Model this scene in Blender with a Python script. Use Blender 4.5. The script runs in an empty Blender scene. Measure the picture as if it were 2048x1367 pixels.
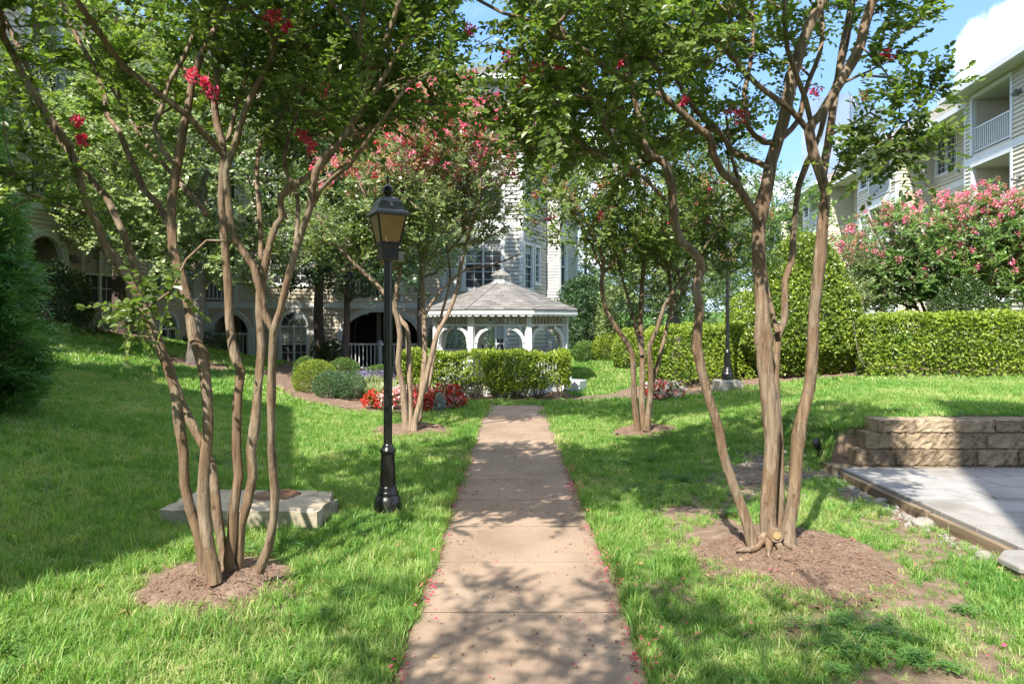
import bpy, math, random
import numpy as np
from mathutils import Vector

R = math.radians
rng = np.random.default_rng(7)
random.seed(7)
scene = bpy.context.scene
COL = scene.collection

# ------------------------------------------------------------------ camera
FPX, CX, HY, EYE = 1365.33, 1024.0, 644.0, 1.7
cam_d = bpy.data.cameras.new('camera')
cam_d.lens = 24.0
cam_d.sensor_width = 36.0
cam_d.shift_y = -39.5 / 2048
cam_d.clip_start = 0.05
cam_d.clip_end = 2000
cam = bpy.data.objects.new('camera', cam_d)
cam.location = (0, 0, EYE)
cam.rotation_euler = (R(90), 0, 0)
COL.objects.link(cam)
scene.camera = cam

# ------------------------------------------------------------------ sun and sky
SUN_EL = R(49)
SAZ = np.array([-0.42, -0.907])            # horizontal direction towards the sun
sun_d = bpy.data.lights.new('sun', 'SUN')
sun_d.energy = 3.0
sun_d.angle = R(0.55)
sun_d.color = (1.0, 0.94, 0.84)
sun = bpy.data.objects.new('sun', sun_d)
to_sun = Vector((SAZ[0] * math.cos(SUN_EL), SAZ[1] * math.cos(SUN_EL), math.sin(SUN_EL)))
sun.rotation_euler = (-to_sun).to_track_quat('-Z', 'Y').to_euler()
sun.location = to_sun * 60
COL.objects.link(sun)

world = bpy.data.worlds.new('World')
scene.world = world
world.use_nodes = True
wt = world.node_tree
wt.nodes.clear()


def nd(t, kind, **kw):
    n = t.nodes.new(kind)
    for k, v in kw.items():
        if k.startswith('in_'):
            key = k[3:]
            n.inputs[int(key) if key.isdigit() else key.replace('_', ' ')].default_value = v
        else:
            setattr(n, k, v)
    return n


def build_world():
    t = wt
    sky = nd(t, 'ShaderNodeTexSky', sky_type='NISHITA', sun_disc=False)
    sky.sun_elevation = SUN_EL
    sky.sun_rotation = math.atan2(SAZ[0], SAZ[1])
    sky.altitude = 60
    sky.air_density = 1.0
    sky.dust_density = 0.8
    sky.ozone_density = 1.0
    tc = nd(t, 'ShaderNodeTexCoord')
    # mostly unseen clouds, added to fill shade: noise on a plane far above, thresholded
    sep = nd(t, 'ShaderNodeSeparateXYZ')
    t.links.new(tc.outputs['Generated'], sep.inputs[0])
    zc = nd(t, 'ShaderNodeMath', operation='MAXIMUM'); zc.inputs[1].default_value = 0.04
    t.links.new(sep.outputs[2], zc.inputs[0])
    zc2 = nd(t, 'ShaderNodeMath', operation='ADD'); zc2.inputs[1].default_value = 0.10
    t.links.new(zc.outputs[0], zc2.inputs[0])
    dv = nd(t, 'ShaderNodeVectorMath', operation='DIVIDE')
    cmb = nd(t, 'ShaderNodeCombineXYZ')
    for i in range(3):
        t.links.new(zc2.outputs[0], cmb.inputs[i])
    t.links.new(tc.outputs['Generated'], dv.inputs[0])
    t.links.new(cmb.outputs[0], dv.inputs[1])
    n1 = nd(t, 'ShaderNodeTexNoise', in_Scale=0.55, in_Detail=9.0, in_Roughness=0.55)
    n1.noise_dimensions = '4D'; n1.inputs['W'].default_value = 8.3
    t.links.new(dv.outputs[0], n1.inputs['Vector'])
    n2 = nd(t, 'ShaderNodeTexNoise', in_Scale=9.0, in_Detail=8.0, in_Roughness=0.6)
    t.links.new(tc.outputs['Generated'], n2.inputs['Vector'])
    # one tall cumulus standing over the roofs to the north-east
    acc = None
    for (px, py, rad, amp) in ((2050, 120, .085, .40), (2120, 70, .13, .5), (1975, 165, .05, .28), (2180, 150, .2, .6),
                               (2025, 80, .06, .30), (1990, 130, .05, .26)):
        d = Vector(((px - CX) / FPX, 1.0, (HY - py) / FPX)).normalized()
        dist = nd(t, 'ShaderNodeVectorMath', operation='DISTANCE')
        dist.inputs[1].default_value = d
        t.links.new(tc.outputs['Generated'], dist.inputs[0])
        mr = nd(t, 'ShaderNodeMapRange', interpolation_type='SMOOTHSTEP')
        mr.inputs['From Min'].default_value = rad
        mr.inputs['From Max'].default_value = 0.0
        mr.inputs['To Min'].default_value = 0.0
        mr.inputs['To Max'].default_value = amp
        t.links.new(dist.outputs['Value'], mr.inputs['Value'])
        if acc is None:
            acc = mr.outputs[0]
        else:
            m = nd(t, 'ShaderNodeMath', operation='MAXIMUM')
            t.links.new(acc, m.inputs[0]); t.links.new(mr.outputs[0], m.inputs[1])
            acc = m.outputs[0]
    nz = nd(t, 'ShaderNodeMath', operation='MULTIPLY_ADD')
    nz.inputs[1].default_value = 0.62
    t.links.new(n2.outputs[0], nz.inputs[0]); t.links.new(acc, nz.inputs[2])
    cum = nd(t, 'ShaderNodeMapRange', interpolation_type='SMOOTHSTEP')
    cum.inputs['From Min'].default_value = 0.475
    cum.inputs['From Max'].default_value = 0.60
    t.links.new(nz.outputs[0], cum.inputs['Value'])
    wide = nd(t, 'ShaderNodeMapRange', interpolation_type='SMOOTHSTEP')
    wide.inputs['From Min'].default_value = 0.49
    wide.inputs['From Max'].default_value = 0.62
    wide.inputs['To Max'].default_value = 0.9
    t.links.new(n1.outputs[0], wide.inputs['Value'])
    mx = nd(t, 'ShaderNodeMath', operation='MAXIMUM')
    t.links.new(cum.outputs[0], mx.inputs[0]); t.links.new(wide.outputs[0], mx.inputs[1])
    mix = nd(t, 'ShaderNodeMix', data_type='RGBA')
    t.links.new(mx.outputs[0], mix.inputs[0])
    pale = nd(t, 'ShaderNodeMix', data_type='RGBA')
    pale.inputs[0].default_value = 0.8
    pale.inputs[7].default_value = (.45, .95, 1.95, 1)
    t.links.new(sky.outputs[0], pale.inputs[6])
    t.links.new(pale.outputs[2], mix.inputs[6])
    mix.inputs[7].default_value = (5.4, 5.5, 5.7, 1)
    bg = nd(t, 'ShaderNodeBackground', in_Strength=0.15)
    t.links.new(mix.outputs[2], bg.inputs[0])
    out = nd(t, 'ShaderNodeOutputWorld')
    t.links.new(bg.outputs[0], out.inputs[0])


build_world()
vs = scene.view_settings
vs.view_transform = 'Standard'
vs.look = 'None'
vs.gamma = 1.0
vs.use_curve_mapping = False
vs.exposure = 1.98
cy = scene.cycles
cy.max_bounces = 8
cy.diffuse_bounces = 4
cy.glossy_bounces = 3
cy.transmission_bounces = 4
cy.transparent_max_bounces = 8
cy.sample_clamp_indirect = 6.0
cy.use_adaptive_sampling = True
cy.adaptive_threshold = 0.015
try:
    cy.use_denoising = True
    cy.denoiser = 'OPENIMAGEDENOISE'
except Exception:
    pass


# ------------------------------------------------------------------ helpers
def P(px, py, Y):
    """photo pixel (2048 wide) at distance Y -> world point"""
    return np.array([(px - CX) / FPX * Y, Y, EYE - (py - HY) / FPX * Y])


def sstep(x):
    x = np.clip(x, 0, 1)
    return x * x * (3 - 2 * x)


def tag(o, label=None, cat=None, group=None, kind=None):
    if label: o['label'] = label
    if cat: o['category'] = cat
    if group: o['group'] = group
    if kind: o['kind'] = kind
    return o


def empty(name, loc, label=None, cat=None, group=None, rz=0.0):
    o = bpy.data.objects.new(name, None)
    o.empty_display_size = 0.2
    o.location = loc
    o.rotation_euler = (0, 0, rz)
    COL.objects.link(o)
    return tag(o, label, cat, group)


def np_mesh(name, V, faces_by_n, tint=None, smooth=False, mats=None):
    """faces_by_n: list of (M,n) int arrays"""
    me = bpy.data.meshes.new(name)
    V = np.ascontiguousarray(V, dtype=np.float32)
    faces_by_n = [np.asarray(f, dtype=np.int32) for f in faces_by_n if len(f)]
    me.vertices.add(len(V))
    me.vertices.foreach_set('co', V.ravel())
    loops = np.concatenate([f.ravel() for f in faces_by_n]) if faces_by_n else np.zeros(0, np.int32)
    counts = np.concatenate([np.full(len(f), f.shape[1], np.int32) for f in faces_by_n]) if faces_by_n else np.zeros(0, np.int32)
    starts = np.concatenate([[0], np.cumsum(counts)[:-1]]).astype(np.int32) if len(counts) else counts
    me.loops.add(len(loops))
    me.loops.foreach_set('vertex_index', loops)
    me.polygons.add(len(counts))
    me.polygons.foreach_set('loop_start', starts)
    if smooth is not False:
        sm = np.full(len(counts), bool(smooth), dtype=bool) if np.isscalar(smooth) else np.asarray(smooth, dtype=bool)
        me.polygons.foreach_set('use_smooth', sm)
    else:
        me.polygons.foreach_set('use_smooth', np.zeros(len(counts), dtype=bool))
    if mats is not None:
        me.polygons.foreach_set('material_index', np.asarray(mats, dtype=np.int32))
    if tint is not None:
        at = me.attributes.new('tint', 'FLOAT', 'FACE')
        at.data.foreach_set('value', np.ascontiguousarray(tint, dtype=np.float32))
    me.update(calc_edges=True)
    me.validate()
    return me


def link(name, me, mat, parent=None, loc=None):
    o = bpy.data.objects.new(name, me)
    if mat is not None:
        for m in (mat if isinstance(mat, (list, tuple)) else [mat]):
            if len(me.materials) < (len(mat) if isinstance(mat, (list, tuple)) else 1):
                me.materials.append(m)
    COL.objects.link(o)
    if parent is not None:
        o.parent = parent
        if loc is None:
            p = parent
            off = Vector((0, 0, 0))
            # geometry is given in world coordinates: undo the parents' offsets (roots are never scaled)
            from mathutils import Matrix
            M = Matrix.Identity(4)
            chain = []
            while p is not None:
                chain.append(p); p = p.parent
            for q in reversed(chain):
                M = M @ q.matrix_parent_inverse @ Matrix.LocRotScale(q.location, q.rotation_euler, q.scale)
            o.matrix_parent_inverse = M.inverted()
    if loc is not None:
        o.location = loc
    return o


class MB:
    """collects shapes and links them as ONE mesh"""
    def __init__(self):
        self.v = []; self.n = 0; self.f = {}; self.t = {}; self.s = {}

    def add(self, V, F, tint=0.5, smooth=False):
        V = np.asarray(V, dtype=np.float64).reshape(-1, 3)
        F = np.asarray(F, dtype=np.int64)
        if F.ndim == 1: F = F[None]
        k = F.shape[1]
        self.v.append(V)
        self.f.setdefault(k, []).append(F + self.n)
        tt = np.full(len(F), tint) if np.isscalar(tint) else np.asarray(tint)
        self.t.setdefault(k, []).append(tt)
        self.s.setdefault(k, []).append(np.full(len(F), smooth))
        self.n += len(V)
        return self

    def quad(self, a, b, c, d, tint=0.5):
        return self.add([a, b, c, d], [[0, 1, 2, 3]], tint)

    def hexa(self, p, tint=0.5):
        """8 points: bottom ring 0-3 (ccw from above), top ring 4-7"""
        return self.add(p, [[3, 2, 1, 0], [4, 5, 6, 7], [0, 1, 5, 4], [1, 2, 6, 5], [2, 3, 7, 6], [3, 0, 4, 7]], tint)

    def box(self, c, s, rz=0.0, tint=0.5, ch=0.0):
        """box by centre and size; ch>0 chamfers all vertical and horizontal edges"""
        x, y, z = np.array(s) / 2.0
        if ch > 0:
            ch = min(ch, x * .9, y * .9, z * .9)
            pts = []
            for sz in (-1, 1):
                pass
            P_ = []
            def ring(xx, yy, zz):
                return [(-xx, -yy, zz), (xx, -yy, zz), (xx, yy, zz), (-xx, yy, zz)]
            P_ = ring(x - ch, y - ch, -z) + ring(x, y, -z + ch) + ring(x, y, z - ch) + ring(x - ch, y - ch, z)
            F = [[3, 2, 1, 0], [12, 13, 14, 15]]
            for r in range(3):
                for i in range(4):
                    j = (i + 1) % 4
                    F.append([r * 4 + i, r * 4 + j, r * 4 + 4 + j, r * 4 + 4 + i])
        else:
            P_ = [(-x, -y, -z), (x, -y, -z), (x, y, -z), (-x, y, -z), (-x, -y, z), (x, -y, z), (x, y, z), (-x, y, z)]
            F = [[3, 2, 1, 0], [4, 5, 6, 7], [0, 1, 5, 4], [1, 2, 6, 5], [2, 3, 7, 6], [3, 0, 4, 7]]
        V = np.array(P_)
        if rz:
            ca, sa = math.cos(rz), math.sin(rz)
            V = np.stack([V[:, 0] * ca - V[:, 1] * sa, V[:, 0] * sa + V[:, 1] * ca, V[:, 2]], 1)
        return self.add(V + np.array(c), F, tint)

    def lathe(self, prof, c=(0, 0, 0), n=20, smooth=True, tint=0.5, rz=0.0, flute=None, squash=None):
        """prof: list of (r,z); caps where r==0"""
        prof = np.array(prof, float)
        a = np.arange(n) / n * 2 * math.pi + rz
        V = np.zeros((len(prof), n, 3))
        rr = prof[:, 0][:, None] * np.ones(n)
        if flute is not None:
            rr = rr * (1 + flute[:, None] * np.cos(a * flute_n(n)))
        V[..., 0] = rr * np.cos(a); V[..., 1] = rr * np.sin(a); V[..., 2] = prof[:, 1][:, None]
        V = V.reshape(-1, 3) + np.array(c)
        i = np.arange(len(prof) - 1)[:, None] * n
        j = np.arange(n)[None]
        j2 = (j + 1) % n
        F = np.stack([i + j, i + j2, i + n + j2, i + n + j], -1).reshape(-1, 4)
        self.add(V, F, tint, smooth)
        return self

    def tube(self, pts, rad, sides=8, tint=0.5, rough=0.0, cap=True, seed=0):
        V, F = tube_arrays(np.asarray(pts, float), np.asarray(rad, float) if not np.isscalar(rad) else np.full(len(pts), rad),
                           sides, rough, seed)
        self.add(V, F, tint, True)
        if cap:
            b = np.arange(sides)
            self.add(V[:sides], [b[::-1]], tint)
            self.add(V[-sides:], [b], tint)
        return self

    def bar(self, a, b, w, h=None, tint=0.5, up=(0, 0, 1)):
        """square-section bar from a to b"""
        a = np.array(a, float); b = np.array(b, float)
        h = w if h is None else h
        d = b - a; L = np.linalg.norm(d); d = d / L
        up = np.array(up, float)
        if abs(d @ up) > .98: up = np.array((0, 1, 0.))
        s = np.cross(d, up); s /= np.linalg.norm(s)
        u = np.cross(s, d)
        p = []
        for e in (a, b):
            for (i, j) in ((-1, -1), (1, -1), (1, 1), (-1, 1)):
                p.append(e + s * i * w / 2 + u * j * h / 2)
        return self.hexa(p, tint)

    def extrude(self, poly, vec, tint=0.5, smooth=False):
        """flat polygon (n,3) extruded by vec into a closed prism"""
        poly = np.asarray(poly, float); n = len(poly)
        V = np.concatenate([poly, poly + np.array(vec)])
        i = np.arange(n); j = (i + 1) % n
        self.add(V, np.stack([i, j, j + n, i + n], 1), tint, smooth)
        self.add(poly, [i[::-1]], tint)
        self.add(poly + np.array(vec), [i], tint)
        return self

    def mesh(self, name):
        ks = sorted(self.f)
        F = [np.concatenate(self.f[k]) for k in ks]
        T = np.concatenate([np.concatenate(self.t[k]) for k in ks])
        S = np.concatenate([np.concatenate(self.s[k]) for k in ks])
        return np_mesh(name, np.concatenate(self.v), F, T, S)

    def build(self, name, mat, parent=None, kind=None):
        o = link(name, self.mesh(name), mat, parent)
        if kind: o['kind'] = kind
        return o


def flute_n(n):
    return n // 2


def frames(pts):
    d = np.gradient(pts, axis=0)
    d /= np.linalg.norm(d, axis=1)[:, None] + 1e-9
    N = np.zeros_like(pts); B = np.zeros_like(pts)
    up = np.array((1., 0, 0)) if abs(d[0, 0]) < .9 else np.array((0, 1., 0))
    n = np.cross(d[0], up); n /= np.linalg.norm(n)
    for i in range(len(pts)):
        n = n - d[i] * (n @ d[i]); n /= np.linalg.norm(n) + 1e-9
        N[i] = n; B[i] = np.cross(d[i], n)
    return d, N, B


def tube_arrays(pts, rad, sides, rough=0.0, seed=0):
    d, N, B = frames(pts)
    a = np.arange(sides) / sides * 2 * math.pi
    rr = rad[:, None] * np.ones(sides)
    if rough:
        q = np.random.default_rng(seed)
        s = np.linspace(0, len(pts) * .12, len(pts))[:, None]
        ph = q.uniform(0, 6.28, 8)
        m = (np.sin(2 * a + ph[0] + 1.1 * s) * .5 + np.sin(3 * a + ph[1] - .8 * s) * .45 + np.sin(5 * a + ph[2] + .5 * s) * .25
             + np.sin(s * 5.3 + ph[3] + a) * .35 + np.sin(s * 11. + ph[4] + 2 * a) * .2)
        rr = rr * (1 + rough * m)
    V = pts[:, None] + N[:, None] * (np.cos(a)[None, :, None] * rr[..., None]) + B[:, None] * (np.sin(a)[None, :, None] * rr[..., None])
    n = len(pts)
    i = np.arange(n - 1)[:, None] * sides; j = np.arange(sides)[None]; j2 = (j + 1) % sides
    F = np.stack([i + j, i + j2, i + sides + j2, i + sides + j], -1).reshape(-1, 4)
    return V.reshape(-1, 3), F


def smooth_line(pts, step=0.1):
    """Catmull-Rom resample of a polyline (n, k)"""
    p = np.asarray(pts, float)
    if len(p) < 3:
        n = max(2, int(np.linalg.norm(p[1, :3] - p[0, :3]) / step) + 1)
        return p[0] + (p[1] - p[0]) * np.linspace(0, 1, n)[:, None]
    q = np.concatenate([[2 * p[0] - p[1]], p, [2 * p[-1] - p[-2]]])
    out = []
    for i in range(1, len(q) - 2):
        n = max(1, int(np.linalg.norm(q[i + 1, :3] - q[i, :3]) / step))
        for t in np.arange(n) / n:
            a, b, c, d = q[i - 1], q[i], q[i + 1], q[i + 2]
            out.append(.5 * (2 * b + (c - a) * t + (2 * a - 5 * b + 4 * c - d) * t * t + (3 * b - a - 3 * c + d) * t ** 3))
    out.append(p[-1])
    return np.array(out)


# ------------------------------------------------------------------ materials
def mat_base(name):
    m = bpy.data.materials.new(name)
    m.use_nodes = True
    t = m.node_tree
    b = t.nodes['Principled BSDF']
    return m, t, b


def ramp(t, fac, stops):
    r = nd(t, 'ShaderNodeValToRGB')
    e = r.color_ramp.elements
    while len(e) < len(stops): e.new(0.5)
    for el, (p, c) in zip(e, stops):
        el.position = p
        el.color = (*c, 1)
    t.links.new(fac, r.inputs[0])
    return r.outputs[0]


def noise(t, scale, detail=5, rough=.55, vec=None, stretch=None, coord='Object'):
    n = nd(t, 'ShaderNodeTexNoise', in_Scale=scale, in_Detail=detail, in_Roughness=rough)
    if vec is None:
        tc = nd(t, 'ShaderNodeTexCoord')
        vec = tc.outputs[coord]
    if stretch:
        mp = nd(t, 'ShaderNodeMapping')
        mp.inputs['Scale'].default_value = stretch
        t.links.new(vec, mp.inputs[0])
        vec = mp.outputs[0]
    t.links.new(vec, n.inputs['Vector'])
    return n.outputs[0]


def mixc(t, fac, a, b, mode='MIX'):
    m = nd(t, 'ShaderNodeMix', data_type='RGBA', blend_type=mode)
    for s, i in ((fac, 0), (a, 6), (b, 7)):
        if isinstance(s, (int, float)): m.inputs[i].default_value = s
        elif isinstance(s, tuple): m.inputs[i].default_value = (*s, 1)
        else: t.links.new(s, m.inputs[i])
    return m.outputs[2]


def bump(t, b, h, strength=.3, dist=.01):
    n = nd(t, 'ShaderNodeBump', in_Strength=strength, in_Distance=dist)
    t.links.new(h, n.inputs['Height'])
    t.links.new(n.outputs[0], b.inputs['Normal'])


def tinted(t):
    a = nd(t, 'ShaderNodeAttribute', attribute_name='tint')
    return a.outputs['Fac']


def M_noise(name, c0, c1, scale=6, rough=.7, bstr=.25, bscale=None, bdist=.01, stretch=None, tint=None, spec=.3, dirt=None, metal=0):
    """two-colour noise material; tint: colour that the per-piece 'tint' value leads to; dirt: (colour, scale, amount)"""
    m, t, b = mat_base(name)
    f = noise(t, scale, 8, .6, stretch=stretch)
    c = ramp(t, f, [(.3, c0), (.7, c1)])
    if tint is not None:
        k = nd(t, 'ShaderNodeMath', operation='MULTIPLY'); k.inputs[1].default_value = .7
        t.links.new(tinted(t), k.inputs[0])
        c = mixc(t, k.outputs[0], c, tint)
    if dirt is not None:
        df = noise(t, dirt[1], 6, .65)
        dm = nd(t, 'ShaderNodeMapRange', in_1=.5, in_2=.75, in_4=dirt[2])
        t.links.new(df, dm.inputs[0])
        c = mixc(t, dm.outputs[0], c, dirt[0])
    t.links.new(c, b.inputs['Base Color'])
    b.inputs['Roughness'].default_value = rough
    b.inputs['Specular IOR Level'].default_value = spec
    b.inputs['Metallic'].default_value = metal
    if bstr:
        bump(t, b, noise(t, bscale or scale * 6, 8, .65, stretch=stretch), bstr, bdist)
    return m


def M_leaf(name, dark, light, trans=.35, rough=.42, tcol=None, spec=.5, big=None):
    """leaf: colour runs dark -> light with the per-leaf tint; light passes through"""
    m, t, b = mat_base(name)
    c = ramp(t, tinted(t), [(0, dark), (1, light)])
    if big is not None:
        f = noise(t, big[0], 3, .5)
        mr = nd(t, 'ShaderNodeMapRange', in_1=.4, in_2=.65, in_4=big[2])
        t.links.new(f, mr.inputs[0])
        c = mixc(t, mr.outputs[0], c, big[1])
    t.links.new(c, b.inputs['Base Color'])
    b.inputs['Roughness'].default_value = rough
    b.inputs['Specular IOR Level'].default_value = spec
    tr = nd(t, 'ShaderNodeBsdfTranslucent')
    tc = mixc(t, 1.0, c, tcol or (1.3, 1.45, .6), 'MULTIPLY')
    t.links.new(tc, tr.inputs[0])
    ms = nd(t, 'ShaderNodeMixShader', in_0=trans)
    t.links.new(b.outputs[0], ms.inputs[1]); t.links.new(tr.outputs[0], ms.inputs[2])
    t.links.new(ms.outputs[0], t.nodes['Material Output'].inputs[0])
    return m


M = {}


def make_materials():
    M['white'] = M_noise('white_trim_paint', (.56, .57, .57), (.64, .65, .64), 3, .45, .05, 40, .002, dirt=((.5, .48, .42), 1.5, .25))
    M['tan_white'] = M_noise('tan_white_paint', (.30, .275, .235), (.40, .375, .33), 5, .6, .1, 40, .002)  # darker, browner white for the gazebo's frieze slats and top rail
    M['siding'] = M_noise('cream_siding', (.50, .45, .345), (.57, .51, .40), 1.2, .55, .06, 30, .002, tint=(.52, .48, .39))
    M['siding_grey'] = M_noise('pale_siding', (.40, .39, .35), (.46, .45, .41), 1.2, .55, .06, 30, .002, tint=(.38, .37, .345))
    M['siding_tan'] = M_noise('tan_siding', (.45, .385, .295), (.52, .45, .35), 1.2, .6, .06, 30, .002, tint=(.48, .42, .34))
    M['soffit'] = M_noise('soffit', (.50, .47, .41), (.56, .53, .465), 2, .6, .05)
    M['foundation'] = M_noise('foundation_render', (.36, .29, .18), (.44, .36, .24), 2, .85, .3, 60, .004)
    M['shingle'] = M_noise('roof_shingles', (.115, .107, .098), (.19, .178, .164), 30, .92, .4, 120, .006, tint=(.265, .25, .232), spec=.15)
    m, t, b = mat_base('window_glass')
    f = noise(t, 1.3, 2)
    t.links.new(ramp(t, f, [(.35, (.02, .024, .028)), (.7, (.09, .10, .11))]), b.inputs['Base Color'])
    b.inputs['Roughness'].default_value = .04
    b.inputs['Specular IOR Level'].default_value = .9
    M['glass'] = m
    M['screen'] = M_noise('insect_screen', (.035, .037, .04), (.06, .06, .062), 9, .7, .1)
    M['curtain'] = M_noise('curtain', (.34, .33, .31), (.5, .49, .46), 4, .8, .2, stretch=(12, 12, .4))
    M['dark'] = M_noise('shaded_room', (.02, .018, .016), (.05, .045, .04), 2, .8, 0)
    m, t, b = mat_base('tower_glass')
    f = noise(t, .2, 3)
    t.links.new(ramp(t, f, [(.3, (.13, .19, .27)), (.7, (.24, .31, .39))]), b.inputs['Base Color'])
    b.inputs['Roughness'].default_value = .12
    b.inputs['Specular IOR Level'].default_value = .8
    b.inputs['Metallic'].default_value = .35
    M['tower_glass'] = m
    M['mullion'] = M_noise('mullion', (.07, .09, .12), (.10, .12, .15), 1, .4, 0)
    # black painted iron: satin, with dust
    m, t, b = mat_base('black_iron')
    f = noise(t, 14, 7, .65)
    t.links.new(ramp(t, f, [(.4, (.006, .006, .007)), (.75, (.022, .021, .02))]), b.inputs['Base Color'])
    t.links.new(ramp(t, f, [(.3, (.24,) * 3), (.8, (.42,) * 3)]), b.inputs['Roughness'])
    b.inputs['Specular IOR Level'].default_value = .6
    bump(t, b, noise(t, 90, 4), .12, .002)
    M['iron'] = m
    M['iron_roof'] = M_noise('weathered_iron', (.075, .075, .078), (.16, .155, .15), 18, .42, .15, 80, .002, spec=.5)
    m, t, b = mat_base('amber_panel')
    f = noise(t, 7, 4, stretch=(1, 1, .35))
    c = ramp(t, f, [(.3, (.50, .32, .14)), (.7, (.66, .46, .24))])
    t.links.new(c, b.inputs['Base Color'])
    b.inputs['Roughness'].default_value = .3
    tr = nd(t, 'ShaderNodeBsdfTranslucent'); t.links.new(c, tr.inputs[0])
    ms = nd(t, 'ShaderNodeMixShader', in_0=.45)
    t.links.new(b.outputs[0], ms.inputs[1]); t.links.new(tr.outputs[0], ms.inputs[2])
    t.links.new(ms.outputs[0], t.nodes['Material Output'].inputs[0])
    M['amber'] = m
    M['grey_metal'] = M_noise('grey_metal', (.3, .3, .3), (.4, .4, .4), 8, .4, .1)
    # concrete walk: pinkish brown exposed aggregate
    m, t, b = mat_base('walk_concrete')
    f1 = noise(t, 1.6, 6, .6); f2 = noise(t, 160, 4, .75)
    c = ramp(t, f1, [(.3, (.21, .152, .108)), (.55, (.285, .21, .152)), (.75, (.345, .265, .20))])
    c = mixc(t, .75, c, ramp(t, f2, [(.3, (.45, .42, .42)), (.5, (1, 1, 1)), (.72, (1.35, 1.3, 1.25))]), 'MULTIPLY')
    k = nd(t, 'ShaderNodeMapRange', in_3=.9, in_4=1.1); t.links.new(tinted(t), k.inputs[0])
    c = mixc(t, 1.0, c, k.outputs[0], 'MULTIPLY')
    f3 = noise(t, 3.2, 7, .7)
    mr = nd(t, 'ShaderNodeMapRange', in_1=.56, in_2=.72, in_4=.45); t.links.new(f3, mr.inputs[0])
    c = mixc(t, mr.outputs[0], c, (.15, .11, .085))
    # soil and algae creeping in from both edges, dark speckle
    tce = nd(t, 'ShaderNodeTexCoord'); sx = nd(t, 'ShaderNodeSeparateXYZ'); t.links.new(tce.outputs['Object'], sx.inputs[0])
    ex = nd(t, 'ShaderNodeMath', operation='SUBTRACT', in_1=.05); t.links.new(sx.outputs[0], ex.inputs[0])
    ea = nd(t, 'ShaderNodeMath', operation='ABSOLUTE'); t.links.new(ex.outputs[0], ea.inputs[0])
    en = nd(t, 'ShaderNodeMath', operation='MULTIPLY_ADD', in_1=.28); t.links.new(noise(t, 5, 7, .7), en.inputs[0]); t.links.new(ea.outputs[0], en.inputs[2])
    em = nd(t, 'ShaderNodeMapRange', in_1=.66, in_2=.80, in_4=.75); t.links.new(en.outputs[0], em.inputs[0])
    c = mixc(t, em.outputs[0], c, (.10, .078, .05))
    sp = nd(t, 'ShaderNodeMapRange', in_1=.66, in_2=.72, in_4=.6); t.links.new(noise(t, 38, 3, .5), sp.inputs[0])
    c = mixc(t, sp.outputs[0], c, (.12, .09, .07))
    t.links.new(c, b.inputs['Base Color'])
    b.inputs['Roughness'].default_value = .88
    b.inputs['Specular IOR Level'].default_value = .25
    bump(t, b, f2, .5, .004)
    M['walk'] = m
    M['concrete'] = M_noise('grey_concrete', (.26, .245, .215), (.36, .34, .305), 4, .85, .5, 70, .006, dirt=((.2, .165, .11), 2.2, .8))
    M['slab_concrete'] = M_noise('stained_slab', (.30, .255, .18), (.45, .40, .31), 5, .88, .6, 45, .01, dirt=((.12, .095, .06), 3.4, .9))
    M['paver'] = M_noise('grey_paver', (.24, .235, .225), (.31, .30, .29), 3, .8, .3, 150, .003, tint=(.22, .20, .175), dirt=((.12, .105, .09), 2.1, .85))
    M['timber'] = M_noise('weathered_timber', (.11, .08, .05), (.25, .19, .125), 5, .85, .5, 30, .006, stretch=(6, .5, 6))
    m, t, b = mat_base('split_block')
    f = noise(t, 9, 9, .65)
    c = ramp(t, f, [(.28, (.165, .12, .075)), (.5, (.31, .24, .16)), (.72, (.42, .34, .24))])
    k = nd(t, 'ShaderNodeMapRange', in_3=.62, in_4=1.22); t.links.new(tinted(t), k.inputs[0])
    c = mixc(t, 1.0, c, k.outputs[0], 'MULTIPLY')
    fd = noise(t, 2.4, 8, .7, coord='Generated')
    tcg = nd(t, 'ShaderNodeTexCoord')
    fd = noise(t, 2.6, 8, .72)
    mr = nd(t, 'ShaderNodeMapRange', in_1=.52, in_2=.64, in_4=.85); t.links.new(fd, mr.inputs[0])
    c = mixc(t, mr.outputs[0], c, (.075, .055, .04))
    t.links.new(c, b.inputs['Base Color'])
    b.inputs['Roughness'].default_value = .92
    b.inputs['Specular IOR Level'].default_value = .15
    bump(t, b, noise(t, 38, 8, .7), .9, .02)
    M['block'] = m
    M['rust'] = M_noise('brown_grate', (.12, .06, .035), (.22, .12, .07), 20, .7, .3)
    M['mulch'] = M_noise('mulch', (.105, .07, .05), (.25, .172, .125), 60, .95, .9, 130, .012, spec=.1, dirt=((.33, .245, .19), 5, .8))
    M['joint'] = M_noise('joint_dirt', (.03, .022, .016), (.07, .05, .036), 40, .95, .3, spec=.1)
    M['chip'] = M_noise('mulch_chips', (.13, .08, .058), (.34, .235, .175), 30, .95, .2, spec=.1)
    M['stone'] = M_noise('pale_stone', (.17, .155, .13), (.33, .305, .265), 12, .9, .5, 40, .01)
    # ground: soil where turf is thin, turf thatch elsewhere (attribute 'tint' on the ground = turf cover)
    m, t, b = mat_base('ground_soil')
    f = noise(t, 7, 9, .7); f2 = noise(t, 60, 6, .7)
    soil = ramp(t, f, [(.3, (.12, .083, .058)), (.55, (.225, .16, .115)), (.75, (.33, .25, .185))])
    thatch = ramp(t, f2, [(.3, (.045, .10, .018)), (.6, (.075, .15, .028)), (.8, (.13, .17, .05))])
    cv = nd(t, 'ShaderNodeAttribute', attribute_name='cover')
    k1 = nd(t, 'ShaderNodeMath', operation='MULTIPLY_ADD', in_1=1.5, in_2=-.75); t.links.new(noise(t, 26, 6, .75), k1.inputs[0])
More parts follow.
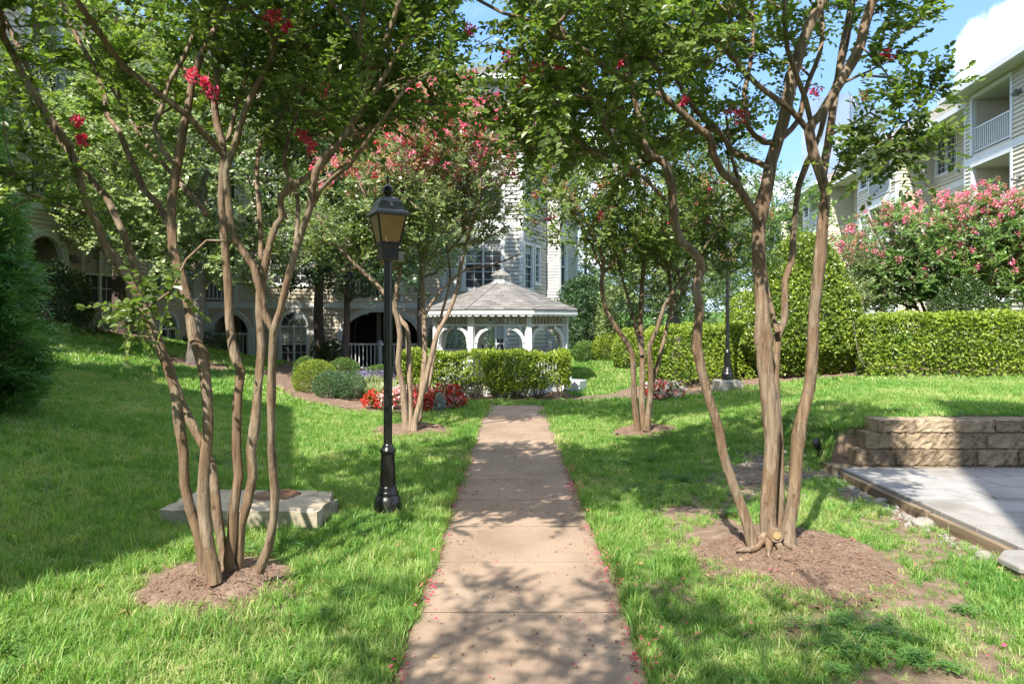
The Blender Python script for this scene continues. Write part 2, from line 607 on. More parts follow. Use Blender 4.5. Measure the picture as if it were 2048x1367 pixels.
    k2 = nd(t, 'ShaderNodeMath', operation='ADD'); t.links.new(k1.outputs[0], k2.inputs[0]); t.links.new(cv.outputs['Fac'], k2.inputs[1])
    k3 = nd(t, 'ShaderNodeMapRange', in_1=.38, in_2=.8); t.links.new(k2.outputs[0], k3.inputs[0])
    c = mixc(t, k3.outputs[0], soil, thatch)
    t.links.new(c, b.inputs['Base Color'])
    b.inputs['Roughness'].default_value = .95
    b.inputs['Specular IOR Level'].default_value = .1
    bump(t, b, f2, .8, .02)
    M['ground'] = m
    # grass blades: tint per tuft + broad world-space variation
    m, t, b = mat_base('grass_blades')
    oi = nd(t, 'ShaderNodeObjectInfo')
    ge = nd(t, 'ShaderNodeNewGeometry')
    f0 = noise(t, .8, 4, .6, vec=ge.outputs['Position']); f1 = noise(t, 5.5, 4, .6, vec=ge.outputs['Position'])
    fm = nd(t, 'ShaderNodeMath', operation='MULTIPLY_ADD', in_1=.45, in_2=-.225); t.links.new(f1, fm.inputs[0])
    fa = nd(t, 'ShaderNodeMath', operation='ADD'); t.links.new(f0, fa.inputs[0]); t.links.new(fm.outputs[0], fa.inputs[1]); f = fa.outputs[0]
    ad = nd(t, 'ShaderNodeMath', operation='MULTIPLY_ADD', in_1=.45); t.links.new(oi.outputs['Random'], ad.inputs[0]); t.links.new(f, ad.inputs[2])
    ti0 = nd(t, "ShaderNodeMath", operation="MULTIPLY_ADD", in_1=.35); t.links.new(tinted(t), ti0.inputs[0]); t.links.new(ad.outputs[0], ti0.inputs[2])
    ti = nd(t, "ShaderNodeMath", operation="MULTIPLY", in_1=.77); t.links.new(ti0.outputs[0], ti.inputs[0])
    c = ramp(t, ti.outputs[0], [(.27, (.052, .165, .034)), (.54, (.135, .285, .05)), (.76, (.255, .39, .095)), (.93, (.46, .45, .22))])
    t.links.new(c, b.inputs['Base Color'])
    b.inputs['Roughness'].default_value = .5
    b.inputs['Specular IOR Level'].default_value = .35
    tr = nd(t, 'ShaderNodeBsdfTranslucent')
    t.links.new(mixc(t, 1.0, c, (1.35, 1.5, .6), 'MULTIPLY'), tr.inputs[0])
    ms = nd(t, 'ShaderNodeMixShader', in_0=.42)
    t.links.new(b.outputs[0], ms.inputs[1]); t.links.new(tr.outputs[0], ms.inputs[2])
    t.links.new(ms.outputs[0], t.nodes['Material Output'].inputs[0])
    M['grass'] = m
    # crape myrtle bark: smooth; grey-tan and cinnamon patches where it peels, fine streaks, scars
    m, t, b = mat_base('crape_bark')
    f = noise(t, 5, 7, .62, stretch=(8, 8, .8)); fp = noise(t, 3.2, 6, .62, stretch=(2.6, 2.6, .8)); f3 = noise(t, 11, 5, .6, stretch=(1.6, 1.6, .8))
    c1 = ramp(t, f, [(.30, (.07, .042, .026)), (.45, (.145, .092, .055)), (.7, (.24, .168, .105))])
    c2 = ramp(t, f, [(.30, (.10, .072, .048)), (.5, (.20, .15, .102)), (.72, (.31, .245, .175))])
    pm = nd(t, 'ShaderNodeMapRange', in_1=.46, in_2=.56); t.links.new(fp, pm.inputs[0])
    c = mixc(t, pm.outputs[0], c1, c2)
    sc = nd(t, 'ShaderNodeMapRange', in_1=.63, in_2=.70, in_4=.8); t.links.new(f3, sc.inputs[0])
    c = mixc(t, sc.outputs[0], c, (.05, .034, .024))
    li = nd(t, 'ShaderNodeMapRange', in_1=.60, in_2=.72, in_4=.45); t.links.new(noise(t, 2.1, 5, .6), li.inputs[0])
    c = mixc(t, li.outputs[0], c, (.12, .125, .075))
    t.links.new(c, b.inputs['Base Color'])
    b.inputs['Roughness'].default_value = .72
    b.inputs['Specular IOR Level'].default_value = .25
    hb = nd(t, 'ShaderNodeMath', operation='MULTIPLY_ADD', in_1=.6); t.links.new(pm.outputs[0], hb.inputs[0]); t.links.new(f, hb.inputs[2])
    bump(t, b, hb.outputs[0], .8, .012)
    M['bark'] = m
    M['bark_pale'] = M_noise('pale_bark', (.13, .085, .055), (.38, .285, .205), 6, .75, .6, 9, .012, stretch=(6, 6, .8))
    M['bark_grey'] = M_noise('grey_bark', (.10, .085, .07), (.24, .21, .18), 9, .9, .9, 16, .03, stretch=(3, 3, .7))
    M['bark_dark'] = M_noise('dark_bark', (.05, .035, .03), (.13, .095, .08), 9, .9, .9, 16, .03, stretch=(3, 3, .7))
    M['cut'] = M_noise('cut_wood', (.24, .16, .07), (.36, .26, .12), 25, .9, .4)
    M['leaf_crape'] = M_leaf('crape_leaves', (.06, .105, .028), (.23, .31, .07), .5, .34, spec=.5)
    M['leaf_crape_far'] = M_leaf('crape_leaves_pale', (.085, .13, .042), (.26, .33, .12), .36, .36)
    M['leaf_bright'] = M_leaf('bright_crape_leaves', (.06, .125, .03), (.22, .34, .08), .38, .4)
    M['leaf_clover'] = M_leaf('clover_leaves', (.06, .17, .03), (.15, .29, .06), .4, .5)
    M['leaf_maple'] = M_leaf('maple_leaves', (.14, .20, .075), (.40, .47, .22), .40, .38)
    M['leaf_dark'] = M_leaf('dark_tree_leaves', (.035, .075, .034), (.10, .17, .065), .32, .36)
    M['leaf_hedge'] = M_leaf('hedge_leaves', (.085, .15, .02), (.38, .46, .055), .34, .42, spec=.5)
    M['leaf_holly'] = M_leaf('holly_leaves', (.035, .08, .016), (.32, .41, .05), .26, .34, spec=.6)
    M['leaf_shrub'] = M_leaf('shrub_leaves', (.02, .05, .014), (.09, .14, .03), .3, .35, spec=.6)
    M['leaf_box'] = M_leaf('boxwood_leaves', (.05, .11, .02), (.14, .23, .035), .3, .4)
    M['leaf_boxyellow'] = M_leaf('yellow_boxwood_leaves', (.09, .15, .014), (.28, .35, .03), .3, .4)
    M['leaf_boxblue'] = M_leaf('blue_boxwood_leaves', (.045, .105, .042), (.12, .20, .085), .3, .4)
    M['leaf_cypress'] = M_leaf('cypress_sprays', (.055, .15, .04), (.19, .33, .08), .36, .5)
    M['leaf_pale'] = M_leaf('variegated_leaves', (.42, .46, .36), (.68, .68, .58), .3, .5, tcol=(1, 1, .8))
    M['leaf_silver'] = M_leaf('silver_leaves', (.30, .34, .33), (.5, .53, .51), .2, .7, tcol=(1, 1, .9))
    M['leaf_liriope'] = M_leaf('striped_leaves', (.12, .19, .05), (.40, .42, .22), .35, .45)
    M['flower_red'] = M_leaf('crape_red_blossoms', (.58, .03, .11), (.84, .13, .24), .3, .7, tcol=(1.2, .8, .8), spec=.2)
    M['flower_pink'] = M_leaf('crape_pink_blossoms', (.70, .14, .26), (.88, .38, .48), .35, .7, tcol=(1.2, .8, .8), spec=.2)
    M['flower_coral'] = M_leaf('seed_head_blossoms', (.40, .13, .08), (.55, .30, .16), .3, .8, tcol=(1.1, .9, .8), spec=.2)
    M['begonia_red'] = M_leaf('begonia_red', (.48, .02, .015), (.72, .09, .05), .25, .6, tcol=(1.2, .8, .8))
    M['begonia_pink'] = M_leaf('begonia_pink', (.68, .22, .24), (.85, .55, .55), .25, .6, tcol=(1.1, .9, .9))
    M['begonia_white'] = M_leaf('begonia_white', (.70, .62, .55), (.88, .84, .80), .25, .6, tcol=(1, 1, .95))
    M['liriope_flower'] = M_leaf('liriope_spikes', (.16, .11, .27), (.32, .26, .46), .2, .7, tcol=(1, .9, 1.1))
    M['dry_leaf'] = M_leaf('dry_leaves', (.16, .09, .04), (.38, .27, .14), .2, .8, tcol=(1.1, 1, .8), spec=.2)
    M['petal'] = M_leaf('fallen_petals', (.45, .02, .09), (.70, .12, .2), .2, .7, tcol=(1.1, .8, .8), spec=.2)


make_materials()

# ------------------------------------------------------------------ terrain
MOUNDS = []          # (x, y, radius, height, kind)


def lerp(a, b, t):
    return a + (b - a) * t


def terrain0(x, y):
    x = np.asarray(x, float); y = np.asarray(y, float)
    # left: bank rising towards the building
    A = 1.62 - 0.29 * np.clip(y - 19.2, 0, 5.4) * sstep((x + 16) / 3)
    A = A * lerp(.8, 1, sstep((y + 2) / 9))
    u = np.clip((-x - 1.5) / 10.0, 0, 1.1)
    zl = A * u ** 1.6
    # right: terrace held by the block wall
    den = lerp(3.6, 6.4, sstep((y - 9) / 4))
    a = .64 * sstep((x - 1.35) / den)
    w = lerp(4.5, .14, sstep((x - 3.45) / .3))
    t = sstep((y - (7.73 - w * .162)) / w)
    zr = a * t
    # lawn beyond the cross path rises a little
    zb = .085 * np.clip(y - 15.6, 0, 7) * sstep((x + .5) / 2.5) * (1 - sstep((x - 3) / 5))
    far = .05 * np.clip(y - 20, 0, 40) * sstep((x - 4) / 6)
    return zl + zr + zb + far


def terrain(x, y):
    z = terrain0(x, y)
    for (mx, my, r, h, k) in MOUNDS:
        d = np.sqrt((np.asarray(x) - mx) ** 2 + (np.asarray(y) - my) ** 2) / r
        z = z + h * (1 - sstep(d))
    return z


def G(px, py, y0=2.5, y1=60):
    """where the view ray through a photo pixel meets the ground"""
    ys = np.arange(y0, y1, .02)
    xs = (px - CX) / FPX * ys; zs = EYE - (py - HY) / FPX * ys
    hit = np.nonzero(zs <= terrain(xs, ys))[0]
    i = hit[0] if len(hit) else len(ys) - 1
    return np.array([xs[i], ys[i], float(terrain(xs[i], ys[i]))])


def wob(x, y, s=1.0, seed=0):
    """cheap smooth 2-D noise in about -1..1"""
    q = np.random.default_rng(seed)
    out = 0
    for k in range(6):
        a, p, f = q.uniform(0, 6.28), q.uniform(0, 6.28), q.uniform(.6, 2.4) * s
        out = out + np.sin((x * math.cos(a) + y * math.sin(a)) * f + p) / 2.2
    return out / 1.6


T_LEFT = G(440, 1150); T_RIGHT = G(1540, 1092); T_LEFT2 = G(825, 860); T_RIGHT2 = G(1285, 862)
T_BEHIND = np.array([-1.95, -1.3, 0.0])
MOUNDS += [(T_LEFT[0] + .05, T_LEFT[1] - .12, .56, .10, 'm'), (T_RIGHT[0] + .1, T_RIGHT[1] - .2, .82, .10, 'm'),
           (T_LEFT2[0], T_LEFT2[1], .75, .09, 'm'), (T_RIGHT2[0], T_RIGHT2[1], .6, .08, 'm'), (T_BEHIND[0], T_BEHIND[1], .8, .1, 'm')]
T_LEFT = G(440, 1150); T_RIGHT = G(1540, 1092); T_LEFT2 = G(825, 860); T_RIGHT2 = G(1285, 862)
TREE_L1 = G(385, 728); TREE_L2 = G(243, 665); TREE_L3 = G(690, 752)
TREE_R1 = np.array([4.7, 19.6, float(terrain(4.7, 19.6))])

# planting bed round the gazebo (polygon in plan)
BED = np.array([G(560, 792)[:2], G(640, 812)[:2], G(730, 824)[:2], G(810, 826)[:2], G(880, 826)[:2], G(930, 806)[:2], (-.35, 14.55), (.95, 14.55), (1.45, 14.9),
                (1.5, 15.4), (1.3, 16.2), (1.0, 20.5), (-4.0, 24.2), (-7.5, 24.2), (-6.6, 19.6), (-6.2, 16.8)])
BED_R = np.array([(2.55, 14.1), (3.2, 13.85), (4.1, 13.95), (4.9, 13.95), (6.4, 13.6), (8, 12.75), (12, 12.6), (14, 13), (14, 16), (8, 16.4), (3.5, 16.6), (2.4, 15.9)])
HEDGE_L = [(-2.35, 15.15), (1.2, 15.15)]
BRANCH = np.array([(1.35, 14.62), (2.2, 14.72), (3.0, 14.95), (3.2, 15.5), (3.3, 16.6), (2.2, 15.72), (1.35, 15.6)])


def in_poly(x, y, poly):
    x = np.asarray(x, float); y = np.asarray(y, float)
    c = np.zeros(x.shape, bool)
    n = len(poly)
    for i in range(n):
        x1, y1 = poly[i]; x2, y2 = poly[(i + 1) % n]
        m = ((y1 > y) != (y2 > y)) & (x < (x2 - x1) * (y - y1) / (y2 - y1 + 1e-12) + x1)
        c ^= m
    return c


PATH_L, PATH_R, PATH_END = -.555, .655, 14.05


def grass_cover(x, y):
    """0 bare .. 1 lush"""
    c = np.ones_like(x)
    w = wob(x, y, 2.2, 3); w2 = wob(x, y, 6, 5)
    # thin, patchy turf in the right foreground
    k = sstep((x - .6) / .5) * (1 - sstep((y - 6.8) / 2.0))
    c = c - k * (.43 + .5 * w + .38 * w2)
    # worn strip between the wall and the right tree
    d = np.sqrt(((x - 3.05) / .85) ** 2 + ((y - 7.6) / 1.5) ** 2)
    c = c - 1.1 * (1 - sstep(d)) * (.75 + .5 * w2)
    k = (1 - sstep((y - 4.6) / 1.2)) * sstep((-x - .2) / .5) * (1 - sstep((-x - 2.2) / 1.2))
    c = c - k * (.12 + .38 * w2 + .2 * w)
    # mounds
    for (mx, my, r, h, kd) in MOUNDS:
        d = np.sqrt((x - mx) ** 2 + (y - my) ** 2) / r + .16 * w2
        c = c - 1.8 * (1 - sstep((d - .52) / .45))
    for b in (BED, BED_R, BRANCH):
        c = np.where(in_poly(x, y, b), -1, c)
    # trees on the bank stand in mulch
    for tp, r in ((TREE_L1, 1.0), (TREE_L2, 1.1), (TREE_L3, .9)):
        d = np.sqrt(((x - tp[0]) / r) ** 2 + ((y - tp[1]) / (r * .8)) ** 2) + .12 * w2
        c = c - 2 * (1 - sstep((d - .7) / .3))
    edge = .02 * w2
    c = np.where((x > PATH_L - .012 + edge) & (x < PATH_R + .012 + edge) & (y < PATH_END), -1, c)
    c = np.where((x > 3.5) & (y < 7.55) & (y > 4.75), -1, c)                       # patio
    c = np.where((x > 3.52) & (y > 7.45) & (y < 7.84), -1, c)                        # block wall
    c = np.where((x > -2.95) & (x < -1.52) & (y > 5.48) & (y < 6.3), -1, c)         # inlet slab
    c = np.where((x < -11.0 + .173 * (y - 24.5)) & (y > 15.4), -1, c)
    c = np.where((y > 24.2) & (x < .6), -1, c)
    return c


def build_ground():
    def axis(lo, hi, step, far):
        core = np.arange(lo, hi + 1e-6, step)
        a = [hi]; s = step
        while a[-1] < far:
            s *= 1.45; a.append(a[-1] + s)
        b = [lo]; s = step
        while b[-1] > -far:
            s *= 1.45; b.append(b[-1] - s)
        return np.concatenate([b[:0:-1], core, a[1:]])
    xs = axis(-13, 14, .13, 900); ys = axis(-5, 27, .13, 900)
    ys = np.unique(np.concatenate([ys, [7.66, 7.70, 7.74, 7.78]]))
    X, Y = np.meshgrid(xs, ys, indexing='ij')
    Z = terrain(X, Y)
    Z = Z + .012 * wob(X, Y, 5, 2) * (np.abs(Y) < 40)
    # keep the soil just under paving
    Z = np.where((X > PATH_L - .1) & (X < PATH_R + .1) & (Y < PATH_END + .3), Z - .04, Z)
    Z = np.where((X > 3.55) & (Y < 7.6), np.minimum(Z, -.04), Z)
    Z = np.where(in_poly(X, Y, BRANCH), Z - .04, Z)
    nx, ny = X.shape
    V = np.stack([X, Y, Z], -1).reshape(-1, 3)
    i = np.arange(nx - 1)[:, None] * ny; j = np.arange(ny - 1)[None]
    F = np.stack([i + j, i + ny + j, i + ny + j + 1, i + j + 1], -1).reshape(-1, 4)
    me = np_mesh('ground', V, [F], None, True)
    cov = np.clip(grass_cover(X, Y), 0, 1).reshape(-1) ** .8
    at = me.attributes.new('cover', 'FLOAT', 'POINT')
    at.data.foreach_set('value', cov.astype(np.float32))
    o = link('ground', me, M['ground'])
    tag(o, 'lawn soil rising in a bank to the left building and a terrace to the right', 'ground', kind='structure')


build_ground()


# ------------------------------------------------------------------ concrete walk, slab by slab
def build_path():
    root = empty('path', (0, 0, 0), 'straight brown concrete walk leading to the gazebo', 'path')
    root['kind'] = 'structure'
    joints = [1.4]
    y = 4.013 - .842 * 3
    joints = []
    while y < PATH_END - .3:
        joints.append(y); y += .842
    joints.append(PATH_END)
    first = None
    for a, b in zip(joints[:-1], joints[1:]):
        mb = MB()
        g = .004
        n = 8
        # slightly uneven edges, chamfered joints
        ysn = np.concatenate([[a + g], np.linspace(a + g + .008, b - g - .008, n - 2), [b - g]])
        L = PATH_L + .006 * wob(ysn * 0, ysn, 9, 11); Rr = PATH_R + .006 * wob(ysn * 0, ysn, 9, 12)
        dz = rng.normal(0, .0012)
        ch = .002
        rows = []
        for k, yy in enumerate(ysn):
            zz = dz - (ch if k in (0, n - 1) else 0)
            rows.append([(L[k] - .012, yy, -.08), (L[k] - .004, yy, zz - .008), (L[k] + .01, yy, zz), (.05, yy, zz + .001), (Rr[k] - .01, yy, zz), (Rr[k] + .004, yy, zz - .008), (Rr[k] + .012, yy, -.08)])
        V = np.array(rows).reshape(-1, 3)
        # extra row right inside each end for the chamfer
        i = np.arange(n - 1)[:, None] * 7; j = np.arange(6)[None]
        F = np.stack([i + j, i + j + 1, i + 7 + j + 1, i + 7 + j], -1).reshape(-1, 4)
        mb.add(V, F[:, ::1], rng.uniform(.2, .8))
        e0 = np.array(rows[0]).reshape(-1, 3); e1 = np.array(rows[-1]).reshape(-1, 3)
        for e, fl in ((e0, 1), (e1, 0)):
            mb.add(e, [list(range(7)) if fl else list(range(7))[::-1]], .3)
        mb.build('slab', M['walk'], root)
        if b < PATH_END - .1:
            jm = MB(); jm.box(((PATH_L + PATH_R) / 2, b, -.045), (PATH_R - PATH_L - .01, .0078, .085)); jm.build('joint', M['joint'], root)
    # cross path that bends round the gazebo
    mb = MB()
    def strip(poly, z=.004):
        zz = terrain(poly[:, 0], poly[:, 1]) + z
        mb.extrude(np.column_stack([poly, zz]), (0, 0, -.06))
    strip(np.array([(PATH_L - .25, PATH_END + .005), (PATH_R + .2, PATH_END + .005), (1.35, PATH_END + .42), (1.35, PATH_END + .56), (PATH_L - .1, PATH_END + .5)]))
    strip(BRANCH)
    mb.build('cross_slab', M['walk'], root)


build_path()


# ------------------------------------------------------------------ mulch sheets draped on the soil
def draped(name, inside, x0, x1, y0, y1, step, lift, mat, label, cat='mulch bed', rough=.012):
    xs = np.arange(x0, x1, step); ys = np.arange(y0, y1, step)
    X, Y = np.meshgrid(xs, ys, indexing='ij')
    ok = inside(X, Y)
    Z = terrain(X, Y) + lift + rough * np.random.default_rng(3).normal(0, 1, X.shape)
    nx, ny = X.shape
    i = np.arange(nx - 1)[:, None] * ny; j = np.arange(ny - 1)[None]
    F = np.stack([i + j, i + ny + j, i + ny + j + 1, i + j + 1], -1).reshape(-1, 4)
    okf = ok.reshape(-1)[F].all(1)
    F = F[okf]
    used = np.unique(F)
    mp = np.full(nx * ny, -1); mp[used] = np.arange(len(used))
    V = np.stack([X, Y, Z], -1).reshape(-1, 3)[used]
    o = link(name, np_mesh(name, V, [mp[F]], None, True), mat)
    tag(o, label, cat, kind='structure')
    return o


def disc(cx, cy, r, seed, ry=None):
    def f(X, Y):
        d = np.sqrt(((X - cx) / r) ** 2 + ((Y - cy) / (ry or r)) ** 2)
        return d + .13 * wob(X, Y, 4.5, seed) < 1
    return f


MULCH = [(disc(T_LEFT[0] + .05, T_LEFT[1] - .16, .47, 1), T_LEFT, .9, 'mulch mound at the foot of the left front crape myrtle'),
         (disc(T_RIGHT[0] + .1, T_RIGHT[1] - .2, .68, 2), T_RIGHT, 1.1, 'mulch mound at the foot of the right front crape myrtle'),
         (disc(T_LEFT2[0], T_LEFT2[1], .62, 3, .75), T_LEFT2, 1.0, 'mulch ring under the pink crape myrtle beside the lamp post'),
         (disc(T_RIGHT2[0], T_RIGHT2[1], .42, 4, .6), T_RIGHT2, .9, 'mulch ring under the crape myrtle right of the walk'),
         (disc(T_BEHIND[0], T_BEHIND[1], .7, 4), T_BEHIND, 1.0, 'mulch ring under the tree behind the viewpoint'),
         (disc(TREE_L1[0], TREE_L1[1], .85, 5), TREE_L1, 1.1, 'mulch ring under the grey trunk on the bank'),
         (disc(TREE_L2[0], TREE_L2[1], .95, 6), TREE_L2, 1.2, 'mulch ring under the dark trunk by the left window')]
for f, tp, r, lab in MULCH:
    draped('mulch_bed', f, tp[0] - r, tp[0] + r, tp[1] - r, tp[1] + r, .03 if tp[1] < 8 else .06, .012, M['mulch'], lab)
draped('mulch_bed', lambda X, Y: in_poly(X, Y, BED), -8, 1.7, 12.2, 24.4, .09, .012, M['mulch'], 'mulched planting bed with flowers in front of the gazebo')
draped('mulch_bed', lambda X, Y: in_poly(X, Y, BED_R), 2.3, 14.1, 12.4, 16.8, .1, .012, M['mulch'], 'mulched strip under the right hedges')


# ------------------------------------------------------------------ scattering (geometry nodes) for grass, chips, petals
def scatter(name, pts, rots, scales, idx, objs, label, cat, kind='stuff'):
    me = bpy.data.meshes.new(name)
    n = len(pts)
    me.vertices.add(n)
    me.vertices.foreach_set('co', np.ascontiguousarray(pts, np.float32).ravel())
    a = me.attributes.new('rot', 'FLOAT_VECTOR', 'POINT'); a.data.foreach_set('vector', np.ascontiguousarray(rots, np.float32).ravel())
    a = me.attributes.new('scl', 'FLOAT_VECTOR', 'POINT'); a.data.foreach_set('vector', np.ascontiguousarray(scales, np.float32).ravel())
    a = me.attributes.new('idx', 'INT', 'POINT'); a.data.foreach_set('value', np.ascontiguousarray(idx, np.int32))
    o = bpy.data.objects.new(name, me)
    COL.objects.link(o)
    tag(o, label, cat, kind=kind)
    src = bpy.data.collections.new(name + '_pieces')
    for s in objs:
        src.objects.link(s)
    ng = bpy.data.node_groups.new(name, 'GeometryNodeTree')
    ng.interface.new_socket('Geometry', in_out='INPUT', socket_type='NodeSocketGeometry')
    ng.interface.new_socket('Geometry', in_out='OUTPUT', socket_type='NodeSocketGeometry')
    gi = ng.nodes.new('NodeGroupInput'); go = ng.nodes.new('NodeGroupOutput')
    ci = ng.nodes.new('GeometryNodeCollectionInfo')
    ci.inputs['Collection'].default_value = src
    ci.inputs['Separate Children'].default_value = True
    ci.inputs['Reset Children'].default_value = True
    ip = ng.nodes.new('GeometryNodeInstanceOnPoints')
    ip.inputs['Pick Instance'].default_value = True

    def attr(nm, ty):
        q = ng.nodes.new('GeometryNodeInputNamedAttribute'); q.data_type = ty
        q.inputs['Name'].default_value = nm
        return q.outputs['Attribute']
    e2r = ng.nodes.new('FunctionNodeEulerToRotation')
    L = ng.links.new
    L(gi.outputs[0], ip.inputs['Points']); L(ci.outputs[0], ip.inputs['Instance'])
    L(attr('idx', 'INT'), ip.inputs['Instance Index'])
    L(attr('rot', 'FLOAT_VECTOR'), e2r.inputs[0]); L(e2r.outputs[0], ip.inputs['Rotation'])
    L(attr('scl', 'FLOAT_VECTOR'), ip.inputs['Scale'])
    L(ip.outputs[0], go.inputs[0])
    md = o.modifiers.new('scatter', 'NODES'); md.node_group = ng
    return o


def tuft(seed, n, spread, h, w, lean):
    """a tuft of curved grass blades; each blade two segments"""
    q = np.random.default_rng(seed)
    ang = q.uniform(0, 6.28, n); rad = spread * np.sqrt(q.uniform(0, 1, n))
    b = np.stack([rad * np.cos(ang), rad * np.sin(ang), np.full(n, -.012)], 1)
    th = q.uniform(0, 6.28, n); ln = lean * q.uniform(.25, 1.25, n); hh = h * q.uniform(.5, 1.2, n)
    d = np.stack([np.cos(th), np.sin(th), np.zeros(n)], 1)
    s = np.stack([-np.sin(th), np.cos(th), np.zeros(n)], 1) * (w * q.uniform(.7, 1.3, n))[:, None]
    tw = q.normal(0, .35, n)
    s = s * np.cos(tw)[:, None] + d * (np.sin(tw) * w)[:, None]
    up = np.array((0, 0, 1.))
    p1 = b + up * (hh * .55)[:, None] + d * (hh * ln * .35)[:, None]
    p2 = b + up * (hh * .95 * np.clip(1.15 - ln * .55, .35, 1))[:, None] + d * (hh * ln * 1.0)[:, None]
    V = np.stack([b - s, b + s, p1 + s * .75, p1 - s * .75, p2], 1).reshape(-1, 3)
    i = np.arange(n)[:, None] * 5
    Fq = i + np.array([[0, 1, 2, 3]]); Ft = i + np.array([[3, 2, 4]])
    t = q.uniform(0, 1, n)
    me = np_mesh('grass_tuft', V, [Ft, Fq], np.concatenate([t, t]), True)
    me.materials.append(M['grass'])
    return bpy.data.objects.new('grass_tuft', me)


def clover(seed):
    q = np.random.default_rng(seed)
    V = []; F = []
    for k in range(16):
        a = q.uniform(0, 6.28); r = .05 * math.sqrt(q.uniform(0, 1)); z = q.uniform(.022, .045)
        c = np.array((r * math.cos(a), r * math.sin(a), z)); t0 = q.uniform(0, 6.28)
        for j in range(3):
            t = t0 + j * 2.094; d = np.array((math.cos(t), math.sin(t), q.uniform(-.2, .3))); s_ = np.array((-math.sin(t), math.cos(t), 0))
            L = .011 * q.uniform(.8, 1.2); i = len(V)
            V += [c, c + d * L * .6 - s_ * L * .5, c + d * L, c + d * L * .6 + s_ * L * .5]; F.append([i, i + 1, i + 2, i + 3])
    me = np_mesh('lawn_clover', np.array(V), [np.array(F)], q.uniform(0, 1, len(F)))
    me.materials.append(M['leaf_clover'])
    return bpy.data.objects.new('lawn_clover', me)


def build_grass():
    near = [tuft(k, 24, .045, .085, .0027, .75) for k in range(5)] + [tuft(20 + k, 15, .03, .13, .0029, .8) for k in range(3)]
    mid = [tuft(40 + k, 26, .09, .085, .0042, .7) for k in range(4)]
    far = [tuft(60 + k, 30, .2, .09, .009, .7) for k in range(3)]
    clo = [clover(k) for k in range(3)]
    q = np.random.default_rng(11)
    pts = []; idx = []; scl = []

    def fill(x0, x1, y0, y1, dens, ids, keep, smin, smax):
        n = int((x1 - x0) * (y1 - y0) * dens)
        x = q.uniform(x0, x1, n); y = q.uniform(y0, y1, n)
        k = keep(x, y)
        x, y = x[k], y[k]
        c = grass_cover(x, y)
        patch = wob(x, y, 7, 21)
        k = q.uniform(0, 1, len(x)) < np.clip(c * (1.05 + .25 * patch), 0, 1)
        x, y, c, patch = x[k], y[k], c[k], patch[k]
        pts.append(np.stack([x, y, terrain(x, y)], 1))
        idx.append(q.choice(ids, len(x)))
        s = q.uniform(smin, smax, len(x)) * (1 + .28 * patch) * (.6 + .4 * np.clip(c, 0, 1))
        # turf runs longer along the walk and round obstacles
        e = np.minimum(np.abs(x - PATH_L), np.abs(x - PATH_R))
        s = s * (1 + .35 * np.exp(-(e / .18) ** 2)) * (1 + .28 * sstep((-x - .3) / 1.0) * (y < 9))
        scl.append(s)
    view = lambda x, y: (np.abs(x) < .80 * y + .7)
    fill(-6.2, 6.2, 2.2, 7.2, 780, range(0, 8), lambda x, y: view(x, y), .5, .95)
    fill(-9.5, 9.5, 7.2, 12.5, 260, range(8, 12), lambda x, y: view(x, y), .65, 1.05)
    fill(-14, 14, 12.5, 24, 85, range(12, 15), lambda x, y: view(x, y), .7, 1.1)
    fill(-6, 6, -4, 2.2, 60, range(8, 12), lambda x, y: np.abs(x) < 99, .6, 1)
    n = 26000
    x = q.uniform(-5, 5, n); y = 2.4 + 6 * q.uniform(0, 1, n)
    k = (wob(x, y, 3.4, 41) + .5 * wob(x, y, 11, 42) > .78) & view(x, y)
    x, y = x[k], y[k]; c = grass_cover(x, y); k = c > .25; x, y = x[k], y[k]
    pts.append(np.stack([x, y, terrain(x, y) + .01], 1)); idx.append(q.integers(15, 18, len(x))); scl.append(q.uniform(.7, 1.3, len(x)))
    p = np.concatenate(pts); s = np.concatenate(scl); ix = np.concatenate(idx)
    n = len(p)
    rot = np.stack([q.normal(0, .14, n), q.normal(0, .14, n), q.uniform(0, 6.28, n)], 1)
    sc = np.stack([s ** .5, s ** .5, s], 1)
    scatter('grass', p, rot, sc, ix, near + mid + far + clo, 'bright green mown lawn grass on both sides of the walk', 'grass')


build_grass()


def chip(seed, a, b, c, mat, nm):
    q = np.random.default_rng(seed)
    mb = MB()
    pts = np.array([(-a, -b, 0), (a, -b * .6, 0), (a * .9, b, 0), (-a * .8, b * .8, 0)]) + q.normal(0, a * .1, (4, 3)) * (1, 1, .3)
    mb.hexa(np.concatenate([pts, pts * .85 + (0, 0, c)]), q.uniform(0, 1))
    me = mb.mesh(nm); me.materials.append(mat)
    return bpy.data.objects.new(nm, me)


